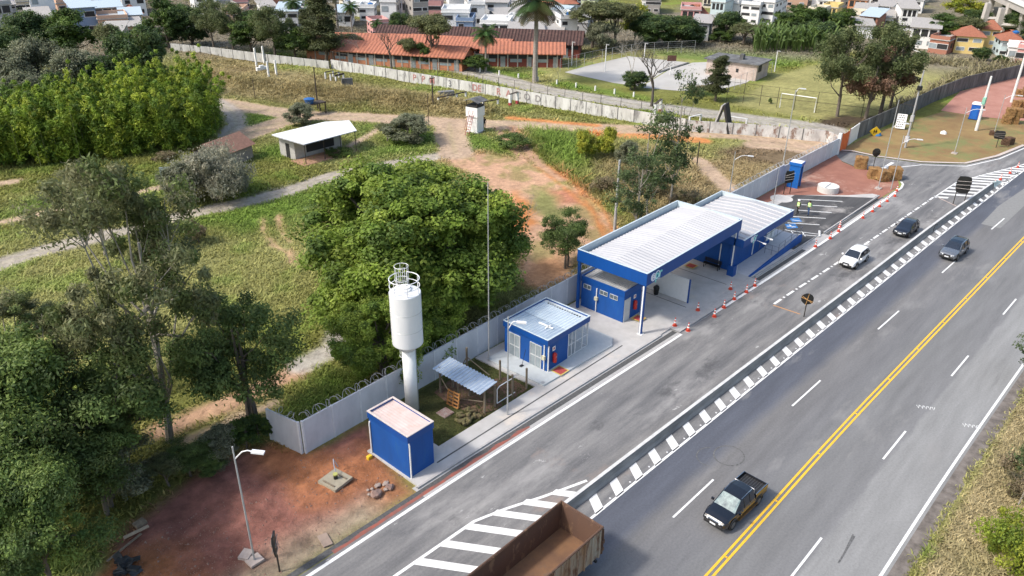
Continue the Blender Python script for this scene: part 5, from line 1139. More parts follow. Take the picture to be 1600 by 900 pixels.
T = thing('diamond_sign', 'yellow diamond road sign propped at the foot of the old wall', 'road sign', (*at(1366, 213), .75)); T.rotation_euler = (0, .25, PI+.5)
m = MB(); m.box(0, -.6, -.6, .04, .6, .6, Matrix.Rotation(PI/4, 4, 'X')); m.build('plate', YEL, T); m = MB(); m.box(.045, -.22, -.35, .05, -.08, .3); m.box(.045, .05, -.3, .05, .2, .35); m.box(.045, -.3, -.05, .05, .3, .05); m.build('symbol', BLACK, T)
m = MB(); m.tube([(0, 0, 0), (0, .1, .5), (0, .35, .75)], [.6, .45, .1], 8); o = m.build('blue_bag', mat('blue_plastic', (.04, .18, .4), .5), loc=(*at(1371, 212), .0)); tag(o, 'blue plastic bag slumped next to the yellow diamond sign', 'bag')
m = MB(); m.tube([(0, 0, 0), (0, 0, .3), (.1, 0, .45)], [.5, .42, .1], 8); o = m.build('white_sack', WHITE, loc=(*at(1474, 209), .0)); tag(o, 'small white sack lying alone on the brown turf yard', 'sack')
# ---- portable toilet
T = thing('portable_toilet', 'blue portable toilet with white roof on the edge of the turf yard', 'portable toilet', (*at(1520, 186), 0), math.radians(190)); T.scale = (.85,)*3
m = MB(); m.box(-.75, -.75, .1, .75, .75, 2.9); m.build('cabin', mat('toilet_blue', (.01, .10, .45), .4), T, bevel=.05)
m = MB(); m.lathe([(1.15, 0), (1.1, .12), (.8, .3), (.3, .4), (0, .4)], 4); o = m.build('roof', WHITE, T); o.location = (0, 0, 2.9); o.rotation_euler = (0, 0, PI/4)
m = MB(); m.box(.75, -.5, .2, .79, .5, 2.5); m.box(.79, -.3, 2.1, .80, .3, 2.2); m.build('door', mat('toilet_door', (.015, .13, .50), .4), T)
m = MB(); m.box(-.85, -.85, 0, .85, .85, .1); m.build('skid', PLASTIC, T)
# ---- turf bales
BALE = mat('turf_bale', (.26, .15, .055), .95, c2=(.17, .09, .035), scale=2.5, bump=.8, bscale=7, stretch=(1, 1, 2.5), c3=(.30, .24, .09), s3=1., t3=.6)
BALED = mat('turf_bale_dark', (.11, .06, .035), .95, c2=(.06, .035, .02), scale=2.5, bump=.8, bscale=7, stretch=(1, 1, 2.5))
import bmesh
def bale(label, x, y, z, s, rz, mt=BALE, grp='square bales of rolled turf', tilt=0.):
    s *= .84; z *= .84; q = random.Random(int(x*31+y*7+z*5)); bm = bmesh.new(); bmesh.ops.create_cube(bm, size=1); bmesh.ops.subdivide_edges(bm, edges=bm.edges, cuts=5, use_grid_fill=True)
    for v in bm.verts:
        v.co.x *= s*1.05; v.co.y *= s; v.co.z *= s
        for ax in range(3): v.co[ax] += q.uniform(-.05, .05)*s
        if abs(v.co.x) > s*.45 and abs(v.co.y) > s*.42: v.co.x *= .95; v.co.y *= .95
    me = bpy.data.meshes.new('turf_bale'); bm.to_mesh(me); bm.free(); me.materials.append(mt); o = bpy.data.objects.new('turf_bale', me); col.objects.link(o)
    o.location = (x, y, z+s/2); o.rotation_euler = (tilt, 0, rz); return tag(o, label, 'turf bale', grp)
def bpx(label, px, py, s, rz, z=0, **k): x, y = at(px, py); bale(label, x, y, z, s, rz, **k)
bpx('single brown turf bale standing alone near the orange mesh', 1344, 262, 1.75, .4)
bpx('leftmost bale of the row of three at the plaza edge', 1364, 278, 1.6, .5); bpx('middle bale of the row of three, tilted forward', 1378, 282, 1.65, .9, tilt=.2); bpx('rightmost bale of the row of three at the plaza edge', 1396, 279, 1.75, .6)
for i, (a, b, z, lb) in enumerate([(1571, 193, 0, 'lower left bale of the two-tier stack nearest the camera'), (1583, 193, 0, 'lower right bale of the two-tier stack nearest the camera'), (1574, 193, 1.45, 'upper left bale of the two-tier stack nearest the camera'), (1586, 193, 1.45, 'upper right bale of the two-tier stack nearest the camera'),
        (1591, 183, 0, 'dark bale just behind the two-tier stack'), (1599, 183, 0, 'bale behind the two-tier stack at the picture edge'), (1587, 168, 0, 'front bale of the rear stack beside the thick white pole'), (1599, 168, 0, 'rear stack bale at the right picture edge'), (1592, 151, 0, 'farthest turf bale behind the white pole'), (1600, 158, 1.4, 'raised bale on the rear stack at the picture edge')]):
    bpx(lb, a, b, 1.45, .45, z, mt=BALED if 'dark' in lb else BALE)
bpx('dark turf bale beside the wrapped low sign', 1570, 226, 1.3, .2, mt=BALED); bpx('flattened dark turf remnant on the wooden pallet', 1576, 225, 1.2, 1.1, mt=BALED); bpx('small brown lump of turf at the foot of the thin lamp', 1549, 211, .8, .3, mt=BALED)
# ---- people
SKIN = mat('skin', (.30, .17, .11), .6, var=.1)
def person(label, loc, face, top, legs_, head=None, vest=None, pose='walk', hard=None):
    T = thing('person', label, 'person', loc, face); s = .22 if pose == 'walk' else .06
    J = {'pel': (0, 0, .95), 'sp': (.0, 0, 1.2), 'ch': (.02, 0, 1.42), 'nk': (.03, 0, 1.54), 'hd': (.06, 0, 1.66), 'ht': (.06, 0, 1.76), 'hl': (0, .1, .92), 'kl': (s*.7, .1, .5), 'al': (s*.5, .1, .08), 'tl': (s*.5+.18, .1, .04), 'hr': (0, -.1, .92), 'kr': (-s*.2, -.1, .5), 'ar': (-s*1.2, -.1, .1), 'tr': (-s*1.2+.18, -.1, .04),
         'sl': (.01, .2, 1.44), 'el': (-.05, .27, 1.16), 'wl': (.12, .24, .95), 'fl': (.18, .22, .88), 'sr': (.01, -.2, 1.44), 'er': (.0, -.28, 1.16), 'wr': (.14, -.24, .98), 'fr': (.2, -.22, .92)}
    E = [('pel', 'sp'), ('sp', 'ch'), ('ch', 'nk'), ('nk', 'hd'), ('hd', 'ht'), ('pel', 'hl'), ('hl', 'kl'), ('kl', 'al'), ('al', 'tl'), ('pel', 'hr'), ('hr', 'kr'), ('kr', 'ar'), ('ar', 'tr'), ('ch', 'sl'), ('sl', 'el'), ('el', 'wl'), ('wl', 'fl'), ('ch', 'sr'), ('sr', 'er'), ('er', 'wr'), ('wr', 'fr')]
    R = dict(pel=.14, sp=.13, ch=.16, nk=.06, hd=.10, ht=.07, hl=.1, kl=.07, al=.05, tl=.04, hr=.1, kr=.07, ar=.05, tr=.04, sl=.07, el=.048, wl=.035, fl=.03, sr=.07, er=.048, wr=.035, fr=.03)
    ks = list(J); me = bpy.data.meshes.new('body'); me.from_pydata([J[k] for k in ks], [(ks.index(a), ks.index(b)) for a, b in E], []); me.materials.append(SKIN)
    o = bpy.data.objects.new('body', me); col.objects.link(o); o.modifiers.new('skin', 'SKIN'); sv = me.skin_vertices[0].data
    for i, k in enumerate(ks): sv[i].radius = (R[k], R[k])
    sv[0].use_root = True; sb = o.modifiers.new('s', 'SUBSURF'); sb.levels = 1; sb.render_levels = 1
    bpy.context.view_layer.update(); m2 = bpy.data.meshes.new_from_object(o.evaluated_get(bpy.context.evaluated_depsgraph_get())); bpy.data.objects.remove(o)
    m2.materials.clear(); b = bpy.data.objects.new('body', m2); col.objects.link(b); b.parent = T
    for mm in (SKIN, top, legs_, RUBBER): m2.materials.append(mm)
    for p in m2.polygons:
        c = p.center; p.material_index = 3 if c.z < .12 else 2 if c.z < .98 and abs(c.y) < .2 else 1 if c.z < 1.5 and not (c.z < 1.05 and abs(c.y) > .19) else 0
    m2.shade_smooth()
    m = MB(); hz = 1.70
    if hard: m.lathe([(.15, 0), (.135, .02), (.125, .08), (.08, .14), (0, .16)], 14, .06, 0); h = m.build('hard_hat', hard, T); h.location = (0, 0, hz-.0)
    else: m.lathe([(.118, -.06), (.12, .02), (.08, .09), (0, .11)], 12, .045, 0); h = m.build('hair', mat('dark_hair', (.01, .008, .007), .8) if 'dark_hair' not in bpy.data.materials else bpy.data.materials['dark_hair'], T); h.location = (0, 0, hz)
    if vest:
        m = MB(); m.lathe([(.185, 1.0), (.19, 1.15), (.2, 1.35), (.15, 1.5)], 16); v = m.build('vest', vest, T, smooth=True); v.scale = (.88, 1.12, 1); 
        m = MB(); m.lathe([(.196, 1.12), (.197, 1.17)], 16); v2 = m.build('stripe', METW, v)
    return T
VEST = mat('hi_vis', (.50, .72, .25), .7, var=.1); JEAN = mat('blue_jeans', (.03, .07, .17), .85); BLK = mat('black_cloth', (.015, .015, .016), .9); DKJ = mat('dark_green_top', (.03, .10, .07), .85)
x, y = at(1245, 337); person('person in pale hi-vis vest, white helmet and black trousers walking in the car park', (x, y, .14), 2.6, BLK, BLK, vest=VEST, hard=WHITE)
x, y = at(1262, 338); person('person in hi-vis vest, green top and blue jeans standing in the car park, bare headed', (x, y, .14), 2.9, DKJ, JEAN, vest=VEST)
x, y = at(757, 201); person('dark clothed person standing beside the white guard tower', (x, y, gz(x, y)), 4., BLK, BLK, pose='stand')
# ================================================================ VEGETATION
def leaves(C, Rr, n_per, size, cols, seed, squash=.75, up=.5, out=None, elong=1.5, spread=.55):
    """C (k,3) clump centres, Rr clump radii; returns verts, faces, colours of leaf quads spread through each clump"""
    q = np.random.RandomState(seed); k = len(C); Rr = np.broadcast_to(Rr, (k,)); N = k*n_per
    d = q.normal(size=(N, 3)); d /= np.linalg.norm(d, axis=1)[:, None]; rad = q.rand(N)**spread
    ci = np.repeat(np.arange(k), n_per); P = C[ci]+d*(rad*Rr[ci])[:, None]*np.array([1, 1, squash])
    nrm = d*.7+np.array([0, 0, up])+q.normal(size=(N, 3))*.45; nrm /= np.linalg.norm(nrm, axis=1)[:, None]
    t = q.normal(size=(N, 3)); t -= nrm*(t*nrm).sum(1)[:, None]; t /= np.linalg.norm(t, axis=1)[:, None]; b = np.cross(nrm, t)
    s = size*(.65+.7*q.rand(N))[:, None]; a_ = t*s*elong*.5; b_ = b*s*.5
    V = np.stack([P-a_, P-b_*.8, P+a_, P+b_*.8], 1).reshape(-1, 3)
    F = np.arange(N*4).reshape(N, 4)
    cols = np.array(cols); cc = 1.5*cols[q.randint(len(cols), size=k)][ci]*(.72+.56*q.rand(k))[ci][:, None]*(.75+.5*q.rand(N))[:, None]
    return V, F, np.repeat(cc, 4, axis=0)
def join(parts):
    V = []; F = []; Cc = []; o = 0
    for v, f, c in parts: V.append(v); F.append(f+o); Cc.append(c); o += len(v)
    return np.concatenate(V), np.concatenate(F), np.concatenate(Cc)
PROTO = {}
def tree_proto(key, seed, H, R, base, lobes, sub, n_per, size, cols, lobe_r=.42, clump=.28, trunk_r=.22, bark=None, squash=.75, shape='round', up=.5, elong=1.5, lean=.06, stems=1, bare=0):
    """builds crown + trunk meshes once; H total height, R crown radius, base crown base height"""
    q = random.Random(seed); rs = np.random.RandomState(seed); L = []
    hc = (H+base)/2; hv = (H-base)/2
    for i in range(lobes):
        for _ in range(30):
            th = q.uniform(0, 2*PI); ph = q.uniform(-.75, 1); rr = math.sqrt(max(0, 1-ph*ph)) if shape != 'cone' else (1-ph)*.5*(.6+.4*q.random())+.05
            if shape == 'umbrella': ph = q.uniform(.1, .9); rr = q.uniform(.2, 1)*math.sqrt(max(0, 1.05-ph*ph))
            if shape == 'layer': ph = q.choice([-.7, -.3, .1, .5, .85])+q.uniform(-.1, .1); rr = (1.0-.45*abs(ph))*q.uniform(.25, 1)
            k = q.uniform(.55, .80) if shape not in ('umbrella', 'layer') else .8
            p = (math.cos(th)*rr*R*k, math.sin(th)*rr*R*k, hc+ph*hv*(.78 if shape != 'cone' else .95))
            if all((Vector(p)-Vector(l)).length > lobe_r*R*.55 for l in L): break
        L.append(p)
    Lr = [lobe_r*R*q.uniform(.75, 1.2) for _ in L]
    C = []; CR_ = []
    for p, r in zip(L, Lr):
        for j in range(sub):
            d = rs.normal(size=3); d[2] = d[2]*.8+.25; d /= np.linalg.norm(d); rr = r*(.55+.5*rs.rand()); C.append(np.array(p)+d*rr*np.array([1, 1, squash])); CR_.append(r*clump*(.7+.7*rs.rand())*1.6)
    CR_ = [c*(.55+1.0*rs.rand()) for c in CR_]
    V, F, Cc = leaves(np.array(C), np.array(CR_), n_per, size, cols, seed, squash=.8 if shape in ('round', 'cone') else .6, up=up, elong=elong)
    V[:, 2] = np.maximum(V[:, 2], .15)
    cr = npmesh('crown', V, F, LEAF, colr=Cc); cme = cr.data; bpy.data.objects.remove(cr)
    m = MB(); 
    for s_ in range(stems):
        ox, oy = (0, 0) if stems == 1 else (q.uniform(-.5, .5)*R*.25, q.uniform(-.5, .5)*R*.25)
        tx_, ty_ = q.uniform(-lean, lean)*H, q.uniform(-lean, lean)*H
        tp = [(ox, oy, -.3), (ox+tx_*.3, oy+ty_*.3, base*.6+.1), (tx_*.7, ty_*.7, (base+hc)*.5), (tx_, ty_, hc+hv*.3)]
        m.tube(tp, [trunk_r*1.25, trunk_r, trunk_r*.75, trunk_r*.35], 8)
    for i, (p, r) in enumerate(zip(L, Lr)):
        s0 = Vector(tp[1]).lerp(Vector(tp[3]), q.uniform(0, .75)); e = Vector(p); md = s0.lerp(e, .5)+Vector((q.uniform(-.1, .1)*R, q.uniform(-.1, .1)*R, -.04*H))
        m.tube([s0, md, e], [trunk_r*.42, trunk_r*.28, trunk_r*.12], 5, caps=False)
        for j in range(3): c = C[i*sub+j % sub]; m.tube([md.lerp(e, .6), Vector(c)], [trunk_r*.14, trunk_r*.05], 4, caps=False)
    t = m.build('trunk', bark or BARK); tme = t.data; bpy.data.objects.remove(t)
    zs = np.sort(V[:, 2]); rr_ = np.sort(np.hypot(V[:, 0], V[:, 1])); PROTO[key] = (cme, tme, float(zs[int(len(zs)*.995)]), float(rr_[int(len(rr_)*.97)]))
def put(key, label, x, y, z, H=None, R=None, rz=None, group=None, name='tree', cat='tree'):
    cme, tme, h0, r0 = PROTO[key]; T = thing(name, label, cat, (x, y, z), rnd.uniform(0, 6.28) if rz is None else rz, group)
    sz = (H or h0)/h0; sr = (R or r0)/r0; T.scale = (sr, sr, sz)
    for nm, me in (('trunk', tme), ('crown', cme)):
        if me: o = bpy.data.objects.new(nm, me); col.objects.link(o); o.parent = T
    return T
def tr(key, label, px, pyb, pyt, wpx=None, **k):
    """stand a plant at picture foot (px,pyb), tall enough to reach pyt, crown about wpx wide"""
    x, y, z = atg(px, pyb); h = max(1., height_at(x, y, pyt)-z); s = ppm(x, y, h*.6); return put(key, label, x, y, z, h, wpx/2/s if wpx else None, **k)
g_ = lambda *c: [tuple(v) for v in c]
BRIGHT = g_((.115, .165, .024), (.095, .143, .022), (.147, .19, .03), (.066, .105, .02), (.13, .18, .027)); MID = g_((.065, .10, .025), (.05, .085, .02), (.085, .12, .03)); DARK = g_((.042, .072, .024), (.055, .09, .028), (.036, .058, .022), (.07, .10, .028))
OLIVE = g_((.10, .11, .045), (.08, .09, .04), (.13, .135, .06)); GREYG = g_((.12, .13, .08), (.10, .11, .065), (.15, .155, .10)); YG = g_((.19, .20, .025), (.14, .17, .02), (.24, .24, .03)); BROWN = g_((.14, .075, .045), (.17, .10, .06), (.10, .06, .035)); FEATH = g_((.088, .13, .034), (.07, .11, .03), (.12, .165, .04), (.05, .08, .024), (.095, .135, .034))
tree_proto('big', 1, 14, 9.5, 1.0, 34, 16, 290, .22, BRIGHT, lobe_r=.25, clump=.27, trunk_r=.5, shape='round')
tree_proto('gum', 2, 16, 6, 3, 17, 9, 230, .12, g_((.12, .13, .06), (.10, .115, .05), (.15, .15, .075), (.085, .11, .035)), lobe_r=.28, clump=.27, trunk_r=.22, bark=BARKL, elong=2.4, up=.1)
tree_proto('feather', 3, 12, 6.5, 2.5, 22, 12, 230, .15, FEATH, lobe_r=.30, clump=.36, trunk_r=.22, shape='layer', squash=.45, elong=1.9)
tree_proto('feather2', 13, 11, 6, 3.0, 15, 10, 210, .16, g_((.075, .105, .03), (.09, .13, .036), (.058, .085, .026)), lobe_r=.33, clump=.30, trunk_r=.24, shape='layer', squash=.5, elong=1.9, stems=2)
tree_proto('dark', 4, 12, 6, .5, 18, 13, 110, .32, DARK, lobe_r=.36, clump=.34, trunk_r=.35)
tree_proto('dark2', 14, 12, 5.5, 1.5, 15, 13, 110, .32, g_((.05, .085, .018), (.065, .10, .02), (.035, .06, .018)), lobe_r=.38, clump=.32, trunk_r=.3)
tree_proto('grey', 5, 9, 5, .6, 16, 12, 120, .24, GREYG, lobe_r=.36, clump=.32, trunk_r=.22)
tree_proto('olive', 6, 12, 5, 3, 14, 10, 130, .25, OLIVE, lobe_r=.36, clump=.34, trunk_r=.28, shape='umbrella')
tree_proto('conifer', 7, 16, 3.2, 1, 28, 8, 130, .2, g_((.055, .065, .028), (.075, .085, .035), (.045, .055, .022)), lobe_r=.34, clump=.42, trunk_r=.25, shape='cone', up=.1)
tree_proto('yellow', 8, 11, 5, 2, 13, 10, 120, .30, YG, lobe_r=.36, clump=.34, trunk_r=.25)
tree_proto('brown', 9, 12, 5.5, 3.0, 12, 9, 130, .23, g_((.15, .085, .055), (.17, .105, .07), (.11, .07, .045), (.08, .075, .035)), lobe_r=.34, clump=.36, trunk_r=.3)
tree_proto('pineish', 15, 13, 5.5, 4.0, 16, 10, 150, .21, g_((.075, .095, .038), (.06, .078, .03), (.095, .11, .045)), lobe_r=.32, clump=.38, trunk_r=.28, up=.2)
tree_proto('thin', 10, 12, 3, 2.5, 11, 5, 90, .16, g_((.055, .085, .03), (.075, .10, .04), (.045, .065, .025)), lobe_r=.42, clump=.36, trunk_r=.12, bark=BARKL)
tree_proto('bush', 11, 2.2, 1.6, .1, 9, 8, 110, .10, MID, lobe_r=.42, clump=.36, trunk_r=.05, stems=3)
tree_proto('drybush', 12, 2.0, 1.8, .1, 9, 8, 90, .10, g_((.18, .145, .09), (.15, .125, .075), (.12, .12, .05)), lobe_r=.42, clump=.36, trunk_r=.05, stems=3, up=.2)
tree_proto('greybush', 16, 4, 5, .2, 18, 12, 150, .12, g_((.20, .20, .15), (.16, .16, .115), (.25, .24, .18)), lobe_r=.34, clump=.36, trunk_r=.09, stems=5, up=.1, elong=2.6)
tree_proto('bush2', 21, 2.0, 1.8, .1, 10, 8, 120, .09, g_((.14, .18, .02), (.18, .20, .025), (.09, .13, .02)), lobe_r=.4, clump=.36, trunk_r=.05, stems=3)
def bare_proto(key, seed, H, spread, mt, depth=5, r0=.22):
    q = random.Random(seed); m = MB()
    def br(p, d, L, r, k):
        e = p+d*L; md = p.lerp(e, .5)+Vector([q.uniform(-.06, .06)*L for _ in range(3)]); m.tube([p, md, e], [r, r*.85, r*.68], 5 if k < 3 else 3, caps=False)
        if k >= depth: return
        for _ in range(2 if k == 0 else q.choice([2, 3])):
            nd_ = (d+Vector((q.uniform(-1, 1)*spread, q.uniform(-1, 1)*spread, q.uniform(-.25, .45)))).normalized(); br(e, nd_, L*q.uniform(.6, .82), r*.62, k+1)
    br(Vector((0, 0, -.2)), Vector((0, 0, 1)), H*.34, r0, 0); t = m.build('trunk', mt); me = t.data; bpy.data.objects.remove(t); mz = max(v.co.z for v in me.vertices); mr = max(abs(v.co.x) for v in me.vertices)
    PROTO[key] = (None, me, mz, mr)
bare_proto('bare', 3, 12, .75, mat('bare_bark', (.10, .085, .07), .95), 6, .32); bare_proto('bare2', 8, 11, .6, BARKL, 6, .16)
def palm_proto(key, H, fl, seed, tr_=.25):
    q = random.Random(seed); m = MB(); m.tube([(0, 0, -.2), (.05, 0, H*.3), (0, .05, H*.7), (0, 0, H)], [tr_*1.3, tr_, tr_*.9, tr_*.75], 10); t = m.build('trunk', mat('palm_trunk', (.30, .27, .24), .9, var=.3) if 'palm_trunk' not in bpy.data.materials else bpy.data.materials['palm_trunk'])
    V = []; F = []; Cc = []
    for i in range(30):
        az = i*2.4+q.uniform(-.2, .2); el = 1.25-1.9*(i/30)+q.uniform(-.1, .1); c = ((.06, .10, .025) if H < 12 else (.065, .082, .035)) if i < 22 else (.13, .12, .06); c = tuple(v*q.uniform(.7, 1.2) for v in c)
        p = Vector((0, 0, H)); d = Vector((math.cos(az)*math.cos(el), math.sin(az)*math.cos(el), math.sin(el))); side = Vector((-math.sin(az), math.cos(az), 0))
        for k in range(16):
            p2 = p+d*fl/16; 
            for sg in (1, -1):
                L_ = fl*.22*math.sin(PI*(k+1)/17.5)+.12; b = len(V); e = p+side*sg*L_+d*L_*.5+Vector((0, 0, -L_*.55))
                V += [tuple(p), tuple(p2), tuple(e+d*.06), tuple(e)]; F.append((b, b+1, b+2, b+3)); Cc += [c]*4
            p = p2; d = (d+Vector((0, 0, -.115))).normalized()
    o = npmesh('crown', np.array(V), np.array(F), LEAF, colr=np.array(Cc)); PROTO[key] = (o.data, t.data, H+fl*.6, fl*.9); bpy.data.objects.remove(o); bpy.data.objects.remove(t)
palm_proto('palm', 11, 4.2, 2); palm_proto('palm2', 14, 4.5, 5, .3)
# ---- the big tree behind the wall
x, y = 37.5, 46.5
put('big', 'huge dense bright green tree behind the concrete wall at the centre', 38.0, 46.0, 0, 12.6, 9.1, rz=.4)
put('big', 'bushy dark skirt tree touching the wall between water tower and big tree', 34.0, 41.0, 0, 6.5, 4.0, rz=2.0)
put('big', 'right shoulder tree of the big green crown, behind the mast', 42.6, 44.2, 0, 9.5, 5.0, rz=4.0)
tr('big', 'low leafy tree filling the gap between big tree and wall behind the tower', 600, 592, 470, 150)
# ---- foreground left
N_ = 'tree'
tr('gum', 'tall sparse gum tree with pale slanting trunk at left centre', 265, 690, 255, 280)
tr('feather2', 'feathery tree with forked dark trunk left of the concrete wall', 395, 668, 468, 190)
tr('feather', 'bright feathery tree at the left edge, crown middle height', 50, 790, 540, 280)
tr('feather', 'feathery dark tree at lower left corner of the picture', 10, 900, 680, 280)
tr('feather2', 'feathery tree filling the space between left edge trees and gum trunk', 180, 770, 570, 240)
tr('feather', 'feathery tree at the bottom edge left of the red earth', 85, 930, 730, 210)
tr('feather2', 'shaded tree above the timber debris at lower left', 165, 800, 660, 170)
tr('gum', 'greyish sparse tree at far left above the bright feathery crown', 45, 640, 470, 180)
tr('grey', 'small silvery shrub tree in front of the shaded trees', 195, 775, 690, 120)
for i, (a, b, c, w_) in enumerate([(300, 740, 690, 80), (345, 725, 675, 75), (385, 700, 655, 60), (265, 760, 715, 60), (330, 745, 712, 50), (405, 690, 650, 45)]):
    tr(['feather2', 'grey', 'dark2', 'olive', 'feather', 'dark2'][i], ['dark shrub beside the red bank', 'dark shrub under the forked tree', 'dark shrub at the end of the short wall', 'low dark shrub above the debris pile', 'low shrub on top of the red bank', 'small shrub touching the return wall'][i], a, b, c, w_, name='shrub', cat='shrub', group='dark shrubs on the red bank')
# gum near the wall and small ones
tr('thin', 'slender dark leaved tree behind the service building, tallest of the thin trees', 1045, 330, 108, 90); tr('thin', 'slender tree behind the long grey wall next to the dark pole', 1012, 345, 180, 100); tr('thin', 'low thin tree with grey trunk behind the canopy roof', 988, 380, 225, 90)
tr('feather2', 'small round green tree between red track and canopy', 882, 418, 335, 80); tr('bare2', 'small bare sapling beside the orange patch', 820, 385, 300, 40)
tr('greybush', 'large grey leafless looking thicket in front of the small red roof', 335, 312, 236, 118, name='thicket', cat='thicket')
tr('grey', 'pale flowering shrub left of the grey thicket', 285, 318, 256, 60, name='shrub', cat='shrub'); tr('gum', 'leaning gum with grey crown above the dirt road', 165, 400, 258, 120)
tr('grey', 'round grey-green bush hiding the water tank stand', 472, 196, 163, 52, name='shrub', cat='shrub')
for i, (a, b, c, w_, k, lb) in enumerate([(640, 222, 182, 80, 'grey', 'grey-green bush at the tip of the triangular grass island'), (605, 222, 194, 36, 'olive', 'smaller bush left of the grass island tip'), (530, 245, 230, 46, 'bush', 'olive bush on the grass in front of the white roofed shed'), (310, 380, 340, 40, 'drybush', 'dry twiggy bush below the dirt road'), (255, 250, 238, 40, 'drybush', 'dry tuft on the bamboo edge bank'),
        (800, 230, 208, 60, 'bush', 'leafy clump on the grass triangle right of the guard tower'), (70, 232, 215, 40, 'drybush', 'reddish dry bush at the foot of the bamboo'), (945, 250, 200, 44, 'yellow', 'bright green clump in the middle of the tall grass'), (915, 252, 205, 44, 'yellow', 'yellowish green clump left of the middle clump'), (980, 262, 222, 40, 'grey', 'olive clump right of the middle clump'), (1010, 300, 262, 70, 'drybush', 'brown dry shrub in the brown grass behind the pole'), (1070, 330, 300, 60, 'drybush', 'rust coloured shrub beside the panel wall'), (940, 300, 275, 46, 'drybush', 'olive shrub beside the concrete utility pole')]):
    tr(k, lb, a, b, c, w_, name='shrub', cat='shrub')
# ---- bottom right verge
tr('bush2', 'bright green shrub at the bottom right corner', 1585, 890, 820, 130, name='shrub', cat='shrub'); tr('drybush', 'dry brown shrub above the corner shrub on the verge', 1590, 770, 715, 80, name='shrub', cat='shrub'); tr('thin', 'twiggy small tree at the right edge of the verge', 1590, 790, 640, 60)
tr('thin', 'overhanging twig crown at the right picture edge', 1625, 610, 500, 100); tr('bush2', 'low yellow-green shrub at the bottom edge of the verge', 1560, 860, 830, 50, name='shrub', cat='shrub')
# ---- bamboo grove: nobody could count the culms
q = np.random.RandomState(5); pts = []
poly = PX((-60, 268), (60, 262), (140, 252), (215, 245), (290, 240), (335, 222), (345, 200), (322, 178), (260, 176), (140, 205), (0, 232), (-60, 240))
bx_ = np.array(poly); lo = bx_.min(0); hi = bx_.max(0)
while len(pts) < 620:
    c = lo+(hi-lo)*q.rand(400, 2); s = sdist(c[:, 0], c[:, 1], poly); pts += [tuple(p) for p in c[s < -.2]]
pts = np.array(pts[:620]); hh = 4.0+3.4*q.rand(620)**1.5+5.0*vn(pts[:, 0], pts[:, 1], 4.5)*vn3(pts[:, 0], pts[:, 1], 2.2)+1.5*vn2(pts[:, 0], pts[:, 1], 16); 
C = []; R_ = []
for (x, y), h in zip(pts, hh):
    lx, ly = q.normal(size=2)*.9
    for t in np.linspace(.12, 1, 8): C.append((x+lx*t*t*1.5+q.normal()*.35, y+ly*t*t*1.5+q.normal()*.35, h*t)); R_.append((.95*math.sin(PI*min(1, t*.85+.1))+.12)*q.uniform(.6, 1.2))
V, F, Cc = leaves(np.array(C), np.array(R_), 62, .17, g_((.16, .215, .024), (.125, .18, .022), (.205, .245, .028), (.085, .135, .02)), 9, squash=1.1, up=.5, elong=3.0)
npmesh('bamboo_grove', V, F, LEAF, colr=Cc, kind='stuff')
m = MB()
for (x, y), h in list(zip(pts, hh))[:260]: m.tube([(x, y, 0), (x+.1, y+.1, h*.8)], [.05, .03], 4, caps=False)
tag(m.build('bamboo_canes', mat('cane', (.20, .22, .08), .7)), kind='stuff')
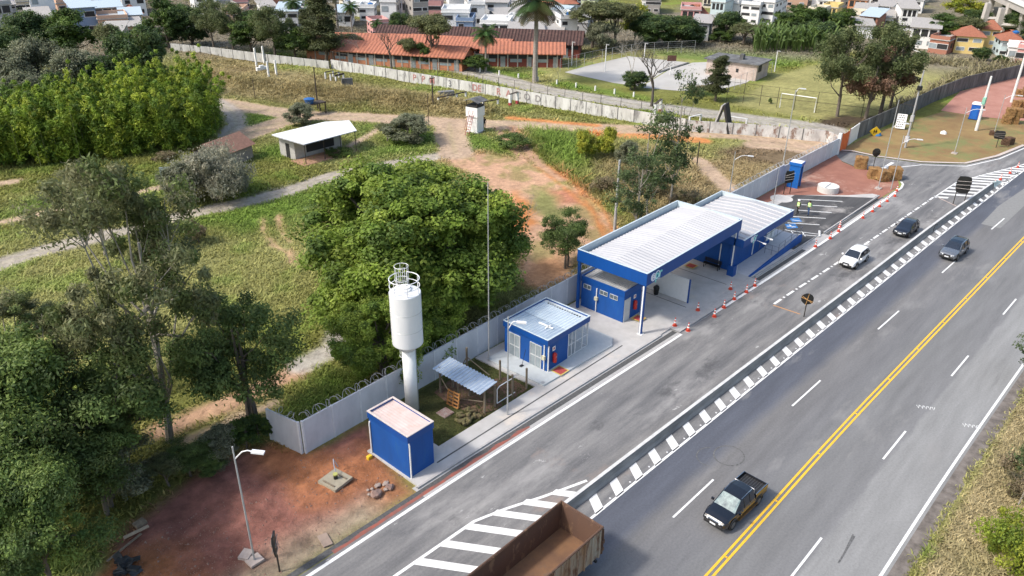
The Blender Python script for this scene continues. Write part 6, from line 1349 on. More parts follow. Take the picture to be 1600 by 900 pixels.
# ---- far trees, left block (pixel foot, top, width)
far = [('dark', 'dark tree at the far left edge below the town', 10, 130, 40, 110), ('dark', 'broad dark evergreen second from the left in the back row', 55, 100, 14, 90), ('dark2', 'wide dark evergreen with flat top below the blue-grey house', 118, 96, 10, 130), ('dark', 'dark evergreen right behind the bamboo tip', 232, 150, 45, 110), ('dark', 'dark tree left of the bamboo tip, lower', 195, 160, 95, 90),
    ('grey', 'grey-green tree in the second row at far left', 30, 170, 80, 120), ('grey', 'pale grey-green tree above the bamboo, left of centre', 75, 165, 62, 110), ('grey', 'grey tree in front of the wide flat topped evergreen', 125, 170, 80, 110), ('dark', 'dark tree between grey trees and bamboo', 160, 165, 90, 90), ('olive', 'thin olive tree between the evergreens and the wall', 182, 110, 38, 50), ('dark', 'low dark tree at the left picture edge behind the bamboo', 5, 215, 130, 120), ('grey', 'low grey tree behind the bamboo at left', 50, 205, 115, 110), ('dark2', 'low dark tree behind the middle of the bamboo', 105, 200, 115, 110),
    ('dark2', 'tall tree with yellow-green top left of the pine group', 265, 75, -8, 90), ('dark', 'dark tall tree behind the white wall end', 300, 72, 5, 80), ('pineish', 'pine like tree third from the wall end', 335, 78, -5, 70), ('pineish', 'pine like tree over the left part of the white wall', 365, 82, 0, 80), ('dark2', 'round dark tree directly over the four white pillars', 395, 86, 15, 90), ('pineish', 'dense dark tree right of the four white pillars', 430, 92, 5, 90), ('dark2', 'broad yellowish dark tree left of the narrow conifer', 462, 92, 38, 80), ('conifer', 'narrow tall conifer before the orange roofs', 508, 98, -25, 70), ('conifer', 'shorter conifer right of the tallest conifer', 485, 92, 10, 40), ('olive', 'small leafy tree at the left end of the orange roofs', 548, 90, 48, 50), ('dark2', 'low tree with yellow crown behind the wall corner', 245, 72, 48, 70),
    ('dark', 'dark round tree behind the dark roof, left', 625, 66, 15, 45), ('olive', 'tree with light crown behind the dark roof centre', 655, 68, 20, 45), ('olive', 'umbrella tree before the orange roof, left of the two', 640, 105, 60, 42), ('dark2', 'round leafy tree with thin trunk before the orange roof', 660, 106, 68, 40), ('olive', 'tall forked pine in front of the orange roofs', 680, 104, 18, 90), ('dark2', 'low round green tree between orange buildings and palm', 742, 110, 86, 62),
    ('olive', 'large grey-olive tree right of the dark roofed hall', 925, 75, -2, 90), ('olive', 'second grey-olive tree right of the dark roofed hall', 962, 72, 0, 90), ('grey', 'pale tree with thin trunk in front of the grey-olive pair', 940, 80, 30, 60), ('yellow', 'yellow-green tree standing out above the courts', 992, 66, 2, 55), ('dark', 'very dark dense tree right of the yellow-green one', 1020, 72, 18, 90), ('dark', 'dark dense tree in the middle of the grove by the courts', 1055, 72, 20, 80), ('dark', 'rightmost dark tree of the grove by the courts', 1080, 70, 35, 60), ('dark', 'dark tree left of the white apartment house', 1135, 62, 14, 60), ('olive', 'olive tree behind the field, right of the grey house', 1160, 68, 32, 70), ('dark2', 'low green tree behind the field near the grey house', 1125, 66, 45, 50),
    ('dark2', 'large rounded tree behind the cane clump, left crown', 1235, 62, 4, 90), ('dark2', 'large tree with yellow-green highlights, middle crown', 1280, 62, 8, 80), ('dark', 'dark tree in front of the large middle crown', 1275, 72, 30, 80), ('dark2', 'rightmost of the large rounded crowns near the orange house', 1318, 55, 9, 65), ('pineish', 'left of the two trees on the football field edge', 1308, 182, 45, 120), ('pineish', 'tall tree behind the brown leaved one on the football field', 1375, 178, 38, 130), ('brown', 'brown leaved tree on the edge of the football field', 1352, 186, 78, 105), ('brown', 'brown dry crown leaning right above the field fence', 1390, 170, 78, 90),
    ('dark2', 'wide tree between white houses and yellow house', 1465, 70, 18, 95), ('olive', 'tree directly left of the yellow house', 1500, 72, 22, 70), ('yellow', 'bright yellow-green tree above the yellow house', 1505, 30, -8, 75), ('dark', 'dark tree right of the yellow-green one', 1525, 38, 10, 50), ('dark', 'small dark round tree in front of the yellow house', 1532, 95, 70, 35), ('dark', 'dark trees under the viaduct near its second pier', 1585, 60, 15, 50), ('dark', 'dark tree left behind the viaduct pier', 1572, 40, 0, 40), ('dark2', 'low green tree left of the pale blue house', 1562, 98, 82, 30)]
for k, lb, a, b, c, w_ in far: tr(k, lb, a, b, c+(5 if b < 105 else 0), w_*.80)
tr('conifer', 'dark narrow young conifer beside the courts', 1118, 158, 88, 38); tr('bare', 'large bare dead tree in front of the sports courts', 1018, 166, 78, 95); tr('bare2', 'pale bare tree left of the dead tree', 985, 140, 52, 80); tr('bare', 'bare tree in front of the orange roofed building', 612, 112, 48, 60); tr('bare2', 'small bare tree left of the forked pine', 566, 100, 50, 40); tr('bare2', 'small leafless tree by the court grass', 872, 125, 95, 25); tr('dark', 'small dark tree beside the dead tree', 992, 140, 112, 40)
tr('bush', 'small round green bush on the field touchline', 1203, 162, 155, 8, name='shrub', cat='shrub'); tr('drybush', 'brown brush pile beside the young conifer', 1090, 148, 132, 36, name='shrub', cat='shrub')
def palm(key, lb, a, b, c):
    x, y, z = atg(a, b); h = height_at(x, y, c); put(key, lb, x, y, z, h, h*.34, name='palm_tree', cat='palm tree')
palm('palm2', 'tall palm with grey drooping crown in front of the dark roof', 836, 128, -22); palm('palm', 'shorter palm with bright crown before the orange roof', 759, 112, 38); palm('palm', 'palm behind the trees, left of the conifer', 462, 45, -6); palm('palm', 'palm directly left of the tall conifer', 492, 50, -3); palm('palm2', 'palm right of the tall conifer', 528, 45, -22); palm('palm', 'dark palm above the left end of the dark roof', 550, 50, 2); palm('palm', 'dark small palm beside the left orange roof end', 590, 66, 30)
# cane clump (plantain like) by the field
q = np.random.RandomState(4); V = []; F = []; Cc = []
for i in range(420):
    a_, b_, = q.uniform(1175, 1300), q.uniform(66, 82); x, y = at(a_, b_); az = q.uniform(0, 6.28); h = q.uniform(2.5, 5.5); L_ = q.uniform(1, 2.2); w_ = .22
    p0 = np.array([x, y, 0]); p1 = p0+[math.cos(az)*.4, math.sin(az)*.4, h*.7]; p2 = p0+[math.cos(az)*L_*.9, math.sin(az)*L_*.9, h]; p3 = p0+[math.cos(az)*L_*1.5, math.sin(az)*L_*1.5, h*.9]; s = np.array([-math.sin(az), math.cos(az), 0])*w_
    b = len(V); V += [p0-s*.3, p0+s*.3, p1-s, p1+s, p2-s, p2+s, p3-s*.2, p3+s*.2]; F += [(b, b+1, b+3, b+2), (b+2, b+3, b+5, b+4), (b+4, b+5, b+7, b+6)]; Cc += [np.array((.11, .165, .045))*q.uniform(.6, 1.3)]*8
npmesh('plantain_clump', np.array(V), np.array(F), LEAF, colr=np.array(Cc), kind='stuff')
# ---- ground cover tufts
def tufts(name, n, region, hmin, hmax, colf, seed, blades=5, wid=.06, spread=.35, mask=None, lay=1.):
    q = np.random.RandomState(seed); (x0, x1), (y0, y1) = region
    X = q.uniform(x0, x1, n); Y = q.uniform(y0, y1, n)
    # keep what the picture can see
    D = np.stack([X, Y, np.zeros(n)-CAMH], 1); zz = D@CF; U_ = 800+FPX*(D@CR)/zz; V_ = 450-FPX*(D@CU)/zz
    k = (U_ > -120) & (U_ < 1720) & (V_ > -60) & (V_ < 1000)
    if mask is not None: k &= mask(X, Y, q)
    X, Y = X[k], Y[k]; n = len(X); Z = hgt(X, Y); den = vn2.fbm(X, Y, 5, 4)
    h = (hmin+(hmax-hmin)*q.rand(n))*(.45+1.1*den); c = colf(X, Y)*(.72+.6*q.rand(n))[:, None]
    X = np.repeat(X, blades); Y = np.repeat(Y, blades); Z = np.repeat(Z, blades); h = np.repeat(h, blades)*(.6+.6*q.rand(n*blades)); c = np.repeat(c, blades, 0)*(.85+.3*q.rand(n*blades))[:, None]; m_ = n*blades
    az = q.uniform(0, 2*PI, m_); ln = h*q.uniform(.5, 1.9, m_)*lay; w_ = wid*(.6+.8*q.rand(m_)); bx = X+q.normal(size=m_)*spread*.5; by = Y+q.normal(size=m_)*spread*.5
    s = np.stack([-np.sin(az)*w_, np.cos(az)*w_, 0*w_], 1); p0 = np.stack([bx, by, Z-.05], 1); p1 = p0+np.stack([np.cos(az)*ln*.4, np.sin(az)*ln*.4, h*.7], 1); p2 = p0+np.stack([np.cos(az)*ln, np.sin(az)*ln, h], 1)
    V = np.stack([p0-s, p0+s, p1+s, p2, p1-s], 1).reshape(-1, 3); I_ = np.arange(m_)*5; F = np.stack([I_, I_+1, I_+2, I_+4], 1); F2 = np.stack([I_+4, I_+2, I_+3, I_+3], 1)
    Fq_ = np.concatenate([F, np.stack([I_+4, I_+2, I_+3], 1)[:, [0, 1, 2, 2]]])
    # quads with a true triangle tip: use 4-corner tip by splitting
    V = np.stack([p0-s, p0+s, p1+s*.9, p1-s*.9, p2+s*.15, p2-s*.15], 1).reshape(-1, 3); I_ = np.arange(m_)*6
    Fq_ = np.concatenate([np.stack([I_, I_+1, I_+2, I_+3], 1), np.stack([I_+3, I_+2, I_+4, I_+5], 1)])
    return npmesh(name, V, Fq_, GRASSM, colr=np.repeat(c, 6, 0), kind='stuff')
def fieldmask(X, Y, q):
    k = (Y > 38.2) | (X < 22)
    s = DIRTNESS(X, Y); k &= q.rand(len(X)) > s*1.02
    k &= sdist(X, Y, courts) > 2
    for p in (patches[5][0],): k &= (sdist(X, Y, p) > 0)
    k &= ~((X < 22) & (Y < 37.5) & (sdist(X, Y, redyard) < .5)) & ~((Y < 30))
    k &= q.rand(len(X)) < (.35+1.1*vn2.fbm(X, Y, 5, 4))
    return k
lift = lambda X, Y: np.clip(ground_color(X, Y)*1.45, 0, 1)
tufts('weed_cover', 230000, ((-20, 100), (30, 130)), .10, .36, lift, 1, blades=5, wid=.045, spread=.5, mask=fieldmask)
tufts('far_weed_cover', 110000, ((20, 200), (38, 260)), .12, .42, lift, 2, blades=4, wid=.09, spread=.9, mask=lambda X, Y, q: fieldmask(X, Y, q) & (Y+X*.5 > 95) & ~((X > 118) & (Y < 115) & (np.hypot(X, Y) < 170) & (q.rand(len(X)) < .6)))
tufts('verge_grass', 52000, ((25, 75), (-14, 4.4)), .08, .28, lambda X, Y: lift(X, Y), 3, blades=4, wid=.035, spread=.3, mask=lambda X, Y, q: (q.rand(len(X)) < .3+1.1*vn2.fbm(X, Y, 3, 3)) & (Y < yRt(X)-1.0))
tall = PX((800, 205), (905, 205), (1000, 225), (1080, 250), (1110, 320), (1040, 350), (960, 320), (900, 290), (850, 250))
tufts('tall_grass', 12000, ((70, 110), (40, 90)), .4, 1.2, lambda X, Y: lift(X, Y)*1.05, 6, blades=6, wid=.05, spread=.5, mask=lambda X, Y, q: (sdist(X, Y, tall) < 0))
rd = PX((340, 112), (480, 128), (620, 150), (780, 178), (1170, 196), (1160, 190), (760, 165), (600, 138), (450, 112))
tufts('bank_brush', 14000, ((60, 120), (70, 170)), .25, .8, lambda X, Y: lift(X, Y)*.95+np.array((.04, .025, .01)), 7, blades=6, wid=.05, spread=.8, mask=lambda X, Y, q: pdist(X, Y, ridge) < 3.2)
tufts('lawn_grass', 9000, ((26, 38), (30.8, 36.8)), .04, .12, lambda X, Y: np.broadcast_to(np.array((.095, .11, .035)), (len(X), 3))*(.6+.8*vn2.fbm(X, Y, 2, 3))[:, None], 8, blades=4, wid=.02, spread=.2)
tufts('field_edge_reeds', 9000, ((120, 260), (30, 100)), .6, 1.6, lambda X, Y: np.broadcast_to(np.array((.26, .23, .13)), (len(X), 3)), 12, blades=5, wid=.10, spread=.8, mask=lambda X, Y, q: (sdist(X, Y, PX((1400, 86), (1560, 100), (1600, 92), (1600, 112), (1560, 118), (1480, 135), (1390, 185), (1380, 175), (1480, 122), (1520, 108), (1400, 96))) < 0))
# ================================================================ FAR BUILDINGS, FENCES, OBSTACLES
TILEO = corr('orange_tiles', (.40, .15, .085), (.31, .115, .07), 0, 1.3, rough=.85, depth=.05, stain=(.24, .10, .07)); TILED = corr('dark_old_tiles', (.075, .035, .028), (.045, .022, .018), 0, 1.4, rough=.9, depth=.08, stain=(.12, .07, .055))
ORW = mat('orange_plaster', (.46, .19, .10), .85, var=.15); DARKW = mat('dark_opening', (.02, .02, .022), .7); REDB = mat('red_brick_wall', (.20, .05, .035), .9, var=.25)
def long_house(label, pA, pB, depth, h, rh, tile, wall, wins=0, pillars=0, z=0, rise_front=True, eave=.7):
    """long hall with its front foot line from picture point A to B, gable roof"""
    (x0, y0), (x1, y1) = at(*pA), at(*pB); L = math.hypot(x1-x0, y1-y0); a = math.atan2(y1-y0, x1-x0)
    T = thing('long_hall', label, 'building', (x0, y0, 0), a); s = 1 if True else -1
    # local x along the front, +y away from the camera when A is left of B
    m = MB(); m.box(0, 0, 0, L, depth, h); W0 = m.build('wall', wall, T)
    m = MB(); e = eave; ymid = depth/2
    m.add([(-e, -e, h-.15), (L+e, -e, h-.15), (L+e, ymid, h+rh), (-e, ymid, h+rh), (-e, -e, h+.02), (L+e, -e, h+.02), (L+e, ymid, h+rh+.18), (-e, ymid, h+rh+.18)], [(0, 3, 2, 1), (4, 5, 6, 7), (0, 1, 5, 4), (1, 2, 6, 5), (3, 0, 4, 7)]); m.build('roof', tile, T)
    m = MB(); m.add([(-e, depth+e, h-.15), (L+e, depth+e, h-.15), (L+e, ymid, h+rh), (-e, ymid, h+rh), (-e, depth+e, h+.02), (L+e, depth+e, h+.02), (L+e, ymid, h+rh+.18), (-e, ymid, h+rh+.18)], [(0, 1, 2, 3), (4, 7, 6, 5), (0, 4, 5, 1), (1, 5, 6, 2), (3, 7, 4, 0)]); m.build('roof', tile, T)
    m = MB(); m.add([(L-.01, 0, h), (L-.01, depth, h), (L-.01, ymid, h+rh)], [(0, 1, 2)]); m.add([(.01, 0, h), (.01, depth, h), (.01, ymid, h+rh)], [(0, 2, 1)]); m.build('gable', wall, T)
    if wins:
        m = MB(); m.box(.3, -.03, h-1.1, L-.3, 0, h-.35); m.build('clerestory', DARKW, T)
        for i in range(wins):
            xx = (i+.5)*L/wins; m = MB()
            if i % 2: m.box(xx-.5, -.05, 0, xx+.5, 0, 2.1); m.build('door', mat('grey_door', (.25, .27, .28), .6) if 'grey_door' not in bpy.data.materials else bpy.data.materials['grey_door'], T)
            else: m.box(xx-1.2, -.04, 1.0, xx+1.2, -.005, h-1.15); m.build('window', GLASSG, T)
    for i in range(pillars): xx = (i+.5)*L/pillars; m = MB(); m.box(xx-.12, -.1, 0, xx+.12, -.03, h-.15); m.build('pillar', mat('pale_pillar', (.40, .36, .32), .8) if 'pale_pillar' not in bpy.data.materials else bpy.data.materials['pale_pillar'], T)
    return T
long_house('long orange tiled hall nearest the white wall, orange plastered front', (525, 99), (722, 112), 7.5, 2.7, 1.4, TILEO, ORW, 12, 14)
long_house('second orange tiled hall behind the front one, right part', (640, 88), (790, 97), 7, 2.6, 1.4, TILEO, ORW, 6, 8)
long_house('left rear orange tiled hall with white ridge strip', (505, 86), (660, 90), 7, 2.8, 1.3, TILEO, ORW, 4, 8)
long_house('orange tiled hall at right with brick red gable end', (755, 104), (878, 106), 7.5, 2.8, 1.5, TILEO, REDB, 6, 8)
long_house('long dark tiled hall at right behind the palm', (735, 86), (905, 92), 9, 3.0, 2.0, TILED, REDB, 4, 8)
long_house('dark tiled hall at left behind the orange roofs', (590, 76), (742, 80), 9, 2.6, 1.8, TILED, REDB, 4, 6)
long_house('small orange roof end seen between the conifers', (480, 92), (535, 95), 6, 2.8, 1.6, TILEO, ORW, 1, 2)
# white painted wall with red letters
wpts = PX((268, 80), (330, 86), (420, 98), (515, 109)); panel_wall('boundary_wall', 'left part of the white boundary wall under the dark trees', wpts, 1.7, mat('whitewash', (.50, .50, .48), .85, c2=(.33, .33, .31), scale=.8, stretch=(1, 1, .4), c3=(.14, .14, .13), s3=.9, t3=.58), razor=False, panel=3.0, capm=CONCD)
WW = mat('stained_whitewash', (.58, .58, .56), .85, c2=(.38, .37, .35), scale=.7, c3=(.20, .195, .19), s3=1.2, t3=.54, stretch=(1, 1, .3))
wp2 = PX((518, 108), (640, 128), (780, 152), (940, 182), (1070, 205))
WT = panel_wall('boundary_wall', 'white boundary wall with faded red letters in its middle part', wp2, 1.9, WW, razor=False, panel=3.0, capm=CONCD)
wp3 = PX((1072, 205), (1180, 212), (1290, 222), (1312, 232)); panel_wall('boundary_wall', 'right part of the white boundary wall, stained black and orange', wp3, 1.7, mat('stained_whitewash_rust', (.58, .57, .55), .9, c2=(.35, .34, .33), scale=.8, c3=(.20, .13, .10), s3=.9, t3=.52, stretch=(1, 1, .6)), razor=False, panel=3.0, capm=CONCD)
LR = mat('faded_red_letters', (.46, .22, .20), .9, var=.3); LB = mat('faded_black_letters', (.20, .20, .21), .9, var=.3)
LG = mat('faded_grey_letters', (.30, .28, .28), .9, var=.3)
def onwall(ch, pxx, pyy, s, mt):
    x, y = at(pxx, pyy, .9); best = None
    for (x0, y0), (x1, y1) in zip(wp2[:-1], wp2[1:]):
        dx, dy = x1-x0, y1-y0; L = math.hypot(dx, dy); t = ((x-x0)*dx+(y-y0)*dy)/(L*L); t = min(1, max(0, t)); cx, cy = x0+t*dx, y0+t*dy; d = math.hypot(x-cx, y-cy)
        if best is None or d < best[0]: best = (d, cx, cy, math.atan2(dy, dx))
    _, cx, cy, a = best; n_ = Vector((math.sin(a), -math.cos(a), 0)); o = text_mesh(ch, s, mt, 'wall_letter', WT, .01, .02)
    o.location = (cx+n_.x*.1-WT.location.x, cy+n_.y*.1-WT.location.y, .95); o.rotation_euler = (PI/2, 0, a)
for ch, a, b, mt in (('P', 644, 123, LR), ('P', 659, 125, LR), ('M', 674, 127, LR), ('3', 704, 131, LB), ('1', 719, 133, LB), ('DE', 749, 137, LR), ('R', 782, 143, LR), ('A', 797, 146, LR), ('C', 815, 148, LG), ('O', 830, 150, LG), ('D', 847, 153, LG)): onwall(ch, a, b, 1.6, mt)
# wire fences
def fence(label, pts, h, step, rails=(1.,), wire=True, mt=None, name='wire_fence'):
    mt = mt or GP; T = thing(name, label, 'fence', (*pts[0], 0)); m = MB()
    for (x0, y0), (x1, y1) in zip(pts[:-1], pts[1:]):
        L = math.hypot(x1-x0, y1-y0); n = max(1, round(L/step))
        for i in range(n+1):
            p = MB(); x, y = x0+(x1-x0)*i/n, y0+(y1-y0)*i/n; p.tube([(x, y, -.1), (x, y, h)], .045, 5); W(p, 'post', mt, T)
        for r in rails: m.tube([(x0, y0, h*r), (x1, y1, h*r)], .025, 4)
        if wire:
            for i in range(5): m.tube([(x0, y0, h*(.15+.17*i)), (x1, y1, h*(.15+.17*i))], .008, 3)
    W(m, 'rail', mt, T); return T
fence('tall wire fence along the near side of the football field', PX((1135, 158), (1240, 172), (1345, 184), (1425, 200)), 3.4, 3.2, (1., .5), mt=DP)
fence('tall thin wire fence running behind the white lettered wall', [(x+.8, y+.9) for x, y in wp2], 3.2, 3.4, (1.,), mt=mat('fence_dark', (.10, .09, .08), .8))
fence('pale mesh fence along the left edge of the sports courts', PX((875, 112), (925, 100), (1000, 86), (1085, 82)), 2.6, 3., (1., .5)); fence('fence on the right rim of the second court', PX((1128, 148), (1165, 132), (1205, 115)), 2.2, 3., (1.,)); fence('fence behind the turf yard wall beside the football field', PX((1395, 190), (1440, 165), (1500, 142), (1560, 125)), 2.4, 4, (1.,), mt=DP)
for i in range(12):
    a = 690+i*30; b = 103+(a-690)*.162; x, y, z = atg(a, b)
    m = MB(); m.box(-.12, -.12, 0, .12, .12, .9)
    if i == 0: o = m.build('bollard', WPL); tag(o, 'short white post on the green strip beside the grey track', 'post', 'white posts along the track'); bp_ = o
    else: o = dup(bp_)
    o.location = (x, y, z)
for lb, a, b, wd in (('white goal on the near end of the football field', (1218, 168), (1272, 176), 0), ('white goal at the far end of the football field', (1408, 90), (1437, 101), 0)):
    (x0, y0), (x1, y1) = at(*a), at(*b); m = MB(); m.tube([(x0, y0, 0), (x0, y0, 2.4), (x1, y1, 2.4), (x1, y1, 0)], .08, 6); tag(m.build('goal', WHITE), lb, 'goal')
# small derelict house by the court
(x0, y0), (x1, y1) = at(1102, 116), at(1180, 127); L = math.hypot(x1-x0, y1-y0); T = thing('derelict_hut', 'peeling pale hut with flat dark roof beside the sports court', 'hut', (x0, y0, 0), math.atan2(y1-y0, x1-x0))
m = MB(); m.box(0, 0, 0, L, 6.5, 3.0); m.build('wall', mat('peeling_plaster', (.50, .42, .38), .9, c2=(.38, .30, .26), scale=1), T); m = MB(); m.box(-.5, -.5, 3.0, L+.5, 7, 3.2); m.build('roof', CONCD, T); m = MB(); m.box(L*.55, 2.5, 3.2, L*.62, 3.5, 4.2); m.build('chimney', CONCD, T)
m = MB(); m.box(L*.2, -.04, 1.5, L*.32, 0, 2.6); m.build('window', mat('rust_shutter', (.10, .03, .02), .8), T); m = MB(); m.box(L*.6, -.04, 1.2, L*.65, 0, 1.9); m.build('window', DARKW, T); m = MB(); m.box(L, .8, 1.5, L+.04, 2.6, 2.8); m.build('window', DARKW, T); m = MB(); m.box(L*.36, -.04, 0, L*.44, 0, 2.2); m.build('door', mat('pale_door', (.40, .38, .36), .8), T)
# guard tower
x, y, z = atg(743, 206); T = thing('guard_tower', 'white square guard tower with small grey roof at the dirt road junction', 'guard tower', (x, y, z-.1), .2)
s_ = 1.05; m = MB(); m.box(-s_, -s_, 0, s_, s_, .3); m.build('plinth', CONC, T); m = MB(); m.box(-.88, -.88, .3, .88, .88, 2.6); m.build('shaft', WHITE, T); m = MB(); m.box(-1.02, -1.02, 2.6, 1.02, 1.02, 4.0); m.build('cabin', WHITE, T)
m = MB(); m.box(-.95, -.95, 4.0, .95, .95, 4.3); m.build('opening', DARKW, T)
for a in (-.9, .9):
    for b in (-.9, .9): m = MB(); m.box(a-.04, b-.04, 4.0, a+.04, b+.04, 5.0); m.build('post', DP, T)
m = MB(); m.add([(-1.4, -1.4, 4.85), (1.4, -1.4, 4.85), (1.4, 0, 5.3), (-1.4, 0, 5.3), (-1.4, 1.4, 4.85), (1.4, 1.4, 4.85)], [(0, 1, 2, 3), (3, 2, 5, 4)]); m.build('roof', CONCD, T)
m = MB(); m.box(.89, -.2, 1.4, .9, .1, 1.7); m.build('emblem', mat('emblem_grey', (.2, .2, .22), .7), T)
m = MB(); 
for s in (-.35, .35): m.tube([(-2.4, s, 0), (-1.05, s, 2.9)], .04, 5)
for i in range(8): t = (i+.5)/8; m.tube([(-2.4+1.35*t, -.35, 2.9*t), (-2.4+1.35*t, .35, 2.9*t)], .035, 4)
for s in (-.35, .35): m.tube([(-2.5, s, .9), (-1.1, s, 3.6)], .03, 4)
m.build('ladder', mat('red_ladder', (.28, .04, .03), .6), T)
# white roofed shed
T = thing('white_shed', 'low shed with wide white sheet roof on posts between dirt tracks', 'shed', (54.4, 86, 0))
m = MB(); m.add([(54.7, 85.9, 3.05), (63.5, 86.2, 3.05), (65, 89.8, 3.5), (63.2, 93.2, 3.0), (54.4, 93, 3.0), (53.6, 89.4, 3.45)], [(0, 1, 2, 5), (5, 2, 3, 4)]); m.add([(54.7, 85.9, 2.95), (63.5, 86.2, 2.95), (65, 89.8, 3.4), (63.2, 93.2, 2.9), (54.4, 93, 2.9), (53.6, 89.4, 3.35)], [(5, 2, 1, 0), (4, 3, 2, 5)]); W(m, 'roof', mat('shed_roof_white', (.70, .71, .71), .5, var=.06), T)
m = MB(); m.box(55.2, 89, 0, 62.8, 92.6, 2.9); W(m, 'wall', mat('shed_wall', (.42, .41, .39), .9, var=.2), T); m = MB(); m.box(55.17, 90.2, 0, 55.2, 91.1, 2.1); W(m, 'door', DARKW, T); m = MB(); m.box(57, 88.96, .8, 61.5, 89, 2.2); W(m, 'window', DARKW, T)
for x in (55.0, 58, 60.7, 63.2): m = MB(); m.tube([(x, 86.3, 0), (x, 86.3, 3)], .06, 6); W(m, 'post', DP, T)
m = MB(); m.box(54.4, 85.8, 0, 63.8, 89, .25); W(m, 'floor', mat('shed_floor', (.42, .24, .16), .9), T)
# water tank on stand
x, y, z = atg(492, 178); T = thing('tank_stand', 'dark timber stand carrying a round blue water tank beside the grey bush', 'water tank', (x, y, z))
m = MB(); m.box(-1.6, -.9, 1.7, 1.8, .9, 1.85); m.build('platform', DP, T)
for a in (-1.4, 1.6):
    for b in (-.8, .8): m = MB(); m.box(a-.08, b-.08, 0, a+.08, b+.08, 1.7); m.build('leg', DP, T)
m = MB(); m.lathe([(.55, 0), (.85, .7), (.87, .75), (.8, .78), (.2, .95), (0, .95)], 20); o = m.build('water_tank', mat('tank_blue', (.02, .12, .35), .4), T, smooth=False); o.location = (-.8, 0, 1.85)
# small red roofed house
x, y, z = atg(352, 255); T = thing('small_house', 'small old house with faded red tiled roof behind the grey thicket', 'house', (x, y, z), .3)
m = MB(); m.box(-3, -2.2, 0, 3, 2.2, 2.2); m.build('wall', mat('old_wall_plaster', (.35, .30, .27), .9), T); m = MB(); m.add([(-3.4, -2.6, 2.1), (3.4, -2.6, 2.1), (3.4, 0, 3.5), (-3.4, 0, 3.5), (-3.4, 2.6, 2.1), (3.4, 2.6, 2.1)], [(0, 1, 2, 3), (3, 2, 5, 4)]); m.build('roof', mat('faded_tiles', (.26, .14, .10), .9, var=.3), T)
# four white pillars and exercise frames
for a, b, c, lb in ((401, 104, 75, 'back left of the four white pillars on the slope'), (413, 99, 72, 'back right of the four white pillars on the slope'), (420, 120, 96, 'front left of the four white pillars, beside the low white block'), (432, 117, 94, 'front right of the four white pillars on the slope')):
    x, y, z = atg(a, b); m = MB(); m.box(-.15, -.15, -.2, .15, .15, height_at(x, y, c)-z); tag(m.build('pillar', WHITE, loc=(x, y, z)), lb, 'pillar')
x, y, z = atg(409, 110); m = MB(); m.box(-1.1, -.3, 0, 1.1, .3, .7); m.box(-.4, -.28, .7, .5, .28, 1.0); tag(m.build('low_block', WHITE, loc=(x, y, z)), 'low white block between the four pillars', 'block')
def bench2(lb, pa, pb, h, mt=WPL, top=DP, bw=.12, th=.12, nm='exercise_frame', n=2):
    (x0, y0, z0_), (x1, y1, z1_) = atg(*pa), atg(*pb); T = thing(nm, lb, 'exercise frame', (x0, y0, z0_)); dx, dy = x1-x0, y1-y0; L = math.hypot(dx, dy); T.rotation_euler = (0, 0, math.atan2(dy, dx))
    for i in range(n): m = MB(); m.box(L*i/(n-1)-bw, -bw, -.2, L*i/(n-1)+bw, bw, h); m.build('leg', mt, T)
    m = MB(); m.box(-bw, -bw, h, L+bw, bw, h+th); m.build('crossbar', top, T); return T
bench2('leftmost low bar frame on the grassy slope left of the grey block', (509, 124), (521, 121), 1.3); bench2('middle low bar frame on the grassy slope', (517, 126), (530, 122), 1.2); bench2('right low bar frame on the grassy slope, closest to the grey block', (525, 127), (537, 123), .9, th=.3)
x, y, z = atg(543, 135); m = MB(); m.box(-1, -.3, 0, 1, .3, 1.5); o = m.build('grey_block', CONCD, loc=(x, y, z)); o.rotation_euler = (0, 0, -.5); tag(o, 'upright grey concrete block on the slope right of the low bars', 'block')
bench2('long low white balance beam left of the guard tower', (685, 158), (728, 160), .5, th=.15, n=4); bench2('low balance beam right of the guard tower roof', (755, 166), (778, 168), .5, th=.12)
x, y, z = atg(697, 152); m = MB(); m.box(-1.4, -.5, 0, 1.4, .5, 1.1); o = m.build('grey_block', mat('block_grey', (.2, .2, .2), .9), loc=(x, y, z)); o.rotation_euler = (0, 0, -.5); tag(o, 'grey concrete box beside the dark pole and balance beam', 'block')
def rp(lb, pa, pb, h, bar=True):
    T = bench2(lb, pa, pb, h, bw=.2, th=.08)
    for ch in [c for c in T.children if c.name.startswith('leg')]: m = MB(); m.box(-.21, -.21, 0, .21, .21, .6); o = m.build('red_foot', mat('foot_red', (.35, .04, .05), .8) if 'foot_red' not in bpy.data.materials else bpy.data.materials['foot_red'], ch); o.location = (sum(v.co.x for v in ch.data.vertices)/8, 0, 0)
rp('pair of thick white pillars with red feet and dark bar near the letters', (797, 166), (808, 163), 2.0); rp('tall white pillars with red feet beside the slender tree', (1022, 184), (1031, 176), 2.2)
bench2('small bar frame left of the second one in front of the white wall', (941, 181), (949, 176), 1.1, top=GP, th=.05); bench2('second small bar frame in front of the white wall', (968, 186), (977, 180), 1.1, top=GP, th=.05); bench2('low frame left of the leaning slabs', (1077, 192), (1094, 188), .9, top=WPL, th=.1); bench2('frame with two white posts right of the leaning slabs', (1140, 196), (1165, 200), 1.4, top=WPL, th=.08)
(x0, y0) = at(1127, 205); T = thing('climbing_ramp', 'pair of leaning slabs, one white and one black, forming a steep tent', 'obstacle', (x0, y0, 0), -1.35)
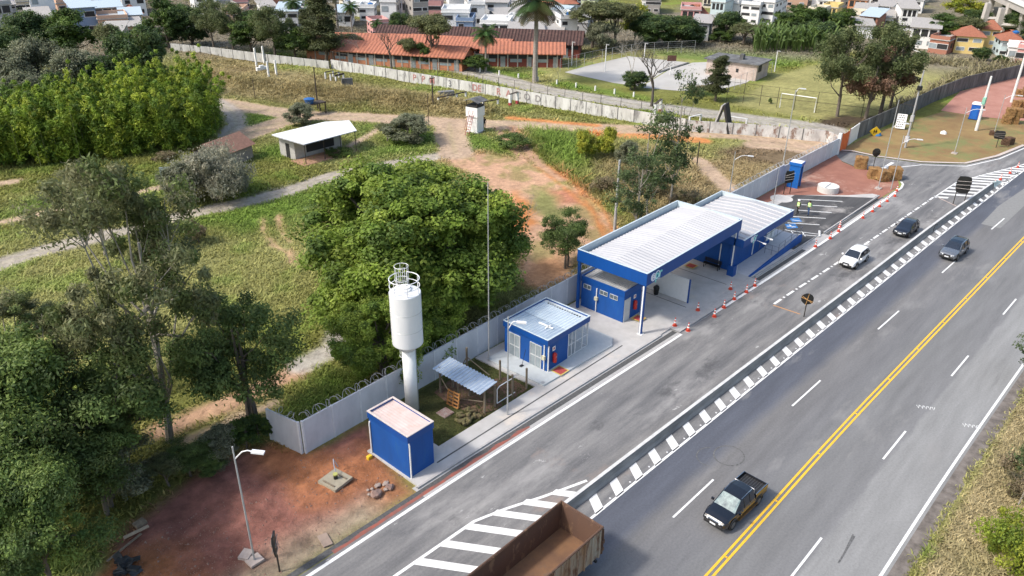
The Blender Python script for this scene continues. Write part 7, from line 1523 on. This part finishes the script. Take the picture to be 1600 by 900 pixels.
m = MB(); m.box(-.1, -1.0, 0, .12, 1.0, 4.2, Matrix.Translation((-1.25, 0, 0)) @ Matrix.Rotation(.26, 4, 'Y')); m.build('white_slab', mat('slab_offwhite', (.5, .48, .46), .9, var=.3), T); m = MB(); m.box(-.15, -1.1, 0, .15, 1.1, 4.4, Matrix.Translation((1.35, 0, 0)) @ Matrix.Rotation(-.27, 4, 'Y')); m.build('black_slab', mat('slab_black', (.022, .02, .02), .8), T)
(x0, y0) = at(262, 279); m = MB(); m.box(-.8, -.04, .5, .8, .04, 1.5); m.box(-.7, -.03, 0, -.62, .03, .5); m.box(.62, -.03, 0, .7, .03, .5); o = m.build('field_sign', mat('sign_grey_green', (.30, .36, .36), .6), loc=(x0, y0, 0)); o.rotation_euler = (0, 0, -.7); tag(o, 'small pale sign in the bright green grass left of the thicket', 'sign')
(x0, y0) = at(1046, 92); 
x, y = at(1047, 117); T = thing('basketball_hoop', 'basketball backboard on a post between the two courts', 'basketball hoop', (x, y, 0), 2.4); m = MB(); m.tube([(0, 0, 0), (0, 0, 3)], .1, 6); m.build('post', WPL, T); m = MB(); m.box(-.9, .1, 2.7, .9, .15, 3.8); m.build('backboard', mat('board_brown', (.12, .05, .035), .7), T)
for a, b, c, lb in ((945, 112, 70, 'white lamp post behind the left court'), (1006, 96, 68, 'white lamp post between the courts and the green field'), (893, 103, 66, 'lamp post at the corner of the brick gable'), (1210, 112, 80, 'white pole at the left corner of the football field')):
    x, y = at(a, b); m = MB(); h = height_at(x, y, c); m.tube([(0, 0, 0), (0, 0, h), ], [.12, .08], 6); T = thing('lamp_post', lb, 'lamp post', (x, y, 0)); m.build('pole', WPL, T); m = MB(); m.box(-.1, -.7, h, .1, .1, h+.1); m.build('lamp_head', GP, T)
# ---- town houses
HC = dict(white=(.72, .72, .71), cream=(.62, .56, .44), grey=(.36, .36, .36), blue=(.20, .28, .42), orange=(.55, .24, .12), peach=(.62, .40, .28), yellow=(.66, .50, .20), brick=(.34, .15, .10), pink=(.58, .30, .28), pale=(.50, .60, .62), lime=(.55, .60, .38), concrete=(.30, .28, .26))
HM = {k: mat('house_'+k, v, .85, var=.12, c3=tuple(a*.7 for a in v), s3=.25, t3=.6) for k, v in HC.items()}
RM = {'slab': mat('roof_slab', (.42, .42, .41), .9, var=.3), 'sheet': mat('roof_sheet_blue', (.42, .50, .56), .6, var=.15), 'fibre': mat('roof_fibre', (.38, .36, .34), .9, var=.3), 'tile': mat('roof_tile', (.32, .12, .07), .9, var=.3), 'white': mat('roof_white', (.72, .72, .71), .8, var=.1)}
TB_ = mat('roof_tank_blue', (.02, .13, .38), .5)
PLACED = []
def house(lb, pl, pr, pyb, pyt, colr, roof='slab', fl=2, yaw=None, dep=9, cols_=None, open_top=False, tank=False, seed=0):
    q = random.Random(int(pl*13+pyb*7)); xa, ya = at(pl, pyb); xb, yb = at(pr, pyb); xc, yc = (xa+xb)/2, (ya+yb)/2
    d = math.hypot(xc, yc); ux, uy = xc/d, yc/d; L = math.hypot(xb-xa, yb-ya); yaw = q.uniform(-.3, .3) if yaw is None else yaw
    L = max(4, (L-abs(math.sin(yaw))*dep*.8)/max(.5, math.cos(yaw))); h = max(3., height_at(xc, yc, pyt)-0)
    a = math.atan2(-ux, uy)+yaw+0; # x axis to the right in the picture
    a = math.atan2(-ux, uy); T = thing('house', lb, 'house', (xc, yc, 0), a+yaw); PLACED.append((xc+ux*dep/2, yc+uy*dep/2))
    m = MB(); m.box(-L/2, 0, 0, L/2, dep, h); wl_ = m.build('wall', HM[colr], T)
    fh = h/fl
    if open_top:
        m = MB(); m.box(-L/2+.3, -.02, h-1.9, L/2-.3, .0, h-.3); m.build('veranda', DARKW, T)
        for i in range(4): xx = -L/2+.3+i*(L-.6)/3; m = MB(); m.box(xx-.15, -.06, h-1.9, xx+.15, -.02, h-.3); m.build('pillar', HM[colr], T)
    for f in range(fl - (1 if open_top else 0)):
        n = max(2, int(L/3.2))
        for i in range(n):
            if q.random() < .18: continue
            xx = -L/2+(i+.5)*L/n+q.uniform(-.2, .2); w_ = q.choice([.6, .8, 1.1]); zb = f*fh+fh*.38
            fr = MB(); fr.box(xx-w_-.08, -.05, zb-.08, xx+w_+.08, -.01, zb+fh*.36+.08); wn_ = fr.build('window', HM['white'] if colr != 'white' else HM['grey'], T); p = MB(); p.box(xx-w_, -.07, zb, xx+w_, -.05, zb+fh*.36); p.build('pane', DARKW if q.random() < .7 else GLASSG, wn_)
        for sgn in (-1, 1):
            for i in range(2): yy = dep*(.3+.4*i); p = MB(); p.box(sgn*L/2-(.04 if sgn < 0 else 0), yy-.7, f*fh+fh*.38, sgn*L/2+(.04 if sgn > 0 else 0), yy+.7, f*fh+fh*.74); p.build('window', DARKW, T)
    m = MB()
    if roof in ('slab', 'white'):
        m.box(-L/2-.25, -.25, h, L/2+.25, dep+.25, h+.18); m.build('roof', RM[roof], T); m = MB()
        for b in ((-L/2-.1, -.1, L/2+.1, .1), (-L/2-.1, dep-.1, L/2+.1, dep+.1), (-L/2-.1, .1, -L/2+.1, dep-.1), (L/2-.1, .1, L/2+.1, dep-.1)): m.box(b[0], b[1], h+.18, b[2], b[3], h+.95)
        m.build('parapet', HM[colr], T)
    elif roof in ('sheet', 'fibre'):
        up = q.uniform(.3, .9); m.add([(-L/2-.5, -.6, h+.05), (L/2+.5, -.6, h+.05), (L/2+.5, dep+.4, h+up+.3), (-L/2-.5, dep+.4, h+up+.3), (-L/2-.5, -.6, h+.15), (L/2+.5, -.6, h+.15), (L/2+.5, dep+.4, h+up+.4), (-L/2-.5, dep+.4, h+up+.4)], [(0, 3, 2, 1), (4, 5, 6, 7), (0, 1, 5, 4), (1, 2, 6, 5), (2, 3, 7, 6), (3, 0, 4, 7)]); m.build('roof', RM[roof], T)
    else:
        m.add([(-L/2-.5, -.5, h), (L/2+.5, -.5, h), (L/2+.5, dep+.5, h), (-L/2-.5, dep+.5, h), (-L/2+dep*.35, dep/2, h+1.9), (L/2-dep*.35, dep/2, h+1.9)], [(0, 1, 5, 4), (1, 2, 5), (2, 3, 4, 5), (3, 0, 4), (3, 2, 1, 0)]); m.build('roof', RM['tile'], T)
    if tank: m = MB(); m.lathe([(.6, 0), (.75, .7), (.3, .95), (0, .95)], 12, L*.2, dep*.4); o = m.build('water_tank', TB_, T); o.location = (0, 0, h+(.18 if roof in ('slab', 'white') else .9))
    return T
HS = [ # label, left, right, base, top, colour, roof, floors, open, tank
 ('grey terraced house at the top left corner', -20, 33, 55, 8, 'grey', 'slab', 3, 1, 0), ('cream house with yellow gable third from the left', 35, 62, 40, 3, 'cream', 'slab', 2, 0, 0), ('white tall house with pale green trim near the top left', 60, 95, 50, -6, 'white', 'white', 3, 0, 0), ('low white house in front of the tall white one at left', 55, 88, 62, 26, 'white', 'fibre', 1, 1, 0), ('small white house between the two left evergreens', 70, 92, 62, 38, 'white', 'slab', 1, 0, 0),
 ('orange and white house behind the flat topped evergreen', 95, 122, 35, 5, 'peach', 'slab', 2, 0, 0), ('blue-grey house with blue sheet roof above the evergreens', 122, 160, 58, 12, 'blue', 'sheet', 2, 0, 0), ('long white house with blue-grey roof right of the blue house', 150, 195, 38, 12, 'white', 'sheet', 1, 1, 0), ('white house with three dark verandas at the top, left quarter', 150, 200, 14, -12, 'white', 'slab', 2, 0, 1), ('peach house below the blue sheet roofs', 160, 205, 58, 30, 'peach', 'slab', 2, 0, 0), ('low cream house beside the thin olive tree', 165, 195, 80, 50, 'cream', 'fibre', 1, 0, 0),
 ('white two storey house with two dark windows left of the tall trees', 195, 232, 26, -4, 'white', 'slab', 2, 0, 0), ('white house with reddish veranda left of the tall trees', 195, 225, 52, 24, 'white', 'sheet', 1, 1, 0), ('pink house low behind the dark tree', 200, 222, 62, 44, 'pink', 'fibre', 1, 0, 0), ('white house seen through the tall trees', 305, 345, 25, -8, 'white', 'slab', 2, 0, 0), ('white house with grey roof at the top between tree groups', 345, 388, 15, -12, 'white', 'slab', 2, 0, 0), ('orange house with white garage between the pines', 348, 385, 45, 20, 'peach', 'slab', 2, 0, 0), ('small white house at the trunk foot of tall trees', 275, 310, 52, 38, 'white', 'slab', 1, 0, 0),
 ('orange brick house behind the left palms', 415, 440, 22, -8, 'brick', 'tile', 2, 0, 0), ('white house with tilted roof behind the left palm', 432, 470, 48, 18, 'white', 'sheet', 2, 0, 0), ('long white house between palm and conifer', 462, 500, 45, 22, 'white', 'fibre', 2, 1, 0), ('cream house right of the conifer at the top', 538, 565, 18, -8, 'cream', 'slab', 2, 0, 0), ('white warehouse with arched white roof right of the conifer', 535, 580, 26, 8, 'white', 'white', 1, 0, 0), ('pale white shed behind the dark palm', 525, 552, 42, 20, 'white', 'sheet', 1, 0, 0),
 ('white two storey house with two window rows left of the dark roof', 592, 625, 48, 4, 'white', 'slab', 2, 0, 1), ('beige house with orange veranda behind the white one', 624, 655, 32, 4, 'concrete', 'slab', 2, 1, 0), ('raw grey brick apartment block of three storeys', 650, 668, 50, -6, 'concrete', 'slab', 4, 0, 0), ('white house with pink trim right of the grey block', 667, 690, 36, -10, 'pink', 'slab', 3, 0, 0), ('low white house below the grey brick block', 625, 665, 52, 34, 'grey', 'fibre', 1, 0, 0),
 ('wide white flat roofed building above the dark roof', 690, 735, 54, 20, 'white', 'white', 2, 0, 0), ('blue-grey faced narrow house beside the wide white building', 714, 738, 60, 34, 'blue', 'slab', 2, 0, 0), ('tall white house with black side right of the wide building', 732, 758, 42, 8, 'white', 'slab', 2, 0, 0), ('white long house at the top over the dark roof', 700, 745, 16, -8, 'white', 'fibre', 2, 0, 0), ('white L shaped house with shaded porch at the top centre', 755, 795, 32, 4, 'white', 'fibre', 2, 0, 0), ('white wide house with dark veranda above the right orange roof', 748, 798, 66, 38, 'white', 'white', 2, 1, 0), ('small white house wedged right of the veranda house', 790, 812, 60, 34, 'white', 'slab', 2, 0, 0), ('low grey roofed house behind the tall palm', 772, 830, 45, 24, 'grey', 'fibre', 1, 0, 0),
 ('orange house at the top right of the tall palm', 852, 876, 24, 2, 'orange', 'slab', 2, 0, 0), ('white shed with blue roof right of the palm', 855, 876, 50, 22, 'white', 'sheet', 1, 0, 0), ('white house with arched red roof behind the palm', 875, 906, 30, 6, 'white', 'tile', 2, 0, 0), ('white three storey house with red base right of the palm', 876, 900, 72, 30, 'white', 'slab', 3, 0, 1), ('pale yellow house with dark windows right of the arched roof', 905, 930, 24, -6, 'lime', 'slab', 3, 0, 0), ('low beige house behind the dark roof end', 848, 878, 78, 52, 'cream', 'fibre', 1, 0, 0), ('grey tiny house behind the olive tree', 898, 912, 55, 36, 'grey', 'slab', 1, 0, 0), ('white low house before the palm trunk, behind the dark roof', 797, 850, 82, 50, 'grey', 'fibre', 1, 1, 0),
 ('pink house with orange roof above the grove', 1062, 1092, 42, 16, 'pink', 'slab', 1, 1, 0), ('orange roofed low house right of the pink house', 1075, 1108, 40, 24, 'orange', 'tile', 1, 0, 0), ('grey mouldy walled house behind the field', 1078, 1107, 64, 36, 'grey', 'fibre', 2, 0, 0), ('tiny white house above the grove at the top', 1005, 1020, 20, 0, 'white', 'slab', 1, 0, 0), ('tall dark grey structure above the grove', 1012, 1026, 22, 0, 'concrete', 'slab', 2, 0, 0),
 ('pale green two storey house with dark balcony', 1110, 1128, 30, 4, 'pale', 'slab', 2, 1, 0), ('white long house between pale green house and white apartment', 1126, 1155, 24, 6, 'white', 'slab', 2, 0, 0), ('big white apartment house with five small windows', 1150, 1188, 38, 8, 'white', 'slab', 3, 0, 0), ('white narrow house with pink pipe right of the big apartment', 1186, 1202, 38, 4, 'white', 'slab', 3, 0, 0), ('white house at the left end of the hillside row', 1198, 1216, 30, 0, 'white', 'white', 3, 0, 0), ('orange topped white house above the large rounded tree', 1218, 1264, 12, -10, 'peach', 'slab', 2, 0, 0), ('white grid windowed house at the top above the trees', 1266, 1290, 12, -10, 'white', 'slab', 2, 0, 0), ('cream house right of the grid windowed house', 1290, 1312, 14, -10, 'cream', 'slab', 2, 0, 0), ('white long balcony house at the top of the hillside', 1308, 1330, 10, -10, 'white', 'fibre', 2, 0, 0),
 ('orange walled house with dark garage in the hillside row', 1322, 1350, 22, 0, 'orange', 'slab', 2, 1, 0), ('white house with grey fibre roof left in the lower row', 1332, 1362, 36, 18, 'white', 'fibre', 1, 0, 0), ('brick red unfinished house with lean-to roof', 1340, 1368, 52, 26, 'brick', 'sheet', 2, 1, 0), ('white boxy house at the top right of the orange house', 1358, 1382, 18, -4, 'white', 'slab', 2, 0, 0), ('white balcony house in the middle of the hillside row', 1362, 1390, 32, 10, 'white', 'fibre', 2, 1, 0), ('white house with dark top floor, hillside centre right', 1382, 1405, 24, 0, 'white', 'slab', 2, 1, 0), ('low white house below the brick red one', 1335, 1362, 60, 42, 'white', 'fibre', 1, 0, 0), ('grey roofed house right of the brick red one', 1366, 1392, 46, 28, 'white', 'fibre', 1, 0, 0),
 ('tall white three storey house with grey roof veranda', 1400, 1430, 48, 14, 'white', 'fibre', 3, 1, 0), ('white house with satellite dishes behind the tall white one', 1405, 1438, 20, 0, 'white', 'slab', 2, 0, 1), ('white two storey house with flat sheet roof left of the yellow house', 1420, 1458, 76, 44, 'white', 'fibre', 2, 1, 0), ('low reddish walled house below the flat roofed white one', 1452, 1474, 84, 70, 'brick', 'slab', 1, 0, 0)]
for (lb, a, b, c, d, cl, rf, fl, op, tk) in HS: house(lb, a, b, c, d, cl, rf, fl, open_top=bool(op), tank=bool(tk))
T = house('large yellow house with hipped brown tile roof near the viaduct', 1488, 1532, 84, 57, 'yellow', 'tile', 2, yaw=.15, dep=8); house('narrow yellow stair tower joined to the yellow house', 1530, 1552, 74, 46, 'yellow', 'tile', 2, yaw=.1, dep=5); house('pale blue house with pink tiled roof beside the yellow house', 1558, 1592, 90, 64, 'pale', 'tile', 2, yaw=.25, dep=7, tank=True); house('white porch annex of the pale blue house', 1572, 1602, 97, 86, 'white', 'white', 1, yaw=.1, dep=4); house('small pink garage at the right picture edge', 1590, 1612, 100, 87, 'pink', 'slab', 1, yaw=0, dep=4)
fl_ = [('white', 'slab'), ('grey', 'fibre'), ('white', 'fibre'), ('cream', 'slab'), ('concrete', 'slab'), ('white', 'white')]
# viaduct
T = thing('viaduct', 'concrete road viaduct on tall piers at the top right corner', 'bridge', (245, 48, 0))
CB = mat('bridge_concrete', (.45, .42, .39), .9, var=.2, stretch=(1, 1, .3)); pp = [at(1543, 28), at(1566, 50), at(1588, 62)]
hts = [height_at(*pp[0], 0), height_at(*pp[1], 6), height_at(*pp[2], 14)]
dv = Vector((pp[2][0]-pp[0][0], pp[2][1]-pp[0][1], 0)).normalized(); nv = Vector((-dv.y, dv.x, 0))
for (x, y), h in zip(pp, hts):
    for s in (0, 5): m = MB(); m.tube([(x-nv.x*s, y-nv.y*s, 0), (x-nv.x*s, y-nv.y*s, h)], [.95, .8], 4); W(m, 'pier', CB, T)
    m = MB(); m.tube([(x-nv.x*(-1), y+nv.y, h*.45), (x-nv.x*5.5, y-nv.y*5.5, h*.45)], .5, 4); W(m, 'crossbeam', CB, T)
A_ = Vector((*pp[0], hts[0]))-dv*25; B_ = Vector((*pp[2], hts[2]))+dv*35; m = MB(); wv = nv*7; up = Vector((0, 0, 1.6)); n1 = nv*-1.2
m.add([A_+n1, B_+n1, B_+wv, A_+wv, A_+n1+up, B_+n1+up, B_+wv+up, A_+wv+up], [(0, 3, 2, 1), (4, 5, 6, 7), (0, 1, 5, 4), (1, 2, 6, 5), (2, 3, 7, 6), (3, 0, 4, 7)]); W(m, 'deck', CB, T)
m = MB(); m.add([A_+n1+up, B_+n1+up, B_+n1*1.3+up, A_+n1*1.3+up, A_+n1+up*1.6, B_+n1+up*1.6, B_+n1*1.3+up*1.6, A_+n1*1.3+up*1.6], [(0, 1, 2, 3), (4, 5, 6, 7), (0, 1, 5, 4), (2, 3, 7, 6)]); W(m, 'parapet', WHITE, T)
# packed small houses between the named ones
q9 = random.Random(77); nfill = 0; bands = [(-30, 235, -8, 62), (300, 400, -8, 30), (415, 475, -8, 45), (535, 905, -10, 60), (1105, 1215, -10, 36), (1215, 1440, -12, 52), (860, 1100, -14, 4), (1440, 1540, -16, -4), (-30, 1440, -14, 4)]
for k in range(2600):
    b = bands[k % len(bands)]; a = q9.uniform(b[0], b[1]); py = q9.uniform(b[2], b[3]); wpx = q9.uniform(15, 25); x, y = at(a, py); d_ = math.hypot(x, y); cx, cy = x+x/d_*4, y+y/d_*4
    if any((cx-u)**2+(cy-v)**2 < 8.2**2 for u, v in PLACED): continue
    if nfill >= 150: break
    hpx = q9.choice([11, 15, 20]); c_, r_2 = fl_[nfill % 6] if q9.random() < .8 else (q9.choice(['peach', 'blue', 'yellow', 'brick', 'pink', 'pale']), q9.choice(['tile', 'fibre', 'slab']))
    hh_ = house('low house partly hidden in the packed rows of the far town', a-wpx/2, a+wpx/2, py, py-hpx, c_, r_2, 1 if hpx < 12 else 2, dep=6.5, open_top=q9.random() < .3, tank=q9.random() < .25); hh_['group'] = 'packed low houses of the far town'; nfill += 1
print('fill', nfill)
